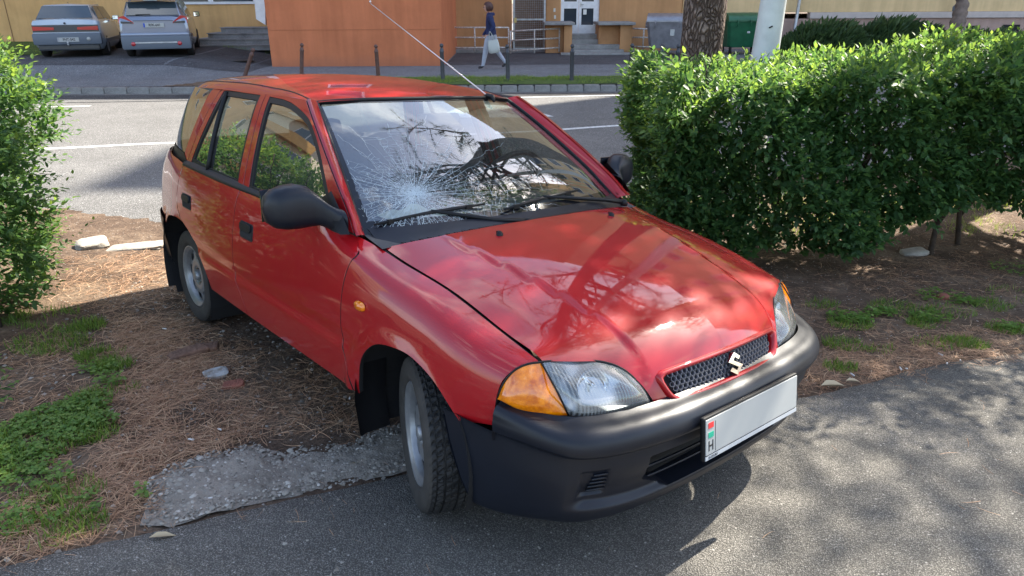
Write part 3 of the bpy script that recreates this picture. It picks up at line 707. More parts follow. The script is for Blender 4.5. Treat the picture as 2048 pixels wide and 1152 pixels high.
# emblem: a chromed stylised S
S_ = [(.44, .30), (.02, .62), (-.46, .26), (.46, -.26), (-.02, -.62), (-.44, -.30)]
mb = MB(); sc_ = .034
def emb(y, z, o): return hood_at(.018 + y * .062, .5815 + z * .048, o)   # seen from the front, y runs the other way
mb.smooth = False
Sout = [(.50, .36), (.05, .72), (-.62, .25), (.18, -.27), (-.02, -.44), (-.40, -.14), (-.62, -.31), (-.04, -.74), (.62, -.24), (-.20, .26), (.02, .44), (.34, .19)]
n_ = len(Sout); P = [emb(a, b, .001) for a, b in Sout] + [emb(a * .95, b * .95, .013) for a, b in Sout]
mb.add(P, [tuple(range(n_, 2 * n_))] + [(i, (i + 1) % n_, (i + 1) % n_ + n_, i + n_) for i in range(n_)])
em = mb.build('emblem', mat('bright_emblem', (.70, .71, .73), rough=.14, metal=1), car)
bm = bmesh.new(); bm.from_mesh(em.data); bmesh.ops.triangulate(bm, faces=[f for f in bm.faces if len(f.verts) > 4]); bmesh.ops.recalc_face_normals(bm, faces=bm.faces); bm.to_mesh(em.data); bm.free()

# -------- windscreen
_Wn = [
 [(-.43, .682, .878), (-.345, .55, .885), (-.285, .34, .893), (-.258, .17, .897), (-.25, 0, .898)],
 [(-.575, .647, .995), (-.492, .52, 1.006), (-.425, .32, 1.010), (-.400, .16, 1.012), (-.392, 0, 1.013)],
 [(-.745, .606, 1.113), (-.672, .485, 1.118), (-.607, .30, 1.121), (-.583, .15, 1.123), (-.575, 0, 1.124)],
 [(-.915, .563, 1.222), (-.855, .45, 1.226), (-.795, .28, 1.228), (-.772, .14, 1.230), (-.765, 0, 1.231)],
 [(-1.07, .521, 1.311), (-1.035, .42, 1.319), (-.985, .26, 1.325), (-.966, .13, 1.327), (-.96, 0, 1.328)],
]
SCREEN = Patch(_Wn)
ns = SCREEN.nrm(np.array([.3]), np.array([.3]))[0]
if ns[2] < 0: SCREEN.flip = -1
wscr = uvpanel('windscreen', SCREEN, [(0, 0), (SCREEN.U, 0), (SCREEN.U, SCREEN.V), (0, SCREEN.V)], WGLASS, car, both=True, gap=0, h=.05)
_sa, _sb = np.meshgrid(np.linspace(0, SCREEN.U, 81), np.linspace(0, SCREEN.V, 81), indexing='ij')
_sp = SCREEN.pos(_sa.ravel(), _sb.ravel()).reshape(81, 81, 3); _sn = SCREEN.nrm(_sa.ravel(), _sb.ravel()).reshape(81, 81, 3)
def scr(u, v, o=0):
    """u 0..1 bottom to top, v -1..1 across (+ = car's left)"""
    a = min(max(u, 0), 1) * 80; b = (1 - min(abs(v), 1)) * 80; i = min(int(a), 79); j = min(int(b), 79); a -= i; b -= j
    w = ((1 - a) * (1 - b), a * (1 - b), (1 - a) * b, a * b)
    p = w[0] * _sp[i, j] + w[1] * _sp[i + 1, j] + w[2] * _sp[i, j + 1] + w[3] * _sp[i + 1, j + 1]
    if o: p = p + o * (w[0] * _sn[i, j] + w[1] * _sn[i + 1, j] + w[2] * _sn[i, j + 1] + w[3] * _sn[i + 1, j + 1])
    return np.array([p[0], p[1] * (1 if v >= 0 else -1), p[2]])
def _scr_slow(u, v, o=0):
    p = SCREEN.pos(np.array([u * SCREEN.U]), np.array([(1 - abs(v)) * SCREEN.V]))[0] + SCREEN.nrm(np.array([u * SCREEN.U]), np.array([(1 - abs(v)) * SCREEN.V]))[0] * o
    return np.array([p[0], p[1] * (1 if v >= 0 else -1), p[2]])
# black border under the glass edge and a rubber moulding
mb = MB(); mb.smooth = True
def scr_band(pts_out, pts_in, o=.0012): mb.grid([[tuple(scr(u, v, o)) for u, v in pts_out], [tuple(scr(u, v, o)) for u, v in pts_in]])
N_ = 30
lv = np.linspace(-1, 1, N_)
scr_band([(0, v) for v in lv], [(.085 - .0 * abs(v), v * .95) for v in lv]); scr_band([(1, v) for v in lv], [(.972, v * .97) for v in lv])
for s_ in (-1, 1):
    lu = np.linspace(0, 1, 20); scr_band([(u, s_) for u in lu], [(.085 + u * .887, s_ * (.95 + .02 * u)) for u in lu])
mb.build('glass_border', BGL, wscr)
edge = [scr(u, -1, .002) for u in np.linspace(0, 1, 16)] + [scr(1, v, .002) for v in np.linspace(-1, 1, 26)][1:] + [scr(u, 1, .002) for u in np.linspace(1, 0, 16)][1:]
mb = MB(); mb.tube(edge, .0085, 8); mb.build('screen_moulding', RUBB, wscr)
# the web of cracks round the impact, thin shards of milky glass on the pane
CRK = mat('fractured_glass', (.55, .64, .68), rough=.3, spec=.5, alpha=.60)
mb = MB(); rc = random.Random(5); ic = (.225, -.66)      # impact point in pane coordinates
WU, WV = SCREEN.U, SCREEN.V
def pane(r, a):                                          # polar metres about the impact
    return (ic[0] + r * math.sin(a) / WU, ic[1] + r * math.cos(a) / WV)
def seg(p, q, w):
    a = scr(*p, .0016); b = scr(*q, .0016); d = b - a; L = np.linalg.norm(d)
    if L < 1e-5: return
    n = SCREEN.flip * np.array([.5, 0, .86]); s_ = np.cross(d, n); s_ = s_ / (np.linalg.norm(s_) + 1e-9) * w
    mb.add([a - s_, b - s_, b + s_, a + s_], [(0, 1, 2, 3)])
inb = lambda p: .015 < p[0] < .975 and abs(p[1]) < .965
NR = 118; rays = []
for i in range(NR):
    a = 2 * math.pi * (i + rc.uniform(-.3, .3)) / NR; L = rc.uniform(.30, .60) * (1.0 + .28 * math.cos(a)); r_ = rc.uniform(.008, .03); pts = []
    if i % 3: L *= rc.uniform(.5, .9)
    while r_ < L:
        a += rc.gauss(0, .014); p = pane(r_, a)
        if not inb(p): break
        pts.append((r_, a, p)); r_ += rc.uniform(.012, .03)
    rays.append(pts)
    for s1, s2 in zip(pts, pts[1:]): seg(s1[2], s2[2], .0005 if s1[0] < .2 else .0004)
for ring in [.012 + .0085 * k + .00028 * k * k for k in range(52)]:
    for i in range(NR):
        if rc.random() < min(.82, .02 + ring * 1.0): continue
        A_, B_ = rays[i], rays[(i + 1) % NR]
        pa = min(A_, key=lambda s: abs(s[0] - ring), default=None); pb = min(B_, key=lambda s: abs(s[0] - ring * rc.uniform(.95, 1.06)), default=None)
        if pa and pb and abs(pa[0] - ring) < .02 and abs(pb[0] - ring) < .03: seg(pa[2], pb[2], .0005)
for _ in range(1000):                                    # crushed, whitened middle
    r_ = abs(rc.gauss(0, .075)); a = rc.uniform(0, 6.283); p = pane(r_, a); t = rc.uniform(0, 3.14); l_ = rc.uniform(.004, .012)
    seg(p, (p[0] + l_ * math.sin(t) / WU, p[1] + l_ * math.cos(t) / WV), rc.uniform(.0004, .0011))
for _ in range(9):                                       # long wandering cracks towards the pillar
    a = rc.uniform(2.5, 4.3); r_ = rc.uniform(.15, .25); p = pane(r_, a)
    for k_ in range(14):
        q = (p[0] + rc.uniform(-.01, .035), p[1] + rc.uniform(-.02, .012))
        if inb(p) and inb(q): seg(p, q, .0008)
        p = q
ck = mb.build('crack_web', CRK, wscr); ck['kind'] = 'stuff'
# -------- cowl and wipers
mb = MB(); mb.smooth = True; rows = []
cw = lambda v: scr(.0, v)
hv = []
for v in np.linspace(-.97, .97, 41):
    p = scr(.045, v, .0); y = p[1]
    u_, w_ = hood_x(np.interp(abs(y), [0, .12, .25, .40, .54, .64], [-.186, -.190, -.205, -.232, -.268, -.305]), min(abs(y), .65)); hpnt = HOOD.pos(np.array([u_]), np.array([w_]))[0]
    e = np.array([hpnt[0] - .004, y, hpnt[2] - .012])
    rows.append([p + [0.004, 0, .004], p * .6 + e * .4 + [0, 0, .0], e * .8 + p * .2 - [0, 0, .004], e, e - [0, 0, .03]])
mb.grid(rows); cowl = fix_normals(mb.build('cowl_panel', BLKPL, car))
mb = MB()
for k_ in range(120):
    y = -.60 + k_ * 1.2 / 119; i = int((k_ / 119) * 40); p = np.array(rows[min(40, max(0, int(round((y / 1.29 + .5) * 40))))][2]); p[1] = y
    mb.box((p[0] + .006, y, p[2] + .004), (.030, .0035, .003))
ck2 = mb.build('cowl_slats', RUBB, cowl); ck2['kind'] = 'stuff'
def wiper(base, tip0, tip1, elbow):
    w = MB(); w.tube([base, elbow, (np.array(tip0) + np.array(tip1)) / 2 + [0, 0, .012]], [.011, .009, .006], 8)
    a, b = np.array(tip0), np.array(tip1)
    w2 = MB(); w2.tube([a, a * .75 + b * .25 + [0, 0, .004], (a + b) / 2 + [0, 0, .006], a * .25 + b * .75 + [0, 0, .004], b], [.004, .007, .008, .007, .004], 6)
    for t in (.15, .38, .62, .85):
        c = a + (b - a) * t; w2.box(c, (.012, .03, .016))
    w.lathe([(0, 0), (.016, 0), (.016, .02), (.010, .028), (0, .028)], 12, center=(base[0], base[1], base[2] - .016))
    o = w.build('wiper', RUBB, car); w2.build('wiper_blade', RUBB, o); return o
wiper((-.205, -.085, .905), tuple(scr(.052, -.93, .016)), tuple(scr(.112, -.30, .016)), (-.262, -.20, .914))
wiper((-.262, .545, .905), tuple(scr(.065, -.20, .016)), tuple(scr(.115, .47, .016)), (-.30, .46, .918))
for sd in (-1, 1):
    c = hood_uv([(-.12, .30, .89)])[0]; p = HOOD.pos(np.array([c[0]]), np.array([c[1]]))[0]
    mb = MB(); mb.lathe([(.013, -.002), (.012, .006), (.008, .012), (.0, .013)], 12, center=(p[0], p[1] * sd, p[2])); mb.box((p[0] - .006, p[1] * sd, p[2] + .010), (.014, .012, .008)); mb.build('washer_nozzle', RUBB, car)
# -------- head lamps
def coons(top, bot, bulge, n=20, m=8, flip=1):
    """rows from the top curve to the bottom curve, bulging outward"""
    a = along(top, n); b = along(bot, n); G = []
    for j in range(m + 1):
        t = j / m; row = []
        for i in range(n):
            p = a[i] * (1 - t) + b[i] * t; e = math.sin(math.pi * t) ** .7 * min(1, 5 * (i + .6) / n) * min(1, 4 * (n - 1 - i + .4) / n)
            d = np.array([.75, .35 + .5 * (1 - i / n), .25]); d /= np.linalg.norm(d); row.append(p + d * bulge * e)
        G.append(row)
    return G
def emit_grid(G, name, m, parent, sd, closed=False):
    mb = MB(); mb.smooth = True; mb.grid([[(p[0], p[1] * sd, p[2]) for p in r_] for r_ in G]); return fix_normals(mb.build(name, m, parent))
lt = crv([(.481, .640, .692), (.505, .545, .683), (.553, .470, .673), (.590, .417, .649), (.626, .374, .600), (.652, .352, .549)], 5)
lb = crv([(.562, .605, .550), (.600, .572, .5485), (.632, .50, .548), (.648, .42, .548), (.654, .356, .547)], 5)
it = crv([(.418, .745, .588), (.428, .732, .634), (.445, .709, .672), (.463, .677, .689), (.481, .640, .692)], 5)
ib = crv([(.416, .745, .586), (.455, .725, .572), (.492, .695, .558), (.528, .655, .551), (.562, .605, .550)], 5)
SILV = mat('silver_reflector', (.50, .52, .54), rough=.25, metal=.9)
for sd in (-1, 1):
    hl = empty('headlight'); hl.parent = car
    G = coons(lt, lb, .030); L_ = emit_grid(G, 'lens', LENS, hl, sd)
    Gb = coons(lt, lb, -.035); emit_grid([[p - np.array([.02, .012, 0]) for p in r_] for r_ in Gb], 'reflector_bowl', SILV, hl, sd)
    mb = MB(); c = np.array([.555, .50 * sd, .607])
    ax = Vector((.9, .25 * sd, 0)).normalized(); qd = ax.to_track_quat('Z', 'Y')
    tmp = MB(); tmp.lathe([(.052, .0), (.050, -.010), (.040, -.025), (.020, -.036), (.008, -.038), (.008, -.005), (.0, .0)], 24)
    mb.smooth = True; mb.add([tuple(qd @ Vector(p) + Vector(c)) for p in tmp.v], tmp.f); fix_normals(mb.build('bulb_reflector', CHROME, hl))
    G = coons(it, ib, .020, 16); ind = emit_grid(G, 'indicator', AMBER, hl, sd)
    strip_tube('lamp_seal', along(np.array(list(it) + list(lt)[1:]), 34) + np.array([-.001, 0, .0015]), .0035, RUBB, hl, sd)
    strip_tube('lamp_divider', along(np.array([lt[0] + np.array([.002, .002, 0]), (np.array(lt[0]) + lb[0]) / 2 + [.024, .014, .006], lb[0]]), 8), .0028, RUBB, hl, sd)
    # side repeater
    u, v = SIDE.solve(lambda X: X @ PR['xz'].T, np.array([[-.253, .69]]), 1); p = SIDE.pos(u, v)[0]
    mb = MB(); mb.smooth = True; rows = []
    for k_, (s_, o_) in enumerate(((1, 0), (.96, .008), (.75, .014), (.4, .017), (.02, .018))):
        rows.append([(p[0] + .030 * s_ * math.copysign(abs(math.cos(t)) ** .7, math.cos(t)), (p[1] + o_) * sd, p[2] + .0165 * s_ * math.copysign(abs(math.sin(t)) ** .7, math.sin(t))) for t in np.linspace(0, 2 * math.pi, 20, endpoint=False)])
    mb.grid(rows, closed=True); fix_normals(mb.build('side_repeater', AMBER, car))

# -------- front bumper: plan curve swept through a profile
OUT = np.array(crv([(.768, 0, 0), (.765, .14, 0), (.757, .30, 0), (.738, .45, 0), (.702, .58, 0), (.645, .672, 0), (.565, .728, 0), (.47, .762, 0), (.36, .780, 0), (.27, .790, 0), (.19, .795, 0)], 14))[:, :2]
sl = np.concatenate([[0], np.cumsum(np.linalg.norm(np.diff(OUT, axis=0), axis=1))])
tang = np.gradient(OUT, axis=0); tang /= np.linalg.norm(tang, axis=1, keepdims=True); nin = np.stack([-tang[:, 1], tang[:, 0]], 1)
if nin[0, 0] > 0: nin = -nin
PROF = crv([(.085, .557), (.064, .548), (.040, .543), (.019, .532), (.006, .514), (.001, .494), (.002, .479), (.007, .468)], 3) + crv([(.022, .463), (.029, .455), (.031, .43), (.031, .37), (.038, .32), (.046, .280), (.053, .258), (.066, .232), (.086, .212), (.110, .203), (.14, .202)], 3)
def bpt(s, d, z):
    s = np.clip(s, 0, sl[-1]); p = np.array([np.interp(s, sl, OUT[:, k]) for k in (0, 1)]); n = np.array([np.interp(s, sl, nin[:, k]) for k in (0, 1)]); n /= np.linalg.norm(n)
    d = d * (1 - .75 * sstep(np.array([s]), .72, 1.05)[0]) if d > .005 else d
    return p + n * d
s_of_x = lambda x: float(np.interp(-x, -OUT[:, 0][20:], sl[20:]))
def bdisp(s, y, z, d):
    """intake and fog recess pushed inwards"""
    r = 0
    e = lambda v, a, b, w=.010: float(sstep(np.array([v]), a - w, a)[0] * (1 - sstep(np.array([v]), b, b + w)[0]))
    zt = .408; zb = .282 + .05 * max(0, y - .30) / .1
    r += .085 * e(y, -1, .400, .007) * e(z, zb, zt, .008)
    r += .026 * e(y, -1, .600, .055) * float(1 - sstep(np.array([z]), .300, .435)[0]) * e(z, .296 + .05 * max(0, y - .45), 9, .030)
    r += .010 * e(y, .553, .618, .012) * e(z, .325, .402, .012)
    return r
NS = 190
def bump_rows(prof, s_end):
    rows = []
    for d, z in prof:
        se = s_end(z); row = []
        for s in np.linspace(0, 1, NS) ** .97 * se:
            p = bpt(s, d, z); k = bdisp(s, p[1], z, d); q = bpt(s, d + k, z) if k > 0 else p
            if k > 0:
                n = np.array([np.interp(s, sl, nin[:, 0]), np.interp(s, sl, nin[:, 1])]); q = p + n * k
            row.append((q[0], q[1], z))
        rows.append(row)
    return rows
# bumper height drops a little towards the wheel; the upper band stops at the lamp corner
def send_low(z): return s_of_x(float(np.interp(z, [.202, .215, .27, .375, .46], [.345, .325, .290, .240, .212])))
def dense(P, n):
    P = np.array(P); s = np.concatenate([[0], np.cumsum(np.linalg.norm(np.diff(P, axis=0), axis=1))]); t = np.linspace(0, s[-1], n); return [tuple(np.interp(t, s, P[:, k]) if False else (float(np.interp(q, s, P[:, 0])), float(np.interp(q, s, P[:, 1])))) for q in t]
up = [p for p in PROF if p[1] > .4625]; lo = [p for p in PROF if p[1] < .470]
R1 = bump_rows(dense(up, 20), lambda z: s_of_x(.425)); R2 = bump_rows(dense(lo, 74), send_low)
R2[0] = R2[0]
mb = MB(); mb.smooth = True
for Rr in (R1, R2):
    for sd in (1, -1): mb.grid([[(a, b * sd, c + .028 * float(sstep(np.array([b]), .64, .77)[0]) * (1 if c > .40 else (c - .2) / .2 if c > .2 else 0)) for a, b, c in r_] for r_ in Rr])
# end flange towards the wheel and the short vertical edge under the lamp corner
for sd in (1, -1):
    e_ = [r_[-1] for r_ in R2]; mb.grid([[(a, b * sd, c) for a, b, c in e_], [(a, (b - .035) * sd, c) for a, b, c in e_]])
    e_ = [r_[-1] for r_ in R1]; mb.grid([[(a, b * sd, c) for a, b, c in e_], [(a - .0, (b - .03) * sd, c) for a, b, c in e_]])
bump = mb.build('front_bumper', BLKPL, car); bm = bmesh.new(); bm.from_mesh(bump.data); bmesh.ops.remove_doubles(bm, verts=bm.verts, dist=.0006); bmesh.ops.recalc_face_normals(bm, faces=bm.faces); bm.to_mesh(bump.data); bm.free()
auto_smooth(bump, 42)
mb = MB()
for sd in (-1, 1):
    for k_ in range(5):
        z = .334 + k_ * .0145; y0, y1 = .558, .620 - .004 * k_; dq = .038 + .028 * float(1 - sstep(np.array([z]), .30, .425)[0]); a, b = bpt(float(np.interp(y0, OUT[:, 1], sl)), dq, z), bpt(float(np.interp(y1, OUT[:, 1], sl)), dq, z)
        mb.tube([(a[0], a[1] * sd, z), (b[0], b[1] * sd, z)], .004, 5)
mb.build('vent_slats', BLKPL, bump)['kind'] = 'stuff'
mb = MB()
for k_, z in enumerate((.300, .335, .372)):
    pts = [tuple(bpt(s, .095, z)) + (z,) for s in np.linspace(0, .40, 12)]
    mb.tube([(a, -b, c) for a, b, c in pts[::-1]] + pts[1:], .005, 6)
mb.build('intake_bars', BLKPL, bump)['kind'] = 'stuff'
mb = MB(); mb.box((.62, 0, .335), (.02, .84, .20)); mb.build('intake_backing', DARK, bump)

# -------- number plate in its holder
FLR = mat('flag_red', (.62, .03, .03)); FLG = mat('flag_green', (.01, .32, .20)); INK = mat('black_print', (.02, .02, .022), rough=.5)
def text_mesh(txt, size, m, name='lettering', bold=0, align='CENTER'):
    cu = bpy.data.curves.new('t', 'FONT'); cu.body = txt; cu.size = size; cu.extrude = .0006; cu.align_x = align; cu.align_y = 'CENTER'; cu.offset = bold; cu.resolution_u = 3
    o = bpy.data.objects.new('t', cu); COL.objects.link(o); dg = bpy.context.evaluated_depsgraph_get(); me = bpy.data.meshes.new_from_object(o.evaluated_get(dg)); bpy.data.objects.remove(o); me.name = name
    me.materials.clear(); me.materials.append(m); return me
tilt = -.0
pl = empty('number_plate'); pl.parent = car; pl.location = (.782, 0, .449); pl.rotation_euler = (0, R(-7), 0)
mb = MB(); mb.bbox((0, 0, 0), (.016, .532, .138), .006); h_ = mb.build('plate_holder', RUBB, pl); fix_normals(h_)
mb = MB(); mb.bbox((.0085, 0, .006), (.004, .520, .112), .0018); w_ = mb.build('plate_sheet', WHITEP, pl); fix_normals(w_)
mb = MB(); mb.box((.0085, 0, -.0595), (.003, .522, .0125)); mb.build('dealer_strip', mat('pale_grey_strip', (.42, .44, .46), rough=.5), pl)
MT = Matrix(((0, 0, 1, 0), (1, 0, 0, 0), (0, 1, 0, 0), (0, 0, 0, 1)))
def put_text(txt, size, m, y, z, parent, x=.0106, bold=0, sx=1, name='lettering'):
    me = text_mesh(txt, size, m, name, bold); me.transform(Matrix.Diagonal((sx, 1, 1, 1))); me.transform(MT); o = link(name, me, parent); o.location = (x, y, z); return o
mb = MB(); mb.box((.0110, -.236, .042), (.0012, .026, .017)); mb.build('red_flag_bar', FLR, w_)
mb = MB(); mb.box((.0110, -.236, .012), (.0012, .026, .017)); mb.build('green_flag_bar', FLG, w_)
put_text('H', .046, INK, -.236, -.024, w_, sx=.85, bold=.0005)
mb = MB(); mb.box((.0108, -.213, .002), (.0008, .0012, .095)); mb.build('divider_line', INK, w_)
put_text('SUZUKI', .0105, INK, -.225, -.0597, pl, x=.0101, sx=1.3)
mb = MB(); mb.box((.745, 0, .44), (.06, .30, .05)); mb.build('plate_bracket', RUBB, car)

# -------- door mirrors
def mirror(sd):
    """housing: broad pod facing forward with a stalk to the window corner"""
    mb = MB(); mb.smooth = True; rows = []
    # sections along the pod from outer end to inner neck: centre (x, y, z), half depth, half height
    sec = [(-.618, .966, .980, .006, .012), (-.612, .958, .980, .036, .048), (-.605, .935, .981, .056, .068), (-.597, .90, .984, .064, .078), (-.588, .86, .986, .064, .080), (-.575, .825, .984, .058, .073), (-.555, .795, .972, .048, .056), (-.530, .775, .955, .046, .047), (-.505, .758, .940, .050, .046), (-.49, .735, .932, .054, .046)]
    for cx, cy, cz, a, b in sec:
        row = []
        for t in np.linspace(0, 2 * math.pi, 28, endpoint=False):
            c, s_ = math.cos(t), math.sin(t); c = math.copysign(abs(c) ** .72, c); s_ = math.copysign(abs(s_) ** .72, s_)
            row.append((cx + a * c, cy * sd, cz + b * s_))
        rows.append(row)
    mb.grid(rows, closed=True); mb.add(rows[0], [tuple(range(28))]); o = fix_normals(mb.build('door_mirror', BLKPL, car))
    mb = MB(); mb.box((-.664, .885 * sd, .984), (.004, .14, .115)); mb.build('mirror_glass', CHROME, o)
    mb = MB(); mb.smooth = True; mb.grid([[(x * 1, y * sd, z) for x, y, z in r_] for r_ in [[(-.395, .752, .905), (-.45, .748, .962), (-.55, .737, 1.035)], [(-.42, .775, .903), (-.50, .772, .955), (-.575, .742, 1.02)], [(-.60, .768, .905), (-.62, .752, .95), (-.63, .735, 1.0)]]]); fix_normals(mb.build('mirror_foot', RUBB, o))
    return o
mirror(-1); mirror(1)

# -------- wheels
TR, TW = .272, .158
def tyre_mesh():
    prof = [(.178, -.060), (.186, -.070), (.205, -.0775), (.228, -.079), (.246, -.0765), (.258, -.071), (.2645, -.063), (.2675, -.055), (.2685, -.0505), (.2635, -.0495), (.2635, -.0465), (.2700, -.0455), (.2712, -.030), (.2714, -.0255), (.2655, -.0245), (.2655, -.0195), (.2716, -.0185), (.272, -.002)]
    prof = prof + [(r, -w) for r, w in prof[::-1]]
    n = 168; mb = MB(); mb.smooth = True; P = []
    for r, w in prof:
        for k in range(n):
            t = 2 * math.pi * k / n; ph = (k + int(abs(w) * 120)) % 3
            dr = 0
            if r > .2655 and abs(w) > .028: dr = -.0065 if ph == 0 else 0
            elif r > .2655: dr = -.0050 if (k + int((w + .1) * 150)) % 4 == 0 else 0
            elif .2575 < r < .2655 and abs(w) > .06: dr = -.0015 if ph == 0 else 0
            P.append(((r + dr) * math.cos(t), w, (r + dr) * math.sin(t)))
    m = len(prof); F = [(i * n + k, i * n + (k + 1) % n, (i + 1) * n + (k + 1) % n, (i + 1) * n + k) for i in range(m - 1) for k in range(n)]
    mb.add(P, F)
    mb.mi = 0
    me = mb.mesh('tyre', [TYRE, DUSTY])
    for i, f in enumerate(F):
        w = abs(prof[i // n][1]); r = prof[i // n][0]
        me.polygons[i].material_index = 1 if (r < .262 and w > .055) else 0
        if r > .255: me.polygons[i].use_smooth = False
    return me
def rim_meshes():
    """outer face looks towards -y"""
    h8 = []
    for k in range(8):
        a = 2 * math.pi * (k + .5) / 8; c = np.array([math.cos(a), math.sin(a)]) * .1225; e1 = np.array([-math.sin(a), math.cos(a)]); e2 = np.array([math.cos(a), math.sin(a)])
        h8.append(np.array([c + e1 * .031 * math.cos(t) + e2 * .0195 * math.sin(t) for t in np.linspace(0, 2 * math.pi, 14, endpoint=False)]))
    cir = np.array([(.148 * math.cos(t), .148 * math.sin(t)) for t in np.linspace(0, 2 * math.pi, 56, endpoint=False)])
    v2, F = cdt(cir, h8, .011)
    r = np.hypot(v2[:, 0], v2[:, 1]); dep = .03 + np.interp(r, [0, .04, .052, .080, .098, .108, .135, .142, .148], [-.018, -.018, -.042, -.046, -.044, -.038, -.036, -.034, -.030])
    mb = MB(); mb.smooth = True; mb.add([(a, d - .03, b) for (a, b), d in zip(v2, dep)], F)
    # inner wall of each hole
    for hl in h8:
        mb.grid([[(a, -.039, b) for a, b in hl], [(a, -.035, b) for a, b in hl]], closed=True)
    mb.lathe([(.148, -.030), (.150, -.034), (.153, -.052), (.160, -.058), (.166, -.060), (.171, -.066), (.1765, -.0685), (.180, -.064), (.180, -.055)], 56, axis=1)
    mb.lathe([(.148, -.030), (.152, .02), (.158, .06), (.18, .066)], 40, axis=1)
    rim = mb.mesh('rim', [RIMM])
    mb = MB(); mb.lathe([(0, -.060), (.020, -.059), (.0265, -.055), (.028, -.046), (.028, -.016)], 24, axis=1); hub = mb.mesh('hub_cap', [RIMM])
    mb = MB(); mb.lathe([(0, -.034), (.0085, -.033), (.010, -.026), (.010, -.006)], 6, axis=1)
    nuts = mb.mesh('wheel_nut', [mat('rusty_bolt', (.16, .12, .09), rough=.5, metal=.7)])
    return rim, hub, nuts
ty = tyre_mesh(); rim_, hub_, nuts_ = rim_meshes()
def axis_fix(me):
    return me
brk = MB(); brk.lathe([(0, -.005), (.145, -.005), (.145, .03), (.0, .03)], 32, axis=1); brake_ = brk.mesh('brake_drum', [DARK])
def wheel(x, y, sd, steer=0, rot=0):
    w = empty('wheel'); w.parent = car; w.location = (x, y * sd, TR); w.rotation_euler = (0, rot, (math.pi if sd > 0 else 0) + steer)
    for nm, me in (('tyre', ty), ('rim', rim_), ('hub_cap', hub_), ('brake_drum', brake_)): link(nm, me, w)
    for k in range(4):
        a = math.pi / 4 + k * math.pi / 2; n_ = link('wheel_nut', nuts_, w); n_.location = (.046 * math.cos(a), -.010, .046 * math.sin(a))
    return w
STEER = R(-22)
wheel(-.015, .668, -1, STEER, .3); wheel(-.015, .668, 1, STEER, .9); wheel(-2.362, .655, -1, 0, .5); wheel(-2.362, .655, 1, 0, 1.1)
# wheel houses, floor, mud flaps
mb = MB()
def house(cx, cz, R_, y0, y1, sd, a0=-20, a1=200):
    rows = [[(cx + R_ * math.cos(R(a)), y * sd, cz + R_ * math.sin(R(a))) for a in np.linspace(a0, a1, 22)] for y in (y0, y1)]
    mb.grid(rows); mb.add(rows[0], [tuple(range(22))])
for sd in (-1, 1):
    house(-.005, .30, .345, .42, .785, sd); house(-2.33, .27, .40, .45, .775, sd)
mb.box((-1.22, 0, .265), (1.34, 1.24, .09)); mb.box((-2.84, 0, .40), (.26, 1.1, .25)); mb.box((-1.22, 0, .36), (1.34, 1.40, .06))
mb.build('underbody', DARK, car)
for sd in (-1, 1):
    mb = MB(); mb.smooth = True
    rows = [[(x, y * sd, z) for y in (.67, .72, .775, .80)] for x, z in ((-.312, .47), (-.326, .38), (-.332, .30), (-.318, .24), (-.300, .175))]
    rows = [[(p[0] + (.012 if j == 3 else 0), p[1], p[2]) for j, p in enumerate(r_)] for r_ in rows]
    mb.grid(rows); mb.grid([[(p[0] - .006, p[1], p[2]) for p in r_] for r_ in rows]); mb.build('front_mud_flap', RUBB, car)
    mb = MB(); mb.smooth = True
    rows = [[(x, y * sd, z) for y in (.58, .66, .735, .755)] for x, z in ((-2.675, .50), (-2.672, .40), (-2.665, .30), (-2.640, .20), (-2.60, .12))]
    mb.grid(rows); mb.grid([[(p[0] - .006, p[1], p[2]) for p in r_] for r_ in rows]); mb.build('rear_mud_flap', RUBB, car)
# aerial
a0 = np.array([-.985, .345, 1.318]); mb = MB(); mb.tube([a0 + [.045, -.01, -.006], a0 + [.02, 0, .012], a0 + [-.02, .0, .017], a0 + [-.045, 0, .012]], [.008, .013, .012, .006], 8)
an = mb.build('aerial_base', RUBB, car)
tip = np.array([-2.10, .345, 1.80])
mb = MB(); mb.tube([a0 + [-.01, 0, .012], tip], [.0035, .0022], 6); mb.lathe([(0, 0), (.006, .004), (.006, .012), (0, .016)], 8, center=tuple(tip)); mb.build('aerial_rod', mat('aerial_steel', (.62, .60, .58), rough=.3, metal=.6), an)
# -------- cabin
mb = MB(); mb.box((-1.38, 0, .34), (1.7, 1.30, .05)); mb.box((-2.55, 0, .62), (.7, 1.2, .05)); mb.build('cabin_floor', CABIN, car)
mb = MB(); mb.smooth = True; rows = []
for x, z in ((-.30, .868), (-.42, .892), (-.60, .895), (-.70, .88), (-.745, .83), (-.72, .70), (-.70, .50)):
    rows.append([(x - .02 * (1 - (y / .7) ** 2), y, z + (.03 * math.exp(-((y - .36) / .17) ** 2) if x < -.45 and z > .8 else 0) - .02 * abs(y) ** 3) for y in np.linspace(-.68, .68, 25)])
mb.grid(rows); dash = fix_normals(mb.build('dashboard', CABIN, car))
sw = MB(); cS = Vector((-.86, .36, .93)); axs = Vector((-.78, 0, .50)).normalized(); e1 = Vector((0, 1, 0)); e2 = axs.cross(e1)
sw.tube([cS + e1 * math.cos(t) * .185 + e2 * math.sin(t) * .185 for t in np.linspace(0, 2 * math.pi, 33)], .014, 8, cap=False)
sw.tube([cS - e1 * .17 - axs * .02, cS - axs * .03, cS + e1 * .17 - axs * .02], [.02, .05, .02], 8); sw.tube([cS - axs * .03, cS + e2 * .16 - axs * .02], .018, 8); sw.tube([cS - axs * .03, Vector((-.66, .36, .80))], .03, 8)
sw.build('steering_wheel', RUBB, car)
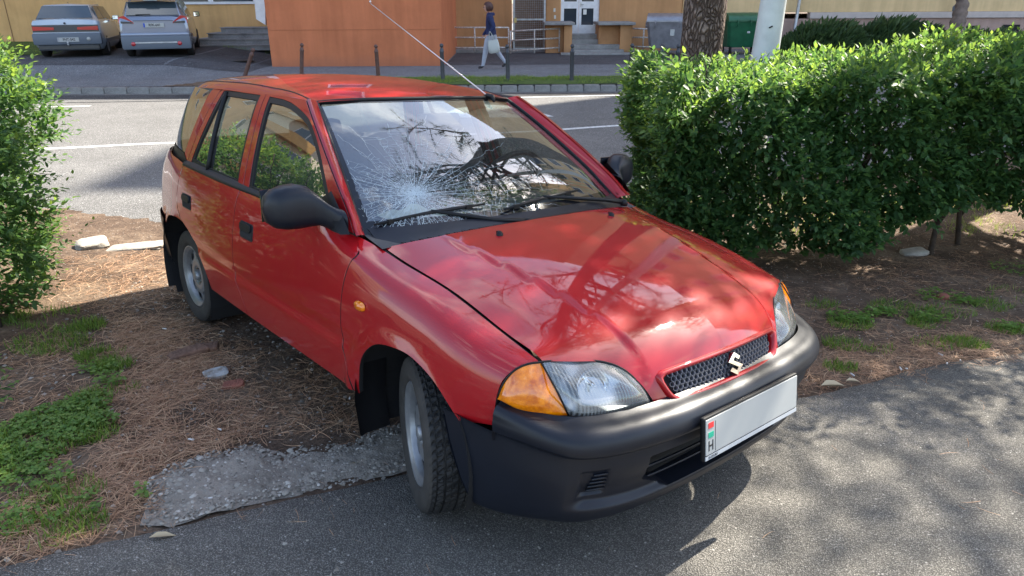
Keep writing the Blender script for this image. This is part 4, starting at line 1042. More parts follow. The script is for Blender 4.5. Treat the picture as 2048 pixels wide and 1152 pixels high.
def seat(x, y, w, rear=False):
    s = empty('seat'); s.parent = car; s.location = (x, y, .36)
    mb = MB(); mb.bbox((0, 0, .10), (.52, w, .18), .05); auto_smooth(fix_normals(mb.build('seat_cushion', SEATM, s)), 60)
    mb = MB(); mb.bbox((-.30, 0, .40), (.13, w, .60), .05, Matrix.Rotation(R(-14), 3, 'Y')); auto_smooth(fix_normals(mb.build('seat_back', SEATM, s)), 60)
    if rear: return
    mb = MB(); mb.bbox((-.375, 0, .775), (.09, .25, .16), .035, Matrix.Rotation(R(-10), 3, 'Y')); auto_smooth(fix_normals(mb.build('head_rest', SEATM, s)), 60)
    mb = MB()
    for q in (-.06, .06): mb.tube([(-.37, q, .72), (-.355, q, .62)], .006, 6)
    mb.build('head_rest_rods', CHROME, s)
seat(-1.05, -.36, .48); seat(-1.05, .36, .48); seat(-1.88, 0, 1.22, True)
# inner trims so the glasshouse is not paper thin
for sd in (-1, 1):
    panel('door_lining', SIDE, [(-.45, .7, .40), (-1.9, .7, .40), (-2.2, .7, .60), (-2.2, .7, .915), (-1.2, .7, .90), (-.45, .7, .89)], CABIN, car, side=sd, h=.12, off=-.055, gap=0, flange=False)
uvpanel('roof_lining', ROOF, [(.03, .12), (ROOF.U - .03, .12), (ROOF.U - .03, ROOF.V), (.03, ROOF.V)], mat('pale_headlining', (.35, .33, .30), rough=.95), car, both=True, gap=0, h=.1, off=-.022)
mb = MB(); mb.bbox((-.93, 0, 1.235), (.03, .22, .06), .012); fix_normals(mb.build('rear_view_mirror', CABIN, car))
# a pale cloth and papers left on the dashboard
mb = MB(); mb.smooth = True
mb.grid([[(-.46 - i * .03, -.52 + j * .03, .905 + .02 * math.sin(i * 1.7 + j * 1.1) * math.sin(j * .8) + .012 * rc.random()) for j in range(9)] for i in range(7)])
pc = mb.build('crumpled_paper', mat('crumpled_pale_paper', (.50, .50, .40), rough=.8), None); pc.matrix_world = CM; tag(pc, 'crumpled pale paper lying behind the shattered windscreen', 'paper')
# ================================================================= GROUND
_Wm = np.array([[0.999986, -0.001961, -0.004855], [-0.005236, -0.374601, -0.927171], [0.0, 0.927184, -0.374607]]); _F = 1429.262
def ray(px, py): return _Wm.T @ np.array([(px - 1024) / _F, (py - 576) / _F, 1.0])
def at(px, py, Y):
    """point of the photograph at distance Y"""
    d = ray(px, py); return Vector(np.array([0, 0, 1.75]) + d * (Y / d[1]))
def atz(px, py, z):
    d = ray(px, py); t = (z - 1.75) / d[2]; return Vector(np.array([0, 0, 1.75]) + d * t)
def nearp(px, py):
    d = ray(px, py); n = np.array([.0284, .077, 1]); t = (.251 - 1.75) / (n @ d); return Vector(np.array([0, 0, 1.75]) + t * d)
def G(x, y):
    """height of the ground: the verge falls towards the road, which lies level"""
    P = .251 - .0284 * max(-5, min(5, x)) - .077 * max(-4, y); m = -.172; s = .016; k = (P - m) / s
    return m + s * (k if k > 30 else math.log1p(math.exp(k)))
def nz(x, y, s=1.0, o=0): return noise.noise(Vector((x * s + o, y * s, .37 * o)))

def node_mat(name, fn, rough=.9):
    m = bpy.data.materials.new(name); m.use_nodes = True; nt = m.node_tree; b = nt.nodes['Principled BSDF']; b.inputs['Roughness'].default_value = rough; b.inputs['Specular IOR Level'].default_value = .25
    fn(nt, b); return m
def N(nt, t, **kw):
    n = nt.nodes.new(t)
    for k, v in kw.items():
        if k in n.inputs.keys() if hasattr(n.inputs, 'keys') else False: n.inputs[k].default_value = v
        else: setattr(n, k, v)
    return n
def ramp(nt, fac, stops):
    r = nt.nodes.new('ShaderNodeValToRGB'); e = r.color_ramp.elements
    while len(e) < len(stops): e.new(.5)
    for q, (p, c) in zip(e, stops): q.position = p; q.color = rgb(c)
    nt.links.new(fac, r.inputs[0]); return r.outputs[0]
def noise_n(nt, vec, scale, det=6, rough=.6):
    n = nt.nodes.new('ShaderNodeTexNoise'); n.inputs['Scale'].default_value = scale; n.inputs['Detail'].default_value = det; n.inputs['Roughness'].default_value = rough; nt.links.new(vec, n.inputs['Vector']); return n.outputs[0]
def vor(nt, vec, scale, feat='F1', out='Distance'):
    n = nt.nodes.new('ShaderNodeTexVoronoi'); n.feature = feat; n.inputs['Scale'].default_value = scale; nt.links.new(vec, n.inputs['Vector']); return n.outputs[out]
def mixc(nt, f, a, b, typ='MIX'):
    n = nt.nodes.new('ShaderNodeMix'); n.data_type = 'RGBA'; n.blend_type = typ
    for s, v in (('Factor', f), ('A', a), ('B', b)):
        if isinstance(v, (int, float)): n.inputs[s].default_value = v
        elif isinstance(v, tuple): n.inputs[s].default_value = rgb(v)
        else: nt.links.new(v, n.inputs[s])
    return n.outputs['Result']
def math_n(nt, op, a, b=0.5, clamp=False):
    n = nt.nodes.new('ShaderNodeMath'); n.operation = op; n.use_clamp = clamp
    for i, v in enumerate((a, b)):
        if isinstance(v, (int, float)): n.inputs[i].default_value = v
        else: nt.links.new(v, n.inputs[i])
    return n.outputs[0]
def bump_n(nt, b, h, strength, dist):
    n = nt.nodes.new('ShaderNodeBump'); n.inputs['Strength'].default_value = strength; n.inputs['Distance'].default_value = dist; nt.links.new(h, n.inputs['Height']); nt.links.new(n.outputs[0], b.inputs['Normal'])
def asphalt(name, base, chips, warm=(1, 1, 1), sc=150, patch=.38, dirt=None):
    def fn(nt, b):
        v = nt.nodes.new('ShaderNodeTexCoord').outputs['Object']
        vc = nt.nodes.new('ShaderNodeTexVoronoi'); vc.inputs['Scale'].default_value = sc; nt.links.new(v, vc.inputs['Vector'])
        sep = nt.nodes.new('ShaderNodeSeparateColor'); nt.links.new(vc.outputs['Color'], sep.inputs[0])
        c1 = ramp(nt, sep.outputs[0], [(0, tuple(k * .55 for k in base)), (.5, base), (.86, tuple(k * 1.35 for k in base)), (.95, chips), (1, tuple(min(1, k * 1.5) for k in chips))])
        # binder between the chips
        c2 = mixc(nt, ramp(nt, vc.outputs['Distance'], [(.35, (0, 0, 0)), (.62, (1, 1, 1))]), c1, tuple(k * .45 for k in base))
        l = noise_n(nt, v, 1.1, 7, .65); c3 = mixc(nt, 1.0, c2, ramp(nt, l, [(.3, (1 - patch,) * 3), (.7, (1 + patch * .5,) * 3)]), 'MULTIPLY')
        vb = nt.nodes.new('ShaderNodeTexVoronoi'); vb.inputs['Scale'].default_value = sc * .33; nt.links.new(v, vb.inputs['Vector']); sb = nt.nodes.new('ShaderNodeSeparateColor'); nt.links.new(vb.outputs['Color'], sb.inputs[0])
        far = math_n(nt, 'MULTIPLY', math_n(nt, 'GREATER_THAN', sb.outputs[1], .955), math_n(nt, 'LESS_THAN', vb.outputs['Distance'], .26)); c3 = mixc(nt, far, c3, tuple(min(1, k * 1.35) for k in chips))
        if dirt: c3 = mixc(nt, ramp(nt, noise_n(nt, v, 2.3, 6, .7), [(.50, (0, 0, 0)), (.72, (.75, .75, .75))]), c3, dirt)
        nt.links.new(c3, b.inputs['Base Color'])
        h = math_n(nt, 'ADD', math_n(nt, 'MULTIPLY', vc.outputs['Distance'], -1.0), noise_n(nt, v, sc * .6, 3)); bump_n(nt, b, h, .85, .006)
    return node_mat(name, fn, .88)
ASPH = asphalt('pavement_asphalt', (.205, .192, .170), (.27, .255, .23), sc=210)
ROAD = asphalt('road_asphalt', (.215, .208, .198), (.33, .33, .32), sc=110, patch=.18)
WALKM = asphalt('far_footway_asphalt', (.235, .245, .26), (.33, .33, .33), sc=70, patch=.22)
PARKM = asphalt('dark_parking_asphalt', (.115, .115, .125), (.2, .2, .2), sc=60, patch=.3)
def dirt_fn(nt, b):
    v = nt.nodes.new('ShaderNodeTexCoord').outputs['Object']
    a = noise_n(nt, v, 2.2, 9, .68); c = ramp(nt, a, [(.30, (.060, .041, .030)), (.48, (.115, .079, .056)), (.60, (.175, .128, .092)), (.74, (.25, .195, .145))])
    f = noise_n(nt, v, 46, 8, .72); c = mixc(nt, .85, c, ramp(nt, f, [(.33, (.45, .42, .40)), (.66, (1.4, 1.36, 1.3))]), 'MULTIPLY')
    vp = nt.nodes.new('ShaderNodeTexVoronoi'); vp.inputs['Scale'].default_value = 62; nt.links.new(v, vp.inputs['Vector']); sp = nt.nodes.new('ShaderNodeSeparateColor'); nt.links.new(vp.outputs['Color'], sp.inputs[0])
    k = math_n(nt, 'MULTIPLY', math_n(nt, 'GREATER_THAN', sp.outputs[0], .93), math_n(nt, 'LESS_THAN', vp.outputs['Distance'], .30)); c = mixc(nt, k, c, (.42, .38, .33))
    nt.links.new(c, b.inputs['Base Color']); bump_n(nt, b, math_n(nt, 'ADD', math_n(nt, 'MULTIPLY', f, .7), math_n(nt, 'MULTIPLY', noise_n(nt, v, 9, 6), 1.6)), .9, .03)
DIRT = node_mat('needle_strewn_soil', dirt_fn, .95)
def turf_fn(nt, b):
    v = nt.nodes.new('ShaderNodeTexCoord').outputs['Object']
    c = ramp(nt, noise_n(nt, v, 3.0, 8, .7), [(.3, (.045, .075, .018)), (.55, (.075, .12, .028)), (.72, (.13, .14, .055))]); nt.links.new(c, b.inputs['Base Color']); bump_n(nt, b, noise_n(nt, v, 60, 5), .8, .03)
TURF = node_mat('short_turf', turf_fn, .95)
def conc(name, base, sc=1.0, crack=0):
    def fn(nt, b):
        v = nt.nodes.new('ShaderNodeTexCoord').outputs['Object']
        c = ramp(nt, noise_n(nt, v, 5 * sc, 9, .7), [(.3, tuple(k * .62 for k in base)), (.55, base), (.75, tuple(k * 1.2 for k in base))])
        vp = nt.nodes.new('ShaderNodeTexVoronoi'); vp.inputs['Scale'].default_value = 75 * sc; nt.links.new(v, vp.inputs['Vector']); sp = nt.nodes.new('ShaderNodeSeparateColor'); nt.links.new(vp.outputs['Color'], sp.inputs[0])
        st = math_n(nt, 'MULTIPLY', math_n(nt, 'GREATER_THAN', sp.outputs[0], .62), math_n(nt, 'LESS_THAN', vp.outputs['Distance'], .36))
        c = mixc(nt, math_n(nt, 'MULTIPLY', st, .6), c, mixc(nt, sp.outputs[1], tuple(k * .6 for k in base), tuple(min(1, k * 1.7) for k in base))); nt.links.new(c, b.inputs['Base Color'])
        bump_n(nt, b, math_n(nt, 'ADD', math_n(nt, 'MULTIPLY', noise_n(nt, v, 24 * sc, 8, .7), 1.2), math_n(nt, 'MULTIPLY', st, .35)), .9, .012)
    return node_mat(name, fn, .9)
CONC = conc('worn_gravelly_concrete', (.27, .24, .20)); KERBM = conc('kerb_concrete', (.27, .262, .25), .7); STEPM = conc('step_concrete', (.30, .295, .285), .5)

def sheet(name, poly_fn, nx, ny, x0, x1, y0, y1, zf, m):
    pass
def gridsheet(name, xs, ys, zf, m, keep=None):
    mb = MB(); mb.smooth = True; a, b = len(xs), len(ys)
    mb.v = [(x, y, zf(x, y)) for x in xs for y in ys]
    for i in range(a - 1):
        for j in range(b - 1):
            if keep and not keep((xs[i] + xs[i + 1]) / 2, (ys[j] + ys[j + 1]) / 2): continue
            mb.f.append((i * b + j, (i + 1) * b + j, (i + 1) * b + j + 1, i * b + j + 1)); mb.m.append(0); mb.sm.append(True)
    o = mb.build(name, m); o['kind'] = 'structure'; return o
def nearrelief(x, y):
    if not (-6 < x < 7 and -1 < y < 8): return 0
    return .010 * nz(x, y, 2.1, 3) + .006 * nz(x, y, 6.0, 5) + .003 * nz(x, y, 17, 9)
xs = sorted(set([-400, -200, -100, -60, -40, -25, -15, -10, -8, 8, 10, 15, 25, 40, 60, 100, 200, 400] + [round(-7 + .07 * i, 3) for i in range(201)]))
ys = sorted(set([-400, -200, -80, -30, -10, -5, -3, -2, -1, 9, 12, 16, 20, 30, 50, 90, 160, 400] + [round(0 + .07 * i, 3) for i in range(118)]))
gridsheet('ground', xs, ys, lambda x, y: G(x, y) + nearrelief(x, y) * (1 if y < 7 else 0) - (.10 if y > 8.6 else 0), DIRT)
# near footway: asphalt, its far edge ragged
_ep = [nearp(*q) for q in ((-900, 1300), (0, 1135), (280, 1076), (420, 1034), (600, 990), (720, 968), (830, 945), (1000, 908), (1300, 850), (1620, 790), (1800, 745), (2048, 700), (2800, 560))]; _ex = [p.x for p in _ep]; _ey = [p.y for p in _ep]
def edge_y(x): return float(np.interp(x, _ex, _ey)) + .434 * min(0, x - _ex[0]) + .434 * max(0, x - _ex[-1]) + (.04 * nz(x, 0, 1.9, 1) + .018 * nz(x, 0, 9, 2))
mb = MB(); mb.smooth = True; XS = np.linspace(-9, 9, 321)
T = [0, .004, .02, .08, .2, .4, .7, 1.0]
mb.grid([[(x, edge_y(x) - t * 6.0, G(x, edge_y(x) - t * 6) + (.010 if t > .0 else -.02) + .004 * nz(x, edge_y(x) - t * 6, .9, 4)) for t in T] for x in XS])
o = fix_normals(mb.build('footway', ASPH)); o['kind'] = 'structure'
# gravelly concrete slab between the soil and the asphalt
cp = [(286, 1052), (294, 1000), (300, 962), (338, 936), (380, 925), (420, 906), (470, 897), (505, 893), (560, 905), (600, 893), (660, 893), (712, 884), (760, 862), (830, 842), (900, 835), (930, 860), (880, 915), (832, 940), (770, 957), (715, 970), (650, 981), (590, 993), (520, 1010), (450, 1024), (400, 1038), (340, 1054)]
cw_ = [nearp(*p) for p in cp]; cp2 = np.array([[p.x, p.y] for p in cw_]); cp2 = resample(np.array(cp2), .03); cp2 = cp2 + np.array([[.012 * nz(p[0], p[1], 14, 1), .012 * nz(p[0], p[1], 14, 7)] for p in cp2])
if area2(cp2) < 0: cp2 = cp2[::-1]
v2, F = cdt(cp2, [], .018); dd = mindist(v2, cp2)
mb = MB(); mb.smooth = True; mb.add([(x, y, G(x, y) + .003 + .009 * min(1, d / .10) + .008 * nz(x, y, 7, 2) + .008 * nz(x, y, 23, 2) + .004 * nz(x, y, 60, 3)) for (x, y), d in zip(v2, dd)], F); o = mb.build('concrete_slab', CONC); o['kind'] = 'structure'

# road
def road_near(x): return 5.50 + .42 * (x + 3.2) if x > -3.6 else 5.33 + .22 * (x + 3.6)
XR = np.linspace(-34, 34, 260)
mb = MB(); mb.smooth = True
mb.grid([[(x, yy, -.150 + .012 * math.sin(min(1, t) * math.pi) - (.05 if t == -1 else 0)) for t, yy in [(-1, road_near(x) + .03 * nz(x, 0, 3, 4))] + [(t, road_near(x) + .01 + .03 * nz(x, 0, 3, 4) + (16.30 - road_near(x)) * t) for t in np.linspace(0, 1, 12)]] for x in XR if -28 < x < 12])
o = fix_normals(mb.build('road', ROAD)); o['kind'] = 'structure'
LINEM = mat('worn_white_road_paint', (.62, .62, .60), rough=.8, var=.35, vscale=22, dark=(.30, .30, .30))
def zr(x, y): t = (y - road_near(x)) / (16.3 - road_near(x)); return -.150 + .012 * math.sin(max(0, min(1, t)) * math.pi)
def marking(pts, w, name='road_line'):
    P = [np.array(p) for p in crv([(a, b, 0) for a, b in pts], 10)]; mb = MB()
    mb.grid([[(p[0], p[1] - w / 2, zr(p[0], p[1] - w / 2) + .004), (p[0], p[1] + w / 2, zr(p[0], p[1] + w / 2) + .004)] for p in P]); o = fix_normals(mb.build(name, LINEM)); o['kind'] = 'structure'
marking([(-9.5, 9.15), (-6.2, 9.95), (-4.91, 10.28), (-2.2, 10.62), (.09, 11.04), (1.94, 11.66), (4.5, 12.3)], .13)
marking([(-11, 13.95), (-8.67, 14.22), (-8.2, 14.28)], .10); marking([(-.4, 15.2), (2.4, 15.56), (5, 15.9)], .10)
mb = MB(); arrow = [(-1.3, 12.55), (.22, 12.48), (.74, 12.58), (.12, 13.92), (-.5, 14.2), (-1.0, 13.7)]
mb.add([(x, y, zr(x, y) + .005) for x, y in arrow], [tuple(range(6))]); o = fix_normals(mb.build('road_arrow', LINEM)); o['kind'] = 'structure'
# dark tar seam along the far lane
mb = MB(); mb.grid([[(x, 14.9 + .09 * (x + 8) + .04 * nz(x, 0, 2, 8) + w, zr(x, 15) + .003) for w in (-.05, .05)] for x in np.linspace(-9, 4, 90)]); o = fix_normals(mb.build('tar_seam', mat('tar', (.02, .02, .022), rough=.6))); o['kind'] = 'structure'
mb = MB(); mb.grid([[(x, 15.35 + .35 * t + .03 * nz(x, t, 2, 8), zr(x, 15.5) + .0025) for t in (0, 1, 2)] for x in np.linspace(-10, 6, 60)]); o = fix_normals(mb.build('gutter_patch', asphalt('older_gutter_asphalt', (.085, .085, .088), (.2, .2, .2), sc=80))); o['kind'] = 'structure'
# kerb of single stones
kerb = empty('kerb', (0, 16.3, 0)); kerb['kind'] = 'structure'
def stone_mesh(L):
    b_ = bmesh.new(); bmesh.ops.create_cube(b_, size=1)
    for v in b_.verts: v.co = Vector((v.co.x * (L - .016), v.co.y * .15, v.co.z * .30))
    bmesh.ops.bevel(b_, geom=[e for e in b_.edges if all(v.co.z > 0 for v in e.verts)], offset=.016, segments=2, affect='EDGES')
    me = bpy.data.meshes.new('kerb_stone'); b_.to_mesh(me); b_.free(); me.materials.append(KERBM); return me
m50, m36 = stone_mesh(.50), stone_mesh(.365); x = -13.5
while x < 14:
    L = .50 if x < -3.5 else .365; o = link('kerb_stone', m50 if L == .5 else m36, kerb); o.location = (x + L / 2, rnd.uniform(-.006, .006) + .075, -.168 + rnd.uniform(-.005, .005)); o.rotation_euler = (rnd.uniform(-.02, .02), rnd.uniform(-.006, .006), rnd.uniform(-.012, .012)); x += L
# far side: grass strip, footway, forecourt, parking
def farz(x, y):
    z = -.012
    if x < -6.9: z += .32 * float(sstep(np.array([y]), 18.4, 20.7)[0]) * float(sstep(np.array([-x]), 6.9, 9.6)[0]) + .10 * float(sstep(np.array([y]), 21, 26)[0])
    return z
yy_ = list(np.linspace(16.44, 29.5, 44)) + [35, 60]
gridsheet('far_footway', [-60, -40, -28] + list(np.linspace(-20, 10, 62)) + [14, 20, 40, 60], yy_, farz, WALKM)
gridsheet('parking_area', list(np.linspace(-22, -6.95, 30)), list(np.linspace(19.75, 26.2, 22)), lambda x, y: farz(x, y) + .004, PARKM, keep=lambda x, y: y > 19.9)
gridsheet('forecourt', list(np.linspace(-1.9, 5.6, 20)), list(np.linspace(21.6, 27, 12)), lambda x, y: farz(x, y) + .004 + (.002 if y > 21.7 else 0), PARKM)
gridsheet('verge', list(np.linspace(-7.2, 16, 90)), list(np.linspace(16.46, 18.3, 10)), lambda x, y: farz(x, y) + .008 + .03 * math.sin(math.pi * min(1, max(0, (y - 16.46) / 1.8))) + .012 * nz(x, y, 3, 3), TURF, keep=lambda x, y: y < 18.0 + .18 * nz(x, 0, 1.3, 4) and (x > -6.6 + .6 * (y - 16.4)))
gridsheet('verge_soil', list(np.linspace(-7.9, -5.2, 20)), list(np.linspace(16.46, 17.9, 9)), lambda x, y: farz(x, y) + .005, DIRT, keep=lambda x, y: x > -7.8 + .6 * (y - 16.4))
gridsheet('lawn', list(np.linspace(-26, -13.4, 30)), list(np.linspace(21.6, 26.3, 12)), lambda x, y: farz(x, y) + .012 + .05 * max(0, min(1, (-13.6 - x))), TURF, keep=lambda x, y: x < -13.5 - .2 * (y - 22))
# ================================================================= THE FAR SIDE OF THE STREET
def wallmat(name, base, dirt=.18, sc=.8):
    def fn(nt, b):
        v = nt.nodes.new('ShaderNodeTexCoord').outputs['Object']
        c = ramp(nt, noise_n(nt, v, sc, 8, .68), [(.28, tuple(k * (1 - dirt) for k in base)), (.55, base), (.8, tuple(min(1, k * 1.07) for k in base))])
        mp = nt.nodes.new('ShaderNodeMapping'); mp.inputs['Scale'].default_value = (3, 3, .25); nt.links.new(v, mp.inputs[0])
        c = mixc(nt, 1.0, c, ramp(nt, noise_n(nt, mp.outputs[0], 1.4, 6, .6), [(.35, (.88, .87, .86)), (.65, (1.03, 1.03, 1.03))]), 'MULTIPLY')
        sz = nt.nodes.new('ShaderNodeSeparateXYZ'); nt.links.new(v, sz.inputs[0])
        low = math_n(nt, 'ADD', sz.outputs[2], math_n(nt, 'MULTIPLY', noise_n(nt, v, 2.2, 6), .5)); c = mixc(nt, ramp(nt, low, [(.28, (.5, .5, .5)), (.52, (0, 0, 0))]), c, tuple(k * .62 + .03 for k in base))
        nt.links.new(c, b.inputs['Base Color']); bump_n(nt, b, math_n(nt, 'ADD', noise_n(nt, v, 70, 5), math_n(nt, 'MULTIPLY', noise_n(nt, v, 2.5, 4), 1.5)), .5, .012)
    return node_mat(name, fn, .93)
ORANGE = wallmat('orange_render', (.56, .185, .085)); OCHRE = wallmat('ochre_render', (.52, .28, .13)); YEL = wallmat('yellow_ochre_render', (.66, .40, .17)); PALE = wallmat('pale_yellow_render', (.72, .52, .28)); PINK = wallmat('dusty_pink_plinth', (.44, .30, .25))
WHITE = mat('white_paint', (.72, .73, .74), rough=.45, var=.12, vscale=6); RAILM = mat('chipped_white_rail_paint', (.70, .68, .66), rough=.5, var=.35, vscale=30, dark=(.25, .19, .15)); GLZ = mat('dark_window_glass', (.035, .045, .06), rough=.06, spec=.8)
def block(name, x0, x1, y0, y1, z0, z1, m, parent=None, bev=.01):
    b = MB(); b.bbox(((x0 + x1) / 2, (y0 + y1) / 2, (z0 + z1) / 2), (x1 - x0, y1 - y0, z1 - z0), bev); return fix_normals(b.build(name, m, parent))
def upper_windows(par, x0, x1, y, z0, z1, n, rows, face=-1, axis='y'):
    for r_ in range(rows):
        for k in range(n):
            cx = x0 + (x1 - x0) * (k + .5) / n; cz = z0 + (z1 - z0) * (r_ + .5) / rows
            f = block('window', cx - .62, cx + .62, y - .04, y + .03, cz - .75, cz + .75, WHITE, par, .01); block('pane', cx - .54, cx + .54, y - .045, y - .035, cz - .67, cz + .67, GLZ, f, .002)
# left wing behind the parked cars
bL = empty('building', (-17, 26.3, 0), label='long yellow ochre building wing behind the two parked cars', cat='building')
def off(o, par):
    o.location = Vector(o.location) - par.location; return o
def pblock(name, x0, x1, y0, y1, z0, z1, m, par, bev=.01):
    root = par
    while root.parent: root = root.parent
    o = block(name, x0, x1, y0, y1, z0, z1, m, par, bev); o.location = -root.location if par is root else (0, 0, 0); return o
pblock('wall', -40, -6.9, 26.3, 36, -.2, 17.0, YEL, bL)
wf = pblock('window', at(330, 3, 26.3).x, at(512, 3, 26.3).x, 26.24, 26.30, 1.64, 3.0, WHITE, bL)
for k_ in range(2):
    xa = at(336 + 90 * k_, 3, 26.2).x; pblock('pane', xa, xa + 1.35, 26.225, 26.238, 1.73, 2.9, GLZ, wf, .002)
mb = MB(); mb.box((at(14, 40, 26.2).x, 26.285, 1.3), (.012, .012, 2.4)); mb.build('wall_joint', mat('dark_joint', (.18, .10, .05)), bL).location = -bL.location  # thin dark brown strip along the wall joint
for k_ in range(6):
    for r_ in range(3):
        xx = -38 + 5.2 * k_; w_ = pblock('window', xx, xx + 1.4, 26.22, 26.31, 4.0 + 3.2 * r_, 5.6 + 3.2 * r_, WHITE, bL); pblock('pane', xx + .08, xx + 1.32, 26.21, 26.218, 4.08 + 3.2 * r_, 5.52 + 3.2 * r_, GLZ, w_, .002)
# orange projecting block
bO = empty('building', (-4.4, 21.4, 0), label='projecting block in deep orange render beside the footway', cat='building')
w_ = pblock('wall', -6.85, -1.95, 21.4, 30, -.1, 11.0, ORANGE, bO, .03)
mb = MB(); mb.box((-4.4, 21.397, .98), (4.86, .012, .012)); mb.build('render_joint', mat('dull_orange_joint', (.40, .13, .05)), bO).location = -bO.location
for r_ in range(3):
    w2_ = pblock('window', -5.2, -3.7, 21.34, 21.41, 4.0 + 3.2 * r_, 5.6 + 3.2 * r_, WHITE, bO); pblock('pane', -5.1, -3.8, 21.33, 21.338, 4.1 + 3.2 * r_, 5.5 + 3.2 * r_, GLZ, w2_, .002)
p0_, p1_ = at(508, 8, 22.6), at(530, 50, 22.6)
b = MB(); b.add([(at(506, -60, 22.2).x, 22.2, 3.2), (at(533, -60, 22.2).x, 22.2, 3.2), (at(531, 50, 22.2).x, 22.2, at(531, 50, 22.2).z), (at(512, 38, 22.2).x, 22.2, at(512, 38, 22.2).z)], [(0, 1, 2, 3)])
b.add([(q[0], q[1] + .12, q[2]) for q in b.v], [(3, 2, 1, 0)]); b.f += [(0, 4, 5, 1), (1, 5, 6, 2), (2, 6, 7, 3), (3, 7, 4, 0)]; b.m += [0] * 4; b.sm += [False] * 4
o = fix_normals(b.build('wall_panel', WHITE)); tag(o, 'white slanted panel hanging at the left corner of the orange block', 'panel')
# corner steps left of the block
st = empty('entrance_steps', (-9.4, 25.2, .28), label='grey concrete corner steps left of the orange block', cat='steps')
for k_ in range(4):
    z0 = .26 + .165 * k_; L_ = -10.75 + .33 * k_; y0 = 24.3 + .34 * k_
    b = MB(); ch = .28
    poly = [(L_ + ch, y0), (-6.9, y0), (-6.9, 26.29), (L_, 26.29), (L_, y0 + ch)]
    b.prism(poly, 2, z0, z0 + .145); b.prism([(x + (-.03 if x < -7 else 0), y - .03 if y < 26 else y) for x, y in poly], 2, z0 + .145, z0 + .165); o = fix_normals(b.build('step', STEPM, st)); o.location = -st.location
# entrance wing: ochre recess with ramp, cage, door and piers
bE = empty('building', (2.2, 27.5, 0), label='ochre entrance wing with white double door and ramp', cat='building')
pblock('wall', -2.2, at(1024, 50, 27.4).x, 27.4, 36, -.2, 19, OCHRE, bE)
pblock('wall', at(1092, 50, 27.4).x, at(1121, 40, 27.4).x, 27.4, 36, -.2, 19, OCHRE, bE); pblock('wall', at(1198, 40, 27.4).x, at(1362, 40, 27.4).x, 27.4, 36, -.2, 19, OCHRE, bE)
pblock('wall', at(1024, 50, 27.4).x, at(1198, 40, 27.4).x, 27.46, 36, 2.75, 19, OCHRE, bE)
pblock('cage_recess', at(1026, 50, 28.6).x, at(1092, 50, 28.6).x, 28.6, 28.8, 0, 2.75, mat('brown_tiled_recess', (.25, .135, .08), rough=.7, var=.2, vscale=5), bE)
for u_, v_ in ((912, 100), (953, 100), (968, 100)):
    q = at(u_, v_, 27.38); pblock('vent', q.x - .17, q.x + .17, 27.37, 27.41, q.z - .10, q.z + .10, DARK, bE, .004)
pblock('threshold', -2.0, at(1125, 100, 26.7).x, 26.7, 27.4, -.05, .10, STEPM, bE, .015)
# double door
dx0, dx1 = at(1122, 60, 27.5).x, at(1197, 60, 27.5).x; dz0 = at(1160, 70, 27.5).z
b = MB(); b.box(((dx0 + dx1) / 2, 27.52, dz0 + 2.3), (dx1 - dx0 + .1, .10, .12)); b.box((dx0 + .02, 27.52, dz0 + 1.15), (.07, .10, 2.3)); b.box((dx1 - .02, 27.52, dz0 + 1.15), (.07, .10, 2.3)); o = b.build('door_frame', WHITE, bE); o.location = -bE.location
mid = (dx0 + dx1) / 2 - .06
for a_, c_, pa, pc in ((dx0 + .055, mid - .004, at(1128, 30, 27.45).x, at(1153, 30, 27.45).x), (mid + .004, dx1 - .055, at(1163, 30, 27.45).x, at(1187, 30, 27.45).x)):
    z1 = at(1150, 50, 27.45).z; z2 = at(1150, 17, 27.45).z; z3 = at(1150, 3, 27.45).z
    d_ = empty('door_leaf'); d_.parent = bE; d_.location = -bE.location
    b = MB()
    for X0, X1, Z0, Z1 in ((a_, c_, dz0, z1), (a_, pa, z1, dz0 + 2.24), (pc, c_, z1, dz0 + 2.24), (pa, pc, z2, z3), (pa, pc, dz0 + 2.1, dz0 + 2.24)): b.box(((X0 + X1) / 2, 27.5, (Z0 + Z1) / 2), (X1 - X0 - .001, .05, Z1 - Z0 - .001))
    b.build('leaf_frame', WHITE, d_); b = MB(); b.box(((pa + pc) / 2, 27.51, (z1 + z2) / 2), (pc - pa, .01, z2 - z1)); b.build('pane', GLZ, d_); b = MB(); b.box(((pa + pc) / 2, 27.51, (z3 + dz0 + 2.1) / 2), (pc - pa, .01, dz0 + 2.1 - z3)); b.build('pane', GLZ, d_)
b = MB(); hx = mid + .07; b.tube([(hx, 27.45, dz0 + 1.03), (hx + .10, 27.45, dz0 + 1.03)], .012, 6); b.box((hx, 27.47, dz0 + 1.02), (.03, .02, .14)); b.build('door_handle', mat('handle_metal', (.5, .5, .5), metal=.9, rough=.3), bE).location = -bE.location
b = MB(); q = at(1170, 24, 27.4); b.box((q.x, 27.44, q.z), (.12, .004, .17)); b.build('paper_notice', mat('notice_paper', (.7, .7, .66)), bE).location = -bE.location
for u_, v_ in ((1109, 20), (1110, 34)):
    q = at(u_, v_, 27.39); b = MB(); b.box((q.x, 27.395, q.z), (.07, .006, .12)); b.build('peeled_patch', mat('peeled_plaster', (.6, .57, .5)), bE).location = -bE.location
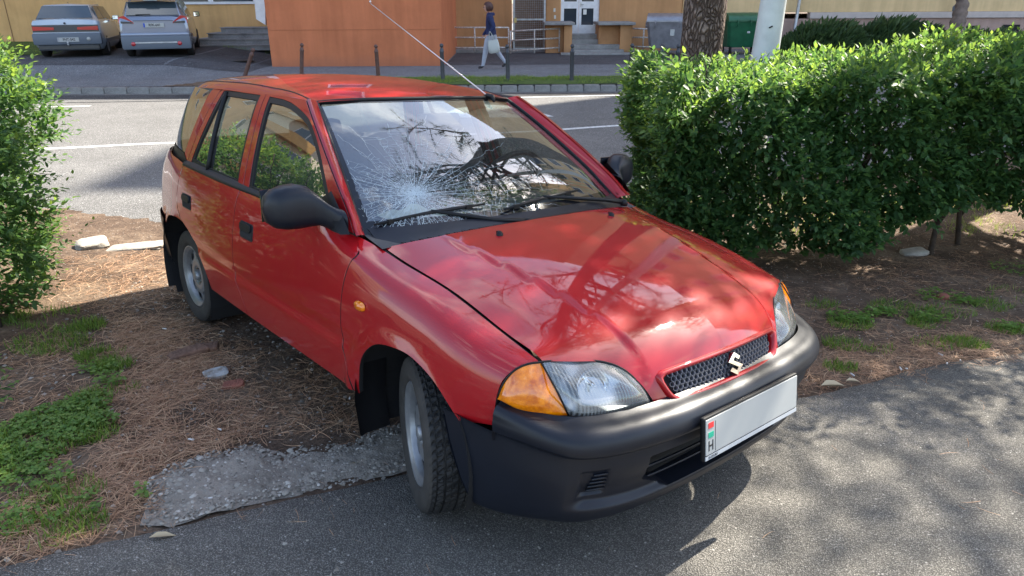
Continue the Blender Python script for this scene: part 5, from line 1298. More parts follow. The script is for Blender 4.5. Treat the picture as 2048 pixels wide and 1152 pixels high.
# front steps
es = empty('entrance_steps', (at(1185, 104, 25.6).x, 25.6, 0), label='four worn concrete steps up to the white double door', cat='steps')
for k_ in range(4):
    a_, c_ = at(1142, 90, 26.2).x, at(1243, 90, 26.2).x; b = MB(); y0 = 25.55 + .40 * k_; b.bbox(((a_ + c_) / 2, (y0 + 27.5) / 2, .15 * k_ + .065), (c_ - a_ - .02 * k_, 27.5 - y0, .15), .018); b.location = None; o = fix_normals(b.build('step', STEPM, es)); o.location = -es.location
b = MB(); b.bbox((at(1205, 107, 25.3).x, 25.35, .03), (at(1312, 107, 25.3).x - at(1145, 107, 25.3).x, .30, .07), .012); o = fix_normals(b.build('kerb_slab', STEPM)); tag(o, 'pale concrete kerb slab in front of the worn entrance steps', 'kerb slab')
for (ua, ub, uc, lab) in ((1092, 1148, 1128, 'low ochre wall with concrete cap left of the entrance steps'), (1199, 1268, 1240, 'low ochre wall with cracked cap right of the entrance steps')):
    Y0 = 25.9; xa, xb, xc = at(ua, 80, Y0).x, at(ub - 4, 80, Y0).x, at(uc, 80, Y0).x; zt = at(ub, 50, Y0).z
    lw = empty('low_wall', (xb, Y0, 0), label=lab, cat='low wall')
    b = MB(); b.bbox(((xc + xb) / 2, Y0 + .7, zt / 2), (xb - xc, 1.4, zt), .012); o = fix_normals(b.build('end_face', OCHRE, lw)); o.location = -lw.location
    b = MB(); b.bbox(((xa + xc) / 2, Y0 + .85, zt / 2), (xc - xa, 1.1, zt - .002), .008); o = fix_normals(b.build('side_face', mat('brownish_render', (.42, .22, .10), rough=.9, var=.2, vscale=3), lw)); o.location = -lw.location
    b = MB(); b.bbox(((xa + xb) / 2, Y0 + .66, zt + .045), (xb - xa + .16, 1.62, .09), .02); o = fix_normals(b.build('cap', STEPM, lw)); o.location = -lw.location
# rails
def rail(lab, Y, ups, ends, rows):
    a = at(ends[0], rows[0][0], Y); r_ = empty('handrail', (a.x, Y, 0), label=lab, cat='handrail')
    for rr in rows:
        p, q = at(ends[0], rr[0], Y), at(ends[1], rr[1], Y); b = MB(); b.tube([p, q], .025, 8); b.build('rail', RAILM, r_).location = -r_.location
    for u_ in ups:
        t = (u_ - ends[0]) / (ends[1] - ends[0]); top = rows[0][0] * (1 - t) + rows[0][1] * t; bot = rows[-1][0] * (1 - t) + rows[-1][1] * t; b = MB(); p, q = at(u_, top, Y), at(u_, bot + 8, Y); b.tube([p, (p.x, Y, q.z)], .025, 8); b.build('post', RAILM, r_).location = -r_.location
rail('white three-bar ramp railing beside the orange block', 26.5, (885, 949, 1017), (884, 1017), ((55, 55), (75, 75), (95.5, 95)))
rail('white sloping ramp railing in front of the mesh cage', 26.2, (1021, 1069, 1119), (1020, 1120), ((62.5, 57), (81, 76), (102, 95)))
rail('white railing between the cracked low wall and grey bin', 26.6, (1288,), (1264, 1300), ((57, 58), (75, 75), (93, 94)))
cg = empty('cage_gate', (at(1027, 97, 26.9).x, 26.9, 0), label='tall wire mesh gate in a grey metal frame by the ramp', cat='gate')
MET = mat('galvanised_frame', (.42, .43, .44), rough=.45, metal=.6, var=.3, vscale=8)
xa, xb = at(1028, 60, 26.9).x, at(1089, 60, 26.9).x; zm = at(1060, 39, 26.9).z
for x_ in (xa, xb): b = MB(); b.box((x_, 26.9, 1.35), (.07, .07, 2.7)); b.build('post', MET, cg).location = -cg.location
for z_ in (.12, zm, 2.6): b = MB(); b.box(((xa + xb) / 2, 26.9, z_), (xb - xa - .07, .05, .05)); b.build('crossbar', MET, cg).location = -cg.location
b = MB()
for k_ in range(1, 15): x_ = xa + (xb - xa) * k_ / 15; b.box((x_, 26.9, 1.35), (.006, .006, 2.4))
for k_ in range(1, 34): b.box(((xa + xb) / 2, 26.9, .12 + 2.45 * k_ / 34), (xb - xa, .006, .006))
o = b.build('wire_mesh', MET, cg); o.location = -cg.location; o['kind'] = 'stuff'
b = MB(); b.box((xa + .05, 26.84, zm - .02), (.09, .05, .16)); b.build('lock', mat('brass_lock', (.45, .35, .15), metal=.8, rough=.4), cg).location = -cg.location
# right-hand building
bR = empty('building', (20, 28.4, 0), label='pale yellow building with dusty pink plinth behind the junipers', cat='building')
zl = at(1700, 30, 28.4).z
pblock('wall', at(1363, 40, 27.9).x, 9.5, 27.9, 38, zl, 19, PALE, bR, .02); pblock('wall', 9.502, 22, 28.4, 40, zl + .10, 19.0, PALE, bR, .02); pblock('wall', 22, 70, 28.4, 30.9, zl + .10, 31.5, PALE, bR, .02)  # last wall is out of view, height and depth set to shade the road
pblock('plinth', at(1363, 40, 27.9).x, 9.5, 27.87, 38, -.2, zl - .002, PINK, bR, .02); pblock('plinth', 9.502, 62, 28.37, 38, -.2, zl - .12, PINK, bR, .02); pblock('ledge', at(1620, 30, 28.3).x, 45, 28.28, 28.6, zl - .118, zl + .098, mat('pale_stone_ledge', (.52, .44, .40), rough=.85, var=.12), bR, .02)
for u_, v_, w in ((1946, 57, .5), (2022, 55, .62), (1800, 60, .5)):
    q = at(u_, v_, 28.35); w_ = pblock('basement_window', q.x - w * .5, q.x + w * .5, 28.33, 28.39, q.z - .14, q.z + .10, DARK, bR, .004)
for r_ in range(5):
    for k_ in range(7):
        xx = 11.5 + 4.6 * k_; w_ = pblock('window', xx, xx + 1.5, 28.33, 28.42, 3.2 + 3.4 * r_, 4.9 + 3.4 * r_, WHITE, bR); pblock('pane', xx + .08, xx + 1.42, 28.315, 28.328, 3.3 + 3.4 * r_, 4.8 + 3.4 * r_, GLZ, w_, .002)
q = at(1592, 10, 28.1); b = MB(); b.tube([(at(1599, 0, 28.1).x, 28.1, 8), (at(1599, 0, 28.1).x, 28.1, 1.6), (at(1588, 60, 28.1).x, 28.1, .3), (at(1587, 64, 28.1).x, 27.95, .15)], .06, 10); o = b.build('drainpipe', MET); tag(o, 'grey metal drainpipe on the pale yellow building', 'drainpipe')
q = at(1912, 20, 27.6); b = MB(); b.tube([(q.x, 27.6, 0), (q.x, 27.6, 1.25)], .06, 8); b.lathe([(0, 1.22), (.12, 1.28), (.13, 1.42), (.05, 1.52), (.03, 1.9), (0, 1.9)], 12, center=(q.x, 27.6, 0)); b.tube([(q.x, 27.6, 1.5), (q.x + .05, 27.6, 3.2)], .022, 6); o = b.build('vent_pipe', mat('blue_grey_cast_iron', (.14, .17, .22), rough=.5)); tag(o, 'blue grey vent post beside the leaning street tree', 'vent post')
# apartment block at the far left, seen mirrored in the side windows of the red car
bA = empty('apartment_building', (-40, 20, 0), rz=R(66), label='cream apartment block with ochre balcony bands far left of the street', cat='building')
CREAM = mat('cream_render', (.62, .55, .42), rough=.9); BAND = mat('ochre_balcony_front', (.52, .30, .10), rough=.8)
b = MB(); b.bbox((10, 6, 9), (44, 12, 18), .05); o = fix_normals(b.build('wall', CREAM, bA))
for fl in range(6):
    z0 = .4 + fl * 2.95
    for k_ in range(7):
        x0 = -10.5 + 6.1 * k_; b = MB(); b.box((x0 + 1.2, -.02, z0 + 1.5), (2.3, .08, 1.5)); w_ = b.build('window', WHITE, bA); b = MB(); b.box((x0 + .65, -.07, z0 + 1.5), (1.0, .03, 1.35)); b.build('pane', GLZ, w_); b = MB(); b.box((x0 + 1.75, -.07, z0 + 1.5), (1.0, .03, 1.35)); b.build('pane', GLZ, w_)
    if fl:
        for k_ in range(4):
            x0 = -9.6 + 11 * k_; b = MB(); b.smooth = True
            pts = [(x0 + t * 7.0, -1.15 - .35 * math.sin(math.pi * t * 2)) for t in np.linspace(0, 1, 15)]
            b.grid([[(x, y, z0 - .12 + h) for h in (0, .95)] for x, y in pts]); b.grid([[(x, yy, z0 - .12) for yy in (0, y)] for x, y in pts]); b.build('balcony', BAND, bA)

# ---------------------------------------------------------------- bollards
BOLM = mat('dark_grey_bollard_paint', (.052, .056, .066), rough=.42, metal=.3, var=.2, vscale=12); BOLR = mat('rusty_brown_bollard_paint', (.11, .052, .040), rough=.6, var=.3, vscale=12)
def bollard_mesh(m):
    b = MB(); b.lathe([(.055, -.05), (.050, .0), (.048, .02), (.046, .60), (.052, .615), (.052, .635), (.044, .65), (.040, .68), (.026, .70), (.024, .712)], 20); b.lathe([(.0, .700), (.022, .704), (.040, .722), (.047, .745), (.040, .770), (.022, .788), (0, .793)], 18); return b.mesh('bollard', m)
bm1, bm2 = bollard_mesh([BOLM]), bollard_mesh([BOLR])
BO = [(603, 155, 603.5, 85, 1, 'brown bollard in front of the left part of the orange block'), (757, 156, 753, 88, 1, 'brown bollard in front of the middle of the orange block'), (886, 163, 886, 86, 0, 'dark grey bollard at the right corner of the orange block'), (1016, 163, 1018, 88, 0, 'dark grey bollard just right of the walking woman'), (1143, 162, 1145, 87, 0, 'dark grey bollard in front of the white entrance door'), (1260, 160, 1265, 86, 0, 'dark grey bollard in front of the cracked low wall'), (1319, 162, 1322, 86, 0, 'dark grey bollard in front of the grey rubbish bin'), (1352, 162, 1353, 87, 0, 'dark grey bollard beside the pine trunk, half hidden by the hedge')]
for u0, v0, u1, v1, k_, lab in BO:
    p = atz(u0, v0, 0.0); t = at(u1, v1, p.y); o = link('bollard', bm2 if k_ else bm1); o.location = (p.x, p.y, -.01); s = (t.z) / .79; o.scale = (1, 1, max(.9, s)); o.rotation_euler = (0, math.atan2(t.x - p.x, t.z), rnd.random() * 3); tag(o, lab, 'bollard', 'bollards along the far kerb')
p = atz(487, 158, 0); o = link('bollard', bm2); o.location = (p.x, p.y, -.02); o.rotation_euler = (R(-4), R(24), 0); tag(o, 'bent brown bollard leaning steeply to the right', 'bollard', 'bollards along the far kerb')
# ---------------------------------------------------------------- rubbish bins
def bin_(lab, cx, y, w, col, grey):
    r_ = empty('rubbish_bin', (cx, y, 0), rz=R(-14 if grey else 4), label=lab, cat='rubbish bin', group=None)
    m = mat('bin_body_' + ('grey' if grey else 'green'), col, rough=.42, metal=.55 if grey else 0, var=.22, vscale=5, bump=.15, bscale=4, bdist=.03)
    b = MB(); b.smooth = False
    P = []
    for z, sw, sd in ((.22, .80, .74), (.30, .86, .80), (1.0, 1.0, 1.0), (1.06, 1.02, 1.03)):
        W_, D_ = w / 2 * sw, .50 * sd; c = .08
        P.append([(-W_ + c, -D_, z), (W_ - c, -D_, z), (W_, -D_ + c, z), (W_, D_ - c, z), (W_ - c, D_, z), (-W_ + c, D_, z), (-W_, D_ - c, z), (-W_, -D_ + c, z)])
    b.grid(P, closed=True); b.add(P[0], [tuple(range(7, -1, -1))]); auto_smooth(fix_normals(b.build('body', m, r_)), 30)
    b = MB(); b.smooth = True; rows = []
    for t in np.linspace(0, math.pi, 15):
        rows.append([(x, -.52 * math.cos(t), 1.065 + .24 * math.sin(t) ** .8) for x in np.linspace(-w / 2 * 1.0, w / 2 * 1.0, 5)])
    b.grid(rows)
    for s_ in (0, 4): b.add([r2[s_] for r2 in rows], [tuple(range(15))])
    auto_smooth(fix_normals(b.build('lid', m, r_)), 40)
    b = MB(); b.box((0, -.535, 1.06), (w * 1.01, .03, .05)); b.build('rim', m, r_)
    for k_ in range(3 if not grey else 2):
        b = MB(); x_ = -w * .3 + w * .3 * k_ * (1 if not grey else 1.9); b.tube([(x_, -.56, 1.09), (x_ + .02, -.60, 1.02), (x_, -.575, .86)], .014, 6); b.build('lid_clasp', m, r_)
    for sx in (-1, 1):
        b = MB(); b.lathe([(0, -.05), (.05, -.05), (.055, 0), (.05, .05), (0, .05)], 12, center=(sx * (w / 2 + .02), 0, .90), axis=0); b.tube([(sx * (w / 2 + .03), -.32, .95), (sx * (w / 2 + .05), 0, 1.05), (sx * (w / 2 + .03), .32, .95)], .018, 6); b.build('side_bracket', m, r_)
        for sy in (-.36, .36):
            b = MB(); b.lathe([(0, -.022), (.085, -.022), (.095, -.012), (.095, .012), (.085, .022), (0, .022)], 16, center=(sx * w * .36, sy, .097), axis=0); b.box((sx * w * .36, sy, .19), (.07, .07, .10)); b.build('castor', RUBB, r_)
    q = MB(); q.box((.16 if grey else .02, -.49 if grey else -.47, .72 if grey else .70), (.14, .01, .20) if grey else (.10, .01, .06), Matrix.Rotation(R(-8), 3, 'X')); q.build('sticker', WHITEP, r_)
g0, g1 = at(1291, 105, 25.2), at(1375, 105, 25.2)
bin_('dented grey metal rubbish bin on castors left of the pine trunk', (g0.x + g1.x) / 2, 25.2, 1.36, (.30, .30, .33), True)
g0, g1 = at(1440, 96, 25.6), at(1530, 96, 25.6)
bin_('dark green rubbish bin between pine trunk and lamp post', (g0.x + g1.x) / 2 - .05, 25.6, 1.42, (.012, .10, .045), False)

# ---------------------------------------------------------------- the two parked cars, seen from behind
def loft_car(name, lab, loc, secs, paint, lower, L, zbelt):
    """secs: rear-to-front stations (y, half width, z sill, z belt, z roof or None, half width of roof)"""
    r_ = empty(name, loc, rz=R(19), label=lab, cat='car'); b = MB(); b.smooth = True; rows = []
    for y, w, zs, zb, zr_, wr in secs:
        row = [(w * .90, y, zs), (w * .985, y, zs + .10), (w, y, zs + .28), (w * .995, y, (zs + zb) / 2 + .05), (w * .97, y, zb - .06), (w * .93, y, zb)]
        top = [(w * .80, y, zb + .02), (w * .5, y, zb + .035), (0, y, zb + .045)] if zr_ is None else [(w * .80 + (wr - w * .8) * .55, y, zb + (zr_ - zb) * .6), (wr * .97, y, zr_ - .03), (0, y, zr_)]
        row = row + top; rows.append([(-x, yy, z) for x, yy, z in row[::-1]][0:0] + row)
    full_ = [[p for p in r2] + [(-p[0], p[1], p[2]) for p in r2[::-1][1:]] for r2 in rows]
    b.grid(full_); b.add(full_[0], [tuple(range(len(full_[0])))]); b.add(full_[-1], [tuple(range(len(full_[0])))]); o = fix_normals(b.build('body', paint, r_)); auto_smooth(o, 38)
    return r_
def quad(name, pts, m, par, th=.012, smooth=False):
    """thin plate standing proud of a surface; thickness towards +y"""
    b = MB(); n = len(pts); b.add([tuple(p) for p in pts] + [(p[0], p[1] + th, p[2]) for p in pts], [tuple(range(n)), tuple(range(2 * n - 1, n - 1, -1))] + [(i, i + n, (i + 1) % n + n, (i + 1) % n) for i in range(n)]); return fix_normals(b.build(name, m, par))
def quadx(name, pts, m, par, th=.012):
    b = MB(); n = len(pts); b.add([tuple(p) for p in pts] + [(p[0] - th, p[1], p[2]) for p in pts], [tuple(range(n)), tuple(range(2 * n - 1, n - 1, -1))] + [(i, i + n, (i + 1) % n + n, (i + 1) % n) for i in range(n)]); return fix_normals(b.build(name, m, par))
RED = mat('red_rear_lamp', (.42, .015, .02), rough=.18, coat=1); TINT = mat('tinted_rear_glass', (.035, .05, .06), rough=.05, spec=.9); BLUEP = mat('plate_blue_band', (.01, .06, .42))
def plate_(txt, loc, par, blue):
    q = empty('number_plate'); q.parent = par; q.location = loc
    b = MB(); b.bbox((0, 0, 0), (.52, .012, .115), .004); w_ = fix_normals(b.build('plate_sheet', WHITEP, q))
    b = MB(); b.box((-.236, -.0075, 0), (.04, .002, .105)); b.build('country_band', BLUEP if blue else mat('grey_country_band', (.3, .3, .32)), w_)
    me = text_mesh(txt, .098, INK, bold=.002); me.transform(Matrix.Diagonal((.86, 1, 1, 1))); me.transform(Matrix(((1, 0, 0, 0), (0, 0, -1, 0), (0, 1, 0, 0), (0, 0, 0, 1)))); o = link('lettering', me, w_); o.location = (.022, -.0075, 0)
def wheels_(par, W_, ys, rr):
    for y in ys:
        for s_ in (-1, 1):
            w = empty('wheel'); w.parent = par; w.location = (s_ * (W_ - .09), y, rr)
            b = MB(); b.lathe([(rr * .6, -.085), (rr * .9, -.095), (rr, -.06), (rr, .06), (rr * .9, .095), (rr * .6, .085)], 28, axis=0); fix_normals(b.build('tyre', TYRE, w))
            b = MB(); b.lathe([(0, s_ * .07), (rr * .2, s_ * .08), (rr * .45, s_ * .055), (rr * .62, s_ * .085)], 24, axis=0); b.build('rim', RIMM, w)
# white 1980s hatchback
WP = mat('pale_silver_blue_paint', (.36, .43, .50), rough=.3, coat=1); GB = mat('grey_bumper_plastic', (.10, .12, .15), rough=.5); DKP = mat('dark_panel', (.04, .045, .05), rough=.3)
c1p = loft_car('parked_car', 'older pale silver-blue hatchback with dark grey bumper parked by the yellow wall', (-12.14, 20.75, .30), [(0.02, .80, .40, .84, None, 0), (.05, .82, .30, .96, None, 0), (.16, .835, .22, .99, 1.02, .70), (.62, .84, .2, .95, 1.37, .58), (.9, .845, .2, .94, 1.40, .575), (2.1, .845, .2, .93, 1.41, .575), (2.55, .845, .2, .92, 1.33, .56), (3.0, .84, .2, .93, .98, .60), (3.8, .81, .22, .82, None, 0), (4.1, .72, .30, .68, None, 0)], WP, GB, 4.1, .95)
quad('rear_window', [(-.68, .165, 1.03), (.68, .165, 1.03), (.56, .555, 1.345), (-.56, .555, 1.345)], TINT, c1p)
quad('lamp_panel', [(-.80, .01, .68), (.80, .01, .68), (.80, .01, .86), (-.80, .01, .86)], DKP, c1p, .05)
for s_ in (-1, 1):
    l_ = quad('rear_light', [(s_ * .79, -.012, .72), (s_ * .28, -.012, .735), (s_ * .28, -.012, .80), (s_ * .79, -.012, .83)], RED, c1p, .03)
b = MB(); b.bbox((0, .03, .50), (1.67, .22, .30), .05); auto_smooth(fix_normals(b.build('rear_bumper', GB, c1p)), 50)
b = MB(); b.bbox((0, .10, .28), (1.50, .25, .16), .04); fix_normals(b.build('rear_skirt', DKP, c1p)); plate_('FHT-042', (.02, -.09, .485), c1p, False)
b = MB(); b.tube([(0, .02, .34), (0, -.12, .34), (0, -.12, .39)], .018, 8); b.lathe([(0, 0), (.025, .01), (.025, .035), (0, .05)], 10, center=(0, -.12, .385)); b.build('tow_hook', MET, c1p)
b = MB(); b.lathe([(0, 0), (.05, .0), (.05, .006), (0, .006)], 16, center=(.52, -.087, .495), axis=1); b.build('oval_sticker', WHITEP, c1p)
b = MB(); b.lathe([(0, -.012), (.028, -.008), (.028, .0), (0, .0)], 10, center=(0, .0, .905), axis=1); b.build('boot_lock', DKP, c1p)
for s_ in (-1, 1):
    X_ = s_ * .80
    quadx('side_window', [(s_ * .765, .45, 1.0), (s_ * .775, 1.30, .985), (s_ * .645, 1.30, 1.335), (s_ * .625, .80, 1.335)] if 1 else [], TINT, c1p, .02 * s_); quadx('side_window', [(s_ * .775, 1.36, .985), (s_ * .775, 2.62, .97), (s_ * .66, 2.3, 1.31), (s_ * .645, 1.36, 1.335)], TINT, c1p, .02 * s_)
    b = MB(); b.bbox((s_ * .93, 2.35, 1.0), (.17, .09, .12), .03); mm_ = fix_normals(b.build('door_mirror', WP, c1p)); b = MB(); b.box((s_ * .93, 2.300, 1.0), (.14, .008, .09)); b.build('mirror_glass', CHROME, mm_); b = MB(); b.box((s_ * .835, 2.36, .965), (.06, .05, .04)); b.build('mirror_foot', DKP, mm_)
    b = MB(); b.box((s_ * .848, 2.0, .42), (.02, 3.0, .10)); b.build('side_strip', GB, c1p)
wheels_(c1p, .84, (.78, 3.32), .285)
b = MB(); b.tube([(0, 1.0, 1.41), (0, .99, 1.44)], .01, 6); b.build('roof_knob', DKP, c1p)
# silver crossover
SP = mat('silver_blue_car_paint', (.19, .22, .29), rough=.28, metal=.5, coat=1)
c2p = loft_car('parked_car', 'darker blue-grey crossover with red lamps parked beside the steps', (-9.72, 20.75, .30), [(0.0, .80, .45, .92, None, 0), (.05, .86, .36, 1.02, None, 0), (.14, .865, .26, 1.06, 1.08, .74), (.42, .87, .22, 1.06, 1.46, .62), (.75, .875, .2, 1.03, 1.52, .61), (1.9, .875, .2, 1.0, 1.55, .60), (2.5, .87, .2, .98, 1.46, .59), (3.1, .87, .22, .99, 1.04, .62), (3.9, .83, .26, .90, None, 0), (4.15, .72, .34, .74, None, 0)], SP, GB, 4.15, 1.0)
b = MB(); b.smooth = True
quad('rear_window', [(-.66, .135, 1.10), (.66, .135, 1.10), (.60, .38, 1.42), (-.60, .38, 1.42)], TINT, c2p, .02)
b = MB(); b.bbox((0, .36, 1.50), (1.22, .32, .05), .02); fix_normals(b.build('roof_spoiler', SP, c2p)); b = MB(); b.box((0, .19, 1.475), (.34, .02, .02)); b.build('brake_light', WHITEP, c2p)
for s_ in (-1, 1):
    l_ = quad('rear_light', [(s_ * .86, .055, .89), (s_ * .86, .07, 1.05), (s_ * .70, .03, 1.09), (s_ * .50, -.015, .93), (s_ * .48, -.02, .89)], RED, c2p, .06)
    quad('rear_light_band', [(s_ * .80, -.022, .895), (s_ * .50, -.030, .895), (s_ * .52, -.030, .93), (s_ * .80, -.022, .95)], DKP, l_, .02)
    b = MB(); b.lathe([(0, -.01), (.055, -.005), (.055, .01), (0, .01)], 14, center=(s_ * .58, -.085, .37), axis=1); b.build('fog_light', RED, c2p)
    quadx('side_window', [(s_ * .80, .55, 1.09), (s_ * .81, 1.5, 1.06), (s_ * .685, 1.5, 1.46), (s_ * .68, .80, 1.44)], TINT, c2p, .02 * s_); quadx('side_window', [(s_ * .81, 1.56, 1.06), (s_ * .81, 2.72, 1.03), (s_ * .69, 2.3, 1.42), (s_ * .685, 1.56, 1.46)], TINT, c2p, .02 * s_)
    b = MB(); b.bbox((s_ * .97, 2.55, 1.08), (.18, .12, .15), .04); mm_ = fix_normals(b.build('door_mirror', DKP, c2p)); b = MB(); b.box((s_ * .97, 2.485, 1.08), (.14, .008, .11)); b.build('mirror_glass', CHROME, mm_)
    b = MB(); b.tube([(s_ * .60, .70, 1.53), (s_ * .60, 1.0, 1.575), (s_ * .59, 2.2, 1.575), (s_ * .59, 2.4, 1.52)], .018, 6); b.build('roof_bar', MET, c2p)
quad('chrome_strip', [(-.50, -.024, .955), (.50, -.024, .955), (.50, -.024, .968), (-.50, -.024, .968)], DKP, c2p, .01)
b = MB(); b.bbox((0, .05, .40), (1.74, .26, .36), .06); auto_smooth(fix_normals(b.build('rear_bumper', GB, c2p)), 50); b = MB(); b.bbox((0, .03, .60), (1.72, .16, .10), .04); auto_smooth(fix_normals(b.build('bumper_top', SP, c2p)), 50)
b = MB(); b.box((0, -.084, .40), (1.05, .01, .035)); b.build('bumper_trim', MET, c2p); plate_('RFK-641', (0, -.03, .845), c2p, True)
b = MB(); b.tube([(-.05, .12, 1.12), (-.42, .105, 1.11)], .012, 6); b.build('rear_wiper', RUBB, c2p)
wheels_(c2p, .87, (.80, 3.34), .325)
# ================================================================= PLANTS
def leaf_mat(name, dark, mid, young, trans=.42, rough=.5):
    m = bpy.data.materials.new(name); m.use_nodes = True; nt = m.node_tree; b = nt.nodes['Principled BSDF']; o = nt.nodes['Material Output']
    at_ = nt.nodes.new('ShaderNodeAttribute'); at_.attribute_name = 'tone'
    c = ramp(nt, at_.outputs['Fac'], [(0, dark), (.55, mid), (1, young)])
    nt.links.new(c, b.inputs['Base Color']); b.inputs['Roughness'].default_value = rough; b.inputs['Specular IOR Level'].default_value = .32
    t = nt.nodes.new('ShaderNodeBsdfTranslucent'); hs = nt.nodes.new('ShaderNodeHueSaturation'); hs.inputs['Hue'].default_value = .475; hs.inputs['Saturation'].default_value = 1.1; hs.inputs['Value'].default_value = 2.6
    nt.links.new(c, hs.inputs['Color']); nt.links.new(hs.outputs[0], t.inputs[0])
    mx = nt.nodes.new('ShaderNodeMixShader'); mx.inputs[0].default_value = trans; nt.links.new(b.outputs[0], mx.inputs[1]); nt.links.new(t.outputs[0], mx.inputs[2]); nt.links.new(mx.outputs[0], o.inputs['Surface'])
    return m
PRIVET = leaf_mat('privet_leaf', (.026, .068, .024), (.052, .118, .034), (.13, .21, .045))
BARK = mat('brown_hedge_bark', (.065, .045, .032), rough=.9, var=.4, vscale=20, bump=.5, bscale=60)
LEAF_V = np.array([(0, 0, 0), (.30, .24, .05), (.62, .22, .03), (1, 0, -.06), (.62, -.22, .03), (.30, -.24, .05), (.45, 0, -.035)])
LEAF_F = np.array([(0, 6, 1), (1, 6, 2), (2, 6, 3), (0, 5, 6), (5, 4, 6), (4, 3, 6)])
def frames(d, up):
    d = d / (np.linalg.norm(d, axis=1, keepdims=True) + 1e-9); s = np.cross(up, d); s /= np.linalg.norm(s, axis=1, keepdims=True) + 1e-9; n = np.cross(d, s); return np.stack([d, s, n], 2)
def cloud(name, P, D, U, S, tone, m, V=LEAF_V, F=LEAF_F, parent=None, kind='stuff'):
    """many small blades in one mesh: positions, directions, up vectors, sizes"""
    Fm = frames(D, U); n = len(P); k = len(V)
    W = np.einsum('nij,kj->nki', Fm, V) * S[:, None, None] + P[:, None]
    co = W.reshape(-1, 3); fa = (F[None] + (np.arange(n) * k)[:, None, None]).reshape(-1, F.shape[1])
    me = bpy.data.meshes.new(name); me.vertices.add(len(co)); me.vertices.foreach_set('co', co.astype(np.float32).ravel())
    L = F.shape[1]; me.loops.add(fa.size); me.loops.foreach_set('vertex_index', fa.astype(np.int32).ravel()); me.polygons.add(len(fa)); me.polygons.foreach_set('loop_start', np.arange(0, fa.size, L, dtype=np.int32)); me.polygons.foreach_set('loop_total', np.full(len(fa), L, dtype=np.int32)); me.update(calc_edges=True)
    a = me.attributes.new('tone', 'FLOAT', 'POINT'); a.data.foreach_set('value', np.repeat(tone, k).astype(np.float32)); me.materials.append(m)
    o = link(name, me, parent)
    if kind: o['kind'] = kind
    return o
RNG = np.random.default_rng(11)
def unit(v): return v / (np.linalg.norm(v, axis=-1, keepdims=True) + 1e-9)
def twigs(P, D, n_leaf, length, leaf, tone0, tip_tone=.35, droop=.0):
    """leaves set in pairs along short shoots"""
    m = len(P); PP, DD, UU, SS, TT = [], [], [], [], []
    side = unit(np.cross(D, RNG.normal(size=(m, 3)))); oth = np.cross(D, side)
    for j in range(n_leaf):
        t = (j + .5) / n_leaf; ph = (j % 2) * math.pi + (j // 2) * 1.57 + RNG.normal(0, .35, m)
        lat = side * np.cos(ph)[:, None] + oth * np.sin(ph)[:, None]
        PP.append(P + D * (length * t)[:, None] - np.array([0, 0, 1]) * droop * t * t)
        d = unit(lat * (1 - .45 * t) + D * (.55 + .6 * t) + RNG.normal(0, .18, (m, 3)) + np.array([0, 0, -.10])); DD.append(d)
        UU.append(unit(D * .6 + np.array([0, 0, 1.0]) + RNG.normal(0, .25, (m, 3)))); SS.append(leaf * RNG.uniform(.65, 1.15, m) * (1 - .35 * t)); TT.append(np.clip(tone0 + tip_tone * t ** 2 + RNG.normal(0, .12, m), 0, 1))
    return [np.concatenate(a) for a in (PP, DD, UU, SS, TT)]
# ---- the hedge on the right
HX0, HX1, HY0, HY1 = 1.07, 7.2, 5.02, 6.55
def hedge_top(x): return 1.21 - .85 * max(0, 1.75 - x) ** 1.4 + .030 * min(3, x - 1) + .05 * math.sin(x * 2.1) + .04 * math.sin(x * 5.3 + 1)
def hedge_low(x): return (-.10 if x < 2.1 else -.10 + .36 * min(1, (x - 2.1) / 1.0)) + .07 * math.sin(x * 4.1)
hedge = empty('hedge', (3.6, 5.8, -.18), label='clipped dark green hedge to the right of the red car', cat='hedge')
def box_twigs(n, faces):
    out = []
    for (wt, fn) in faces:
        k = int(n * wt); out.append(fn(k))
    return [np.concatenate(a) for a in zip(*out)]
vt = np.vectorize(hedge_top); vl = np.vectorize(hedge_low)
def f_front(k):
    x = RNG.uniform(HX0, HX1 * .80, k); zt, zl = vt(x), vl(x); z = zl + (zt - zl) * RNG.uniform(0, 1, k) ** .9; dep = np.abs(RNG.normal(0, .10, k)); lump = .13 * np.sin(x * 3.1 + z * 2) * np.cos(z * 2.6 + x) + .08 * np.sin(x * 7 + z * 5.3)
    y = HY0 + dep + lump + .16 * np.clip((x - HX0) < .35, 0, 1) * (.35 - (x - HX0)) + .25 * np.clip(.25 - z, 0, 1) * (x > 2) + .0 * z
    return np.stack([x, y, z], 1), unit(np.stack([RNG.normal(0, .45, k), -1 + RNG.normal(0, .3, k), RNG.normal(.35, .45, k)], 1))
def f_top(k):
    x = RNG.uniform(HX0, HX1, k); y = RNG.uniform(HY0 - .02, HY1, k); z = vt(x) - np.abs(RNG.normal(0, .07, k)) - .10 * np.clip(.15 - (y - HY0), 0, 1)
    return np.stack([x, y, z], 1), unit(np.stack([RNG.normal(0, .35, k), -.25 + RNG.normal(0, .4, k), 1 + RNG.normal(0, .25, k)], 1))
def f_left(k):
    y = RNG.uniform(HY0, HY1, k); z = -.15 + 1.45 * RNG.uniform(0, 1, k); x = HX0 + np.abs(RNG.normal(0, .09, k)) + .10 * np.sin(z * 4) + .08 * np.sin(y * 5) + .38 * np.clip(z - .85, 0, 1) + .22 * np.clip(.25 - z, 0, 1)
    return np.stack([x, y, z], 1), unit(np.stack([-1 + RNG.normal(0, .3, k), -.3 + RNG.normal(0, .4, k), RNG.normal(.4, .4, k)], 1))
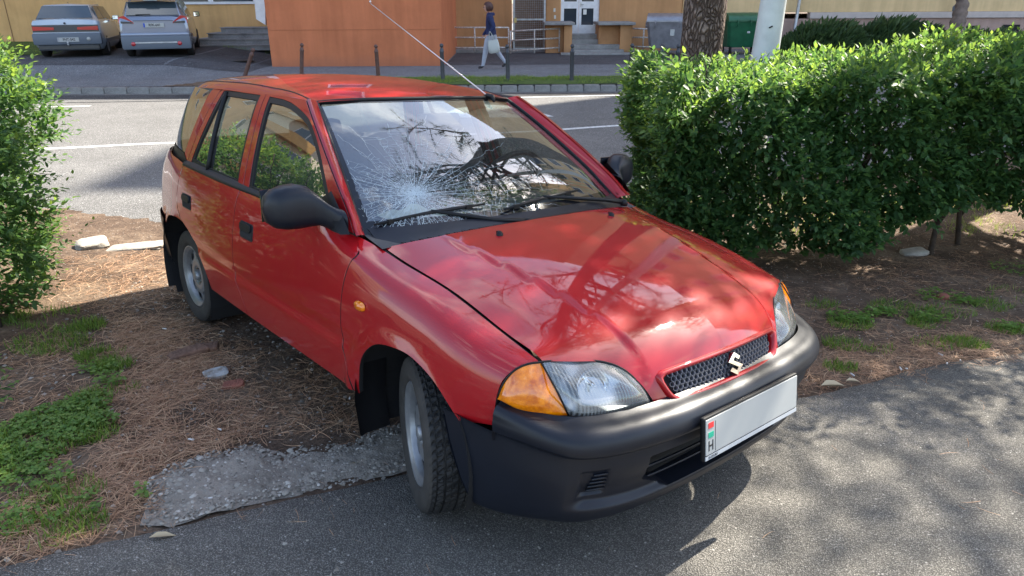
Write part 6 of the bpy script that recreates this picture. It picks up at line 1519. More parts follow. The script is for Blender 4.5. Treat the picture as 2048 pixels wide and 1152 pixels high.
def f_in(k):
    x = RNG.uniform(HX0 + .1, HX1, k); zt, zl = vt(x), vl(x); z = zl + .1 + (zt - zl - .1) * RNG.uniform(0, 1, k); y = RNG.uniform(HY0 + .2, HY1, k)
    return np.stack([x, y, z], 1), unit(RNG.normal(0, 1, (k, 3)) + np.array([0, -.3, .4]))
P, D = box_twigs(10500, [(.50, f_front), (.30, f_top), (.10, f_left), (.13, f_in)])
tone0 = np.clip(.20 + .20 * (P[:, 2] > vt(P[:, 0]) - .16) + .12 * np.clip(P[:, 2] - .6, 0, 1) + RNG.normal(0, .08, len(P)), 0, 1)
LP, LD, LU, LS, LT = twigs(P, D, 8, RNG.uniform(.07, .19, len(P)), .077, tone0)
# keep the 260 outermost, nearest leaves as leaves of their own
def own_leaves(par, LP, LD, LU, LS, LT, score, count, m, V=LEAF_V, F=LEAF_F, nm='leaf'):
    idx = np.argsort(score)[:count]; mask = np.ones(len(LP), bool); mask[idx] = False; meshes = []
    for tn in (.12, .3, .5, .8):
        me = bpy.data.meshes.new(nm); me.from_pydata([tuple(v) for v in V], [], [tuple(map(int, f)) for f in F]); a = me.attributes.new('tone', 'FLOAT', 'POINT'); a.data.foreach_set('value', [tn] * len(V)); me.materials.append(m); me.update(); meshes.append((tn, me))
    Fm = frames(LD[idx], LU[idx])
    for q, i in enumerate(idx):
        me = min(meshes, key=lambda t: abs(t[0] - LT[i]))[1]; o = link(nm, me, par); M4 = Matrix.Identity(4); s = LS[i]
        for a in range(3):
            for b_ in range(3): M4[a][b_] = float(Fm[q][a][b_]) * s
            M4[a][3] = float(LP[i][a])
        o.matrix_local = Matrix.Translation(-par.location) @ M4
    return mask
mk = own_leaves(hedge, LP, LD, LU, LS, LT, LP[:, 1] + .2 * np.abs(LP[:, 0] - 2.2) + RNG.uniform(0, .25, len(LP)), 280, PRIVET)
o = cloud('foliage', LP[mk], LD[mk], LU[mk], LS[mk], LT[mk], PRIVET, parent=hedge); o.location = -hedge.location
# long shoots above the clipped line
sp = RNG.uniform(HX0 + .5, HX1 * .8, 75); SPP = np.stack([sp, RNG.uniform(HY0 - .03, HY0 + .6, 75), vt(sp) - .02], 1); SPD = unit(np.stack([RNG.normal(0, .3, 75), RNG.normal(-.2, .3, 75), np.ones(75)], 1))
A_ = twigs(SPP, SPD, 9, RNG.uniform(.10, .24, 75), .045, np.full(75, .65), .3)
lsp = 26; SP2 = np.stack([HX0 + RNG.uniform(-.02, .05, lsp), RNG.uniform(HY0, HY0 + .5, lsp), RNG.uniform(.0, 1.25, lsp)], 1); SD2 = unit(np.stack([-np.ones(lsp), RNG.normal(-.2, .3, lsp), RNG.uniform(.1, 1.0, lsp)], 1)); B_ = twigs(SP2, SD2, 9, RNG.uniform(.10, .20, lsp), .040, np.full(lsp, .6), .3)
o = cloud('young_shoots', *[np.concatenate([a, b]) for a, b in zip(A_, B_)], PRIVET, parent=hedge); o.location = -hedge.location
def stems(par, roots, top, spread, m, r0=.022, nm='stem'):
    for (x, y) in roots:
        b = MB(); z0 = G(x, y) - .03; lean = (rnd.uniform(-.1, .1), rnd.uniform(-.1, .1)); H = top - z0
        def go(p, d, L, r, dep):
            pts = [Vector(p)]; dd = Vector(d)
            for _ in range(4): dd = (dd + Vector((rnd.uniform(-.22, .22), rnd.uniform(-.22, .22), rnd.uniform(-.03, .15)))).normalized(); pts.append(pts[-1] + dd * L / 4)
            b.tube(pts, [r, r * .9, r * .8, r * .7, r * .55], 6)
            if dep:
                for _ in range(3): go(pts[rnd.choice((1, 2, 3))], (dd + Vector((rnd.uniform(-1, 1), rnd.uniform(-1, 1), rnd.uniform(.0, .5))) * spread).normalized(), L * .62, r * .55, dep - 1)
        go((x, y, z0), (lean[0], lean[1], 1), H * .72, r0, 2); o = b.build(nm, m, par); o.location = -par.location
stems(hedge, [(1.35, 5.7), (1.8, 5.5), (2.2, 5.75), (2.62, 5.5), (3.05, 5.7), (3.38, 5.45), (3.75, 5.7), (4.15, 5.45), (4.5, 5.7), (4.95, 5.5), (5.5, 5.7), (6.1, 5.6)], 1.2, .9, BARK)
# ---- the bush on the left
bush = empty('bush', (-3.82, 4.1, .0), label='leafy green privet bush at the left edge of the photo', cat='bush')
def bush_pts(k, shell=True):
    th = RNG.uniform(0, 2 * math.pi, k); zz = RNG.uniform(0, 1, k) ** .85; z = .0 + 1.50 * zz
    prof = np.interp(zz, [0, .12, .3, .55, .75, .9, 1], [.50, .60, .68, .78, .82, .72, .42]); r = prof * (1 - np.abs(RNG.normal(0, .10 if shell else .45, k))) * (1 + .14 * np.sin(th * 3 + z * 4) + .10 * np.sin(th * 7 + z * 9))
    x = -3.61 + r * np.cos(th) * 1.18; y = 3.85 + r * np.sin(th) * 1.0
    return np.stack([x, y, z], 1), unit(np.stack([np.cos(th) + RNG.normal(0, .35, k), np.sin(th) + RNG.normal(0, .35, k), .35 + 1.2 * (zz > .86) + RNG.normal(0, .35, k)], 1))
P1, D1 = bush_pts(2900); P2, D2 = bush_pts(900, False); P, D = np.concatenate([P1, P2]), np.concatenate([D1, D2])
T0 = np.clip(.22 + .22 * (P[:, 0] > -3.0) + .2 * (P[:, 2] > 1.25) + RNG.normal(0, .08, len(P)), 0, 1)  # leaves toned paler on the right edge and top, as if sunlit
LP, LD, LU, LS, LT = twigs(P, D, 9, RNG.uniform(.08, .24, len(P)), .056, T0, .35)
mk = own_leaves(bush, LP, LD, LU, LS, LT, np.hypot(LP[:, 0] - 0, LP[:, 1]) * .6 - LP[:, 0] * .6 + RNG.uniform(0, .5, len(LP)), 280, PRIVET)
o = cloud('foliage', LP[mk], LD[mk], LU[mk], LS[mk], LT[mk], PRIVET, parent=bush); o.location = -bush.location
k_ = 34; zz = RNG.uniform(.35, 1.45, k_); SPP = np.stack([-2.78 + RNG.normal(0, .06, k_) - .25 * (zz > 1.3), RNG.uniform(3.4, 4.2, k_), zz], 1); SPD = unit(np.stack([np.ones(k_) - .6 * (zz > 1.3), RNG.normal(-.1, .3, k_), RNG.uniform(.2, .9, k_)], 1))
o = cloud('young_shoots', *twigs(SPP, SPD, 10, RNG.uniform(.16, .34, k_), .042, np.full(k_, .55), .35), PRIVET, parent=bush); o.location = -bush.location
stems(bush, [(-3.35, 3.8), (-3.2, 3.95), (-3.5, 3.7), (-3.05, 3.7), (-3.65, 3.9), (-2.95, 3.5), (-3.1, 3.4), (-2.88, 3.65)], 1.35, .9, BARK, .016)
# pale-leaved low sprig by the lower left corner
sprig = empty('weed', (-1.98, 2.6, .08), label='pale green leafy sprig at the left edge above the clover', cat='weed')
q = [nearp(*p) for p in ((8, 742), (20, 790), (30, 822), (4, 800), (12, 760), (40, 800))]; qp = np.array([[p.x - .10, p.y + .02, p.z + .04] for p in q]); A_ = twigs(qp, unit(np.tile([.8, -.25, .35], (6, 1)) + RNG.normal(0, .15, (6, 3))), 8, RNG.uniform(.10, .17, 6), .042, np.full(6, .62), .2)
own_leaves(sprig, *A_, np.arange(48), 48, PRIVET)
b = MB()
for p_, d_ in zip(qp, unit(np.tile([.8, -.25, .35], (6, 1)))): b.tube([p_ - d_ * .25 - [0, 0, .05], p_, p_ + d_ * .14], .0022, 5)
o = b.build('stem', BARK, sprig); o.location = -sprig.location; o['kind'] = 'stuff'

# ---- junipers on the far side
JUN = leaf_mat('juniper_green', (.020, .045, .016), (.045, .085, .026), (.10, .14, .05), trans=.15, rough=.6)
BL_V = np.array([(0, .10, 0), (0, -.10, 0), (.55, -.13, .04), (1, 0, .10), (.55, .13, .04)]); BL_F = np.array([(0, 1, 2), (0, 2, 4), (4, 2, 3)])
def juniper(lab, cx, cy, rx, ry, h, n, seed):
    r = empty('juniper_shrub', (cx, cy, 0), label=lab, cat='shrub'); th = RNG.uniform(0, 2 * math.pi, n); t = RNG.uniform(0, 1, n); rr = np.sqrt(t); lob = 1 + .13 * np.sin(th * 4 + seed) + .08 * np.sin(th * 9 + seed)
    z = h * (1 - rr ** 2.4) * (.86 + .14 * np.sin(rr * 9 + th * 3 + seed)) * RNG.uniform(.80, 1.02, n); P = np.stack([rx * rr * lob * np.cos(th), ry * rr * lob * np.sin(th), z], 1)
    D = unit(np.stack([np.cos(th) * rr + .5 + RNG.normal(0, .25, n), np.sin(th) * rr * .8 + RNG.normal(0, .25, n), .75 + RNG.normal(0, .2, n)], 1))
    cloud('foliage', P, D, unit(RNG.normal(size=(n, 3))), RNG.uniform(.14, .30, n), np.clip(.35 + .35 * RNG.normal(0, .5, n) + .2 * (z > h * .8), 0, 1), JUN, BL_V, BL_F, r)
    b = MB(); b.tube([(0, 0, 0), (.05, 0, h * .5)], .05, 6); b.build('trunk', BARK, r)
j0, j1 = at(1562, 80, 24.0), at(1905, 80, 24.0)
juniper('wide spreading juniper mound behind the lamp post', j0.x + 1.7, 24.2, 1.9, 1.2, 1.02, 5200, 1); juniper('juniper mound left of the leaning street tree', j1.x - 1.6, 24.5, 1.9, 1.2, 1.10, 5200, 4)
juniper('low dark juniper at the right edge behind the hedge', at(1995, 80, 24.6).x + .4, 24.8, 2.1, 1.0, .66, 3600, 7)
# ---- leaning street tree
TB = mat('pale_brown_bark', (.17, .125, .10), rough=.9, var=.4, vscale=5, bump=.8, bscale=14, bdist=.03)
tr = empty('street_tree', (at(1920, 90, 23.2).x, 23.2, 0), label='leaning bare-barked street tree at the upper right', cat='tree')
pts = [at(1918, 108, 23.2), at(1921, 85, 23.2), at(1922, 55, 23.2), at(1931, 30, 23.2), at(1940, 8, 23.2), at(1946, -20, 23.2)]; pts = [(p.x, 23.2 + .1 * i, p.z) for i, p in enumerate(pts)] + [(pts[-1].x + .1, 23.8, 3.2), (pts[-1].x + .2, 24, 5)]
b = MB(); P_ = crv([tuple(p) for p in pts], 5); b.tube(P_, [.27 - .10 * min(1, i / 22) + .02 * math.sin(i * 1.7) for i in range(len(P_))], 14); o = b.build('trunk', TB, tr); o.location = -tr.location
LIME = leaf_mat('street_tree_leaf', (.03, .07, .015), (.06, .13, .025), (.12, .21, .04))
n = 3000; th = RNG.normal(size=(n, 3)); P = unit(th) * (RNG.uniform(.3, 1, n) ** .4)[:, None] * np.array([2.0, 2.0, 1.5]) + np.array([pts[-1][0] + .2 - tr.location.x, .8, 5.6]); cloud('crown', P, unit(RNG.normal(size=(n, 3))), unit(RNG.normal(size=(n, 3))), RNG.uniform(.12, .22, n), RNG.uniform(.2, .8, n), LIME, parent=tr)
# ---- the big pine behind the hedge
def pinebark_fn(nt, b):
    v = nt.nodes.new('ShaderNodeTexCoord').outputs['Object']; mp = nt.nodes.new('ShaderNodeMapping'); mp.inputs['Scale'].default_value = (1, 1, .38); nt.links.new(v, mp.inputs[0])
    d = nt.nodes.new('ShaderNodeMix'); d.data_type = 'VECTOR'; d.inputs['Factor'].default_value = .16
    nn = nt.nodes.new('ShaderNodeTexNoise'); nn.inputs['Scale'].default_value = 7; nt.links.new(mp.outputs[0], nn.inputs['Vector']); nt.links.new(mp.outputs[0], d.inputs['A']); nt.links.new(nn.outputs['Color'], d.inputs['B'])
    e = vor(nt, d.outputs['Result'], 34, 'DISTANCE_TO_EDGE'); f = noise_n(nt, mp.outputs[0], 28, 8, .7)
    c = ramp(nt, e, [(0, (.07, .05, .04)), (.08, (.14, .105, .085)), (.22, (.22, .175, .15)), (.5, (.28, .23, .20))]); c = mixc(nt, 1.0, c, ramp(nt, f, [(.3, (.55, .5, .48)), (.7, (1.25, 1.2, 1.15))]), 'MULTIPLY'); nt.links.new(c, b.inputs['Base Color'])
    bump_n(nt, b, math_n(nt, 'ADD', math_n(nt, 'MINIMUM', math_n(nt, 'MULTIPLY', e, 4), 1), math_n(nt, 'MULTIPLY', f, .5)), 1.0, .03)
PBARK = node_mat('furrowed_pine_bark', pinebark_fn, .93)
PX, PY = 1.862, 7.42
pine = empty('pine_tree', (PX, PY, G(PX, PY)), label='thick furrowed pine trunk rising behind the hedge', cat='tree')
b = MB(); b.smooth = True; rows = []
for z in list(np.linspace(-.3, 2.4, 70)) + list(np.linspace(2.6, 12, 26)):
    r0 = .195 + .10 * math.exp(-(z + .3) / .35) - max(0, z - 1.5) * .013; row = []
    for t in np.linspace(0, 2 * math.pi, 72, endpoint=False):
        k2 = noise.noise(Vector((math.cos(t) * 3.2, math.sin(t) * 3.2, z * 1.5))); k3 = noise.noise(Vector((math.cos(t) * 9, math.sin(t) * 9, z * 3.5 + 4))); r_ = r0 * (1 + .035 * k2) + .012 * (abs(k3) ** .6); row.append((PX + .012 * z + r_ * math.cos(t), PY + r_ * math.sin(t), z))
    rows.append(row)
b.grid(rows, closed=True); o = fix_normals(b.build('trunk', PBARK, pine)); o.location = -pine.location
NEED = leaf_mat('pine_needles', (.016, .035, .014), (.030, .06, .022), (.06, .09, .03), trans=.12, rough=.5)
ND_V = np.array([(0, .006, 0), (0, -.006, 0), (1, 0, .0), (0, 0, .006)]); ND_F = np.array([(0, 1, 2), (1, 3, 2)])
def pine_crown(root, cx, cy, levels, seed, dens=1.0, rad=2.3, bias=(0, 0)):
    rr = random.Random(seed); bb = MB(); C_, Dd = [], []
    for z in levels:
        for q in range(rr.choice((3, 4, 4))):
            a = rr.uniform(0, 6.283); L = rad * rr.uniform(.6, 1.05) * (1 if z < 8 else max(.3, 1 - (z - 8) / 5)); d = Vector((math.cos(a) + bias[0], math.sin(a) + bias[1], rr.uniform(-.02, .25))).normalized(); p = Vector((cx + .012 * z, cy, z)); pts = [p.copy()]
            for s_ in range(6): d = (d + Vector((rr.uniform(-.13, .13), rr.uniform(-.13, .13), rr.uniform(-.05, .10)))).normalized(); p = p + d * L / 6; pts.append(p.copy())
            bb.tube(pts, [.045, .038, .032, .026, .02, .014, .008], 6)
            for s_ in range(2, 7):
                for _ in range(int(4 * dens)):
                    e = (d * .4 + Vector((rr.uniform(-1, 1), rr.uniform(-1, 1), rr.uniform(-.2, .5)))).normalized(); tl = rr.uniform(.25, .6); q0 = pts[s_] if s_ < 7 else p; q1 = q0 + e * tl; bb.tube([q0, (q0 + q1) / 2 + Vector((0, 0, .03)), q1], [.010, .007, .004], 4, cap=False)
                    for t in (.45, .7, .9, 1.05): C_.append(q0 + (q1 - q0) * t + Vector([rr.uniform(-.03, .03) for _ in range(3)])); Dd.append(e)
    o = bb.build('branches', PBARK, root); o.location = -root.location; o['kind'] = 'stuff'
    C_ = np.array([tuple(c) for c in C_]); Dd = np.array([tuple(c) for c in Dd]); k = 26; n = len(C_) * k; Dn = unit(np.repeat(Dd, k, 0) * .55 + RNG.normal(0, .75, (n, 3)))
    o = cloud('needles', np.repeat(C_, k, 0), Dn, unit(RNG.normal(size=(n, 3))), RNG.uniform(.09, .15, n), np.clip(RNG.normal(.45, .2, n), 0, 1), NEED, ND_V * np.array([1, 1.9, 1.9]), ND_F, root); o.location = -root.location
    print('needle clumps', len(C_))
pine_crown(pine, PX, PY, [3.6, 4.1, 4.6], 3, .7, 1.7, (.7, -.7)); pine_crown(pine, PX, PY, [5.0, 5.3, 5.6, 5.9, 6.2, 6.5, 6.8, 7.1, 7.4, 7.7, 8.0, 8.4, 8.8, 9.3, 10, 11], 8, 1.15, 3.3, (.35, -.95))  # crown out of view, boughs leaned to throw shade on car and soil
# ---- unseen broadleaf tree added at the right, boughs set to shade car and ground
lt_ = empty('shade_tree', (6.5, 8.3, -.17), label='unseen broadleaf tree added beyond the hedge to shade car and footway', cat='tree')
b = MB(); b.tube(crv([(6.5, 8.3, -.2), (6.45, 8.25, 1.5), (6.3, 8.1, 3.2), (6.2, 8.1, 5), (6.1, 8.0, 7.5)], 4), [.17 - .006 * i for i in range(17)], 12); o = b.build('trunk', TB, lt_); o.location = -lt_.location
rr = random.Random(9); b = MB(); CL = []
for q in range(36):
    z = rr.uniform(2.4, 3.0); p = Vector((6.35, 8.15, z)); tg = Vector((rr.uniform(3.4, 7.0), 0, rr.uniform(2.5, 3.1))); tg.y = 4.25 + (tg.x - 3.4) * .55 + rr.uniform(0, 1.0); d = (tg - p).normalized(); L = (tg - p).length; pts = [p.copy()]
    for s_ in range(6): p = p + (tg - p) / (6 - s_) + Vector([rr.uniform(-.08, .08) * (s_ < 5) for _ in range(3)]); pts.append(p.copy())
    b.tube(pts, [.04, .034, .028, .022, .016, .011, .006], 6)
    for s_ in range(5, 7):
        for _ in range(9):
            e = Vector((rr.uniform(-1, 1), rr.uniform(-1, 1), rr.uniform(-.5, .6))).normalized(); q1 = pts[s_] + e * rr.uniform(.15, .5); b.tube([pts[s_], q1], [.007, .003], 4, cap=False); CL.append((tuple(q1), tuple(e)))
for q in range(30):
    p = Vector((6.3, 8.1, rr.uniform(4.6, 6.2))); tg = Vector((rr.uniform(2.0, 4.35), rr.uniform(4.1, 5.8), rr.uniform(5.0, 6.4))) if q < 26 else Vector((rr.uniform(7.3, 9.4), rr.uniform(6.5, 7.7), rr.uniform(7.2, 8.6))); pts = [p.copy()]
    for s_ in range(6): p = p + (tg - p) / (6 - s_) + Vector([rr.uniform(-.1, .1) * (s_ < 5) for _ in range(3)]); pts.append(p.copy())
    b.tube(pts, [.04, .034, .028, .022, .016, .011, .006], 6)
    for s_ in range(3, 7):
        for _ in range(6):
            e = Vector((rr.uniform(-1, 1), rr.uniform(-1, 1), rr.uniform(-.5, .6))).normalized(); q1 = pts[s_] + e * rr.uniform(.15, .6); b.tube([pts[s_], q1], [.007, .003], 4, cap=False); CL.append((tuple(q1), tuple(e)))
o = b.build('branches', TB, lt_); o.location = -lt_.location; o['kind'] = 'stuff'
cp_ = np.repeat(np.array([c[0] for c in CL]), 5, 0) + RNG.normal(0, .10, (len(CL) * 5, 3)); A_ = twigs(cp_, unit(RNG.normal(size=(len(cp_), 3))), 6, RNG.uniform(.10, .2, len(cp_)), .075, np.full(len(cp_), .45)); o = cloud('crown', *A_, LIME, parent=lt_); o.location = -lt_.location
# ---- lamp post
lp = empty('lamp_post', (2.385, 7.0, -.17), label='white grey tapered lamp post behind the hedge', cat='lamp post')
b = MB(); b.lathe([(.155, -.2), (.150, .2), (.1215, 1.3), (.105, 2.2), (.08, 6.0), (.07, 7.5), (0, 7.5)], 40); o = b.build('post', mat('weathered_white_post', (.56, .58, .57), rough=.55, var=.22, vscale=3, bump=.25, bscale=22, bdist=.004), lp); o.location = Vector((-.06, 0, .17)); o.rotation_euler = (0, R(2.2), 0)
b = MB(); b.tube([(.25, 0, 7.5), (.2, -.5, 7.9), (.1, -1.3, 8.0)], .035, 8); b.bbox((.1, -1.6, 8.0), (.25, .7, .12), .04); b.build('lamp_head', MET, lp)
b = MB(); p_ = at(1541, 54, 6.88); b.box((p_.x, 6.872, p_.z), (.035, .004, .012), Matrix.Rotation(R(-25), 3, 'Y')); o = b.build('scratch', DARK, lp); o.location = -lp.location

# ================================================================= LITTER ON THE GROUND
def ground_arr(x, y): return np.array([G(a, b_) + nearrelief(a, b_) for a, b_ in zip(x, y)])
NDL = mat('dry_pine_needles', (.36, .20, .115), rough=.7)
def add_tone_mat():
    m = bpy.data.materials.new('fallen_needles'); m.use_nodes = True; nt = m.node_tree; b_ = nt.nodes['Principled BSDF']; a_ = nt.nodes.new('ShaderNodeAttribute'); a_.attribute_name = 'tone'
    nt.links.new(ramp(nt, a_.outputs['Fac'], [(0, (.15, .075, .04)), (.5, (.38, .205, .11)), (1, (.58, .39, .23))]), b_.inputs['Base Color']); b_.inputs['Roughness'].default_value = .6; return m
FN = add_tone_mat()
CV = np.array([(0, .008, 0), (0, -.008, 0), (.35, .056, .015), (.35, .040, .015), (.7, .06, .02), (.7, .046, .02), (1, .01, 0)]) - np.array([.5, .03, 0]); CF = [(0, 1, 3), (0, 3, 2), (2, 3, 5), (2, 5, 4), (4, 5, 6)]
def needle_field(name, dens, n, label_tone=(.5, .25)):
    x, y = dens(n); z = ground_arr(x, y) + .004 + np.abs(RNG.normal(0, .005, len(x))); a = RNG.uniform(0, 2 * math.pi, len(x))
    D = unit(np.stack([np.cos(a), np.sin(a), RNG.normal(0, .10, len(x))], 1)); U = unit(np.stack([RNG.normal(0, .5, len(x)), RNG.normal(0, .5, len(x)), np.ones(len(x))], 1))
    o = cloud(name, np.stack([x, y, z], 1), D, U, RNG.uniform(.05, .115, len(x)), np.clip(RNG.normal(*label_tone, len(x)), 0, 1), FN, CV * np.array([1, 1.15, 1]), np.array(CF)); return o
def inpoly_px(poly):
    return np.array([[p.x, p.y] for p in (nearp(*q) for q in poly)])
def polyfield(polys, weights, jitter=.05, thin=None):
    def f(n):
        X, Y = [], []
        for pl_, w in zip(polys, weights):
            pl_ = inpoly_px(pl_); lo, hi = pl_.min(0), pl_.max(0); k = int(n * w); p = RNG.uniform(lo, hi, (k * 4, 2)); p = p[inside(p, pl_)][:k]; p = p + RNG.normal(0, jitter, p.shape)
            g = np.array([nz(a, b_, 2.6, 2) + .5 * nz(a, b_, 8, 5) for a, b_ in p]); p = p[g > RNG.uniform(-.75, .25, len(p))]; X.append(p[:, 0]); Y.append(p[:, 1])
        return np.concatenate(X), np.concatenate(Y)
    return f
o = needle_field('fallen_needles', polyfield([[(230, 640), (360, 640), (470, 800), (500, 860), (420, 905), (320, 940), (290, 1040), (150, 1095), (0, 1125), (0, 1000), (160, 960), (260, 860), (240, 740)], [(120, 520), (340, 500), (370, 640), (240, 660), (110, 600)], [(360, 640), (620, 720), (790, 850), (500, 880), (420, 760)], [(0, 700), (120, 650), (230, 700), (260, 860), (0, 1000)]], [.56, .13, .12, .10]), 24000); tag(o, kind='stuff')
o = needle_field('fallen_needles', polyfield([[(1600, 790), (1640, 700), (1800, 690), (2048, 640), (2048, 715), (1800, 755)], [(1560, 560), (2048, 520), (2048, 640), (1650, 700)], [(1300, 480), (1700, 470), (2048, 470), (2048, 560), (1500, 590)]], [.45, .33, .22]), 11000, (.42, .25)); tag(o, kind='stuff')
o = needle_field('fallen_needles', polyfield([[(20, 1150), (300, 1060), (820, 940), (900, 1150)], [(1250, 1000), (1650, 790), (2048, 710), (2048, 1150), (1200, 1150)]], [.5, .5], .1), 130); tag(o, kind='stuff')
# grass and clover in tufts
GRASS = leaf_mat('grass_blade', (.045, .095, .018), (.09, .17, .03), (.19, .26, .06), trans=.3, rough=.5)
GV = np.array([(0, .022, 0), (0, -.022, 0), (.5, .018, .05), (.5, -.018, .05), (1, 0, .22)]); GF = np.array([(0, 1, 3), (0, 3, 2), (2, 3, 4)])
def grass(name, spots, hgt, spread_z=1.0, tone=.5):
    X = []
    for cx, cy, r_, n in spots:
        t = RNG.uniform(0, 2 * math.pi, n); q = r_ * np.sqrt(RNG.uniform(0, 1, n)); p = np.stack([cx + q * np.cos(t), cy + q * np.sin(t) * .8], 1); g = np.array([nz(a, b_, 5, 1) + .6 * nz(a, b_, 13, 5) for a, b_ in p]); X.append(p[g > RNG.uniform(-.6, .3, n)])
    p = np.concatenate(X); n = len(p); z = ground_arr(p[:, 0], p[:, 1]) if p[:, 1].mean() < 10 else np.array([farz(a, b_) + .03 for a, b_ in p])
    D = unit(np.stack([RNG.normal(0, .42, n), RNG.normal(0, .42, n), np.ones(n)], 1)); o = cloud(name, np.stack([p[:, 0], p[:, 1], z - .004], 1), D, unit(RNG.normal(size=(n, 3))), hgt * RNG.uniform(.5, 1.25, n), np.clip(RNG.normal(tone + .12, .24, n), 0, 1), GRASS, GV * np.array([1, 1.6 * .06 / hgt, 1]), GF); tag(o, kind='stuff')
def npx(px, py, r_, n): p = nearp(px, py); return (p.x, p.y, r_, n)
grass('grass', [npx(50, 895, .20, 1500), (*npx(120, 850, .17, 1200),), npx(175, 870, .12, 600), npx(20, 930, .16, 900), npx(160, 655, .14, 700), npx(100, 690, .20, 700), npx(200, 715, .12, 1100), npx(230, 735, .09, 600), npx(190, 800, .10, 700), npx(150, 1055, .10, 350), npx(90, 1070, .12, 260), npx(140, 985, .12, 260), npx(60, 1020, .14, 220), npx(250, 780, .06, 120), npx(90, 640, .22, 900)], .055)
grass('grass', [npx(1700, 650, .14, 650), npx(1690, 690, .12, 600), npx(1760, 700, .09, 350), npx(1680, 735, .09, 350), npx(1850, 650, .12, 450), npx(1930, 690, .12, 600), npx(1900, 625, .16, 500), npx(2010, 660, .12, 420), npx(1980, 615, .14, 350), npx(1640, 610, .12, 300), npx(1800, 620, .2, 420), npx(1250, 380, .25, 700), npx(2030, 600, .2, 350), npx(1870, 690, .14, 350)], .045, tone=.42)
fx = []; 
for _ in range(150): xx = rnd.uniform(-6.6, 8); fx.append((xx, rnd.uniform(16.6, 17.9), .35, 210))
grass('grass', fx, .075, tone=.62)
grass('grass', [(rnd.uniform(-20, -13.6), rnd.uniform(21.9, 26), .5, 170) for _ in range(34)] + [(rnd.uniform(-9.3, -7.2), 24.1, .3, 60) for _ in range(5)], .10, tone=.6)
grass('grass', [(rnd.uniform(1.6, 5.5), rnd.uniform(6.7, 7.5), .3, 220) for _ in range(26)] + [(rnd.uniform(2.4, 5), rnd.uniform(6.0, 7), .3, 160) for _ in range(16)], .07, tone=.7)
CLV = np.array([(0, 0, 0), (.5, .42, .06), (1, .30, .0), (1.1, 0, -.03), (1, -.30, 0), (.5, -.42, .06)]); CLF = np.array([(0, 3, 1), (1, 3, 2), (0, 5, 3), (5, 4, 3)])
def clover(spots, size, tone):
    PP, DD = [], []
    for cx, cy, r_, n in spots:
        t = RNG.uniform(0, 6.283, n); q = r_ * np.sqrt(RNG.uniform(0, 1, n)); x = cx + q * np.cos(t); y = cy + q * np.sin(t) * .8; z = ground_arr(x, y) + RNG.uniform(.012, .045, n); a0_ = RNG.uniform(0, 6.283, n)
        for k in range(3): a = a0_ + k * 2.094; PP.append(np.stack([x, y, z], 1)); DD.append(unit(np.stack([np.cos(a), np.sin(a), RNG.normal(.1, .2, n)], 1)))
    P = np.concatenate(PP); D = np.concatenate(DD); n = len(P); o = cloud('clover', P, D, unit(np.tile([0, 0, 1.0], (n, 1)) + RNG.normal(0, .2, (n, 3))), size * RNG.uniform(.6, 1.2, n), np.clip(RNG.normal(tone, .15, n), 0, 1), GRASS, CLV, CLF); tag(o, kind='stuff')
clover([npx(60, 880, .24, 420), npx(130, 840, .18, 320), npx(190, 850, .09, 110), npx(20, 940, .16, 150), npx(70, 965, .14, 80), npx(220, 770, .07, 40), npx(180, 810, .10, 110), npx(110, 1020, .16, 50), npx(20, 1060, .08, 30), npx(290, 995, .035, 10), npx(200, 745, .10, 60)], .016, .62)
clover([npx(1700, 640, .14, 130), npx(1760, 630, .10, 80), npx(1860, 640, .12, 100), npx(1930, 610, .1, 60), npx(2020, 660, .1, 80), npx(1880, 600, .16, 70), npx(2030, 560, .2, 80)], .018, .55)
# stones and broken bricks
def stone(name, px, py, dx, dy, h, m, lab, cat, rz=0, seed=0, sharp=False, lift=0, group=None):
    p = nearp(px, py); bm = bmesh.new(); bmesh.ops.create_icosphere(bm, subdivisions=3, radius=1)
    for v in bm.verts:
        q = v.co.normalized(); e = .42 if sharp else .7; q = Vector([math.copysign(abs(c) ** e, c) for c in q]); k = 1 + .16 * noise.noise(q * 1.6 + Vector((seed, 0, 0))) + .06 * noise.noise(q * 5 + Vector((0, seed, 0))); v.co = Vector((q.x * dx * .5 * k, q.y * dy * .5 * k, q.z * h * .5 * (1 + .25 * noise.noise(q * 2.2 + Vector((0, 0, seed))))))
    me = bpy.data.meshes.new(name); bm.to_mesh(me); bm.free(); me.materials.append(m)
    for f_ in me.polygons: f_.use_smooth = True
    o = link(name, me); o.location = (p.x, p.y, G(p.x, p.y) + nearrelief(p.x, p.y) + h * .18 + lift); o.rotation_euler = (R(4), R(-3), rz); tag(o, lab, cat, group); auto_smooth(o, 38); return o
BRK = mat('broken_red_brick', (.25, .085, .055), rough=.92, var=.35, vscale=22, bump=.8, bscale=70, bdist=.008); BRD = mat('dirty_brown_brick', (.17, .095, .065), rough=.95, var=.4, vscale=16, bump=.9, bscale=50, bdist=.01); PST = mat('pale_blue_grey_stone', (.36, .37, .37), rough=.8, var=.35, vscale=24, bump=.6, bscale=60, bdist=.006, dark=(.16, .12, .08)); SAND = mat('pale_sandy_concrete', (.36, .325, .275), rough=.9, var=.35, vscale=9, bump=.8, bscale=30, bdist=.01)
stone('broken_brick', 378, 712, .19, .085, .06, BRD, 'long dirt-brown brick fragment left of the red car sill', 'brick', R(38), 1, True)
stone('broken_brick', 418, 699, .10, .08, .04, BRD, 'short brown brick piece touching the long brick fragment', 'brick', R(20), 2, True)
stone('stone', 432, 752, .115, .085, .035, PST, 'pale blue-grey flat stone beside the red brick', 'stone', R(25), 3, True); stone('broken_brick', 467, 773, .10, .065, .03, BRK, 'small red brick piece in front of the pale stone', 'brick', R(15), 4, True)
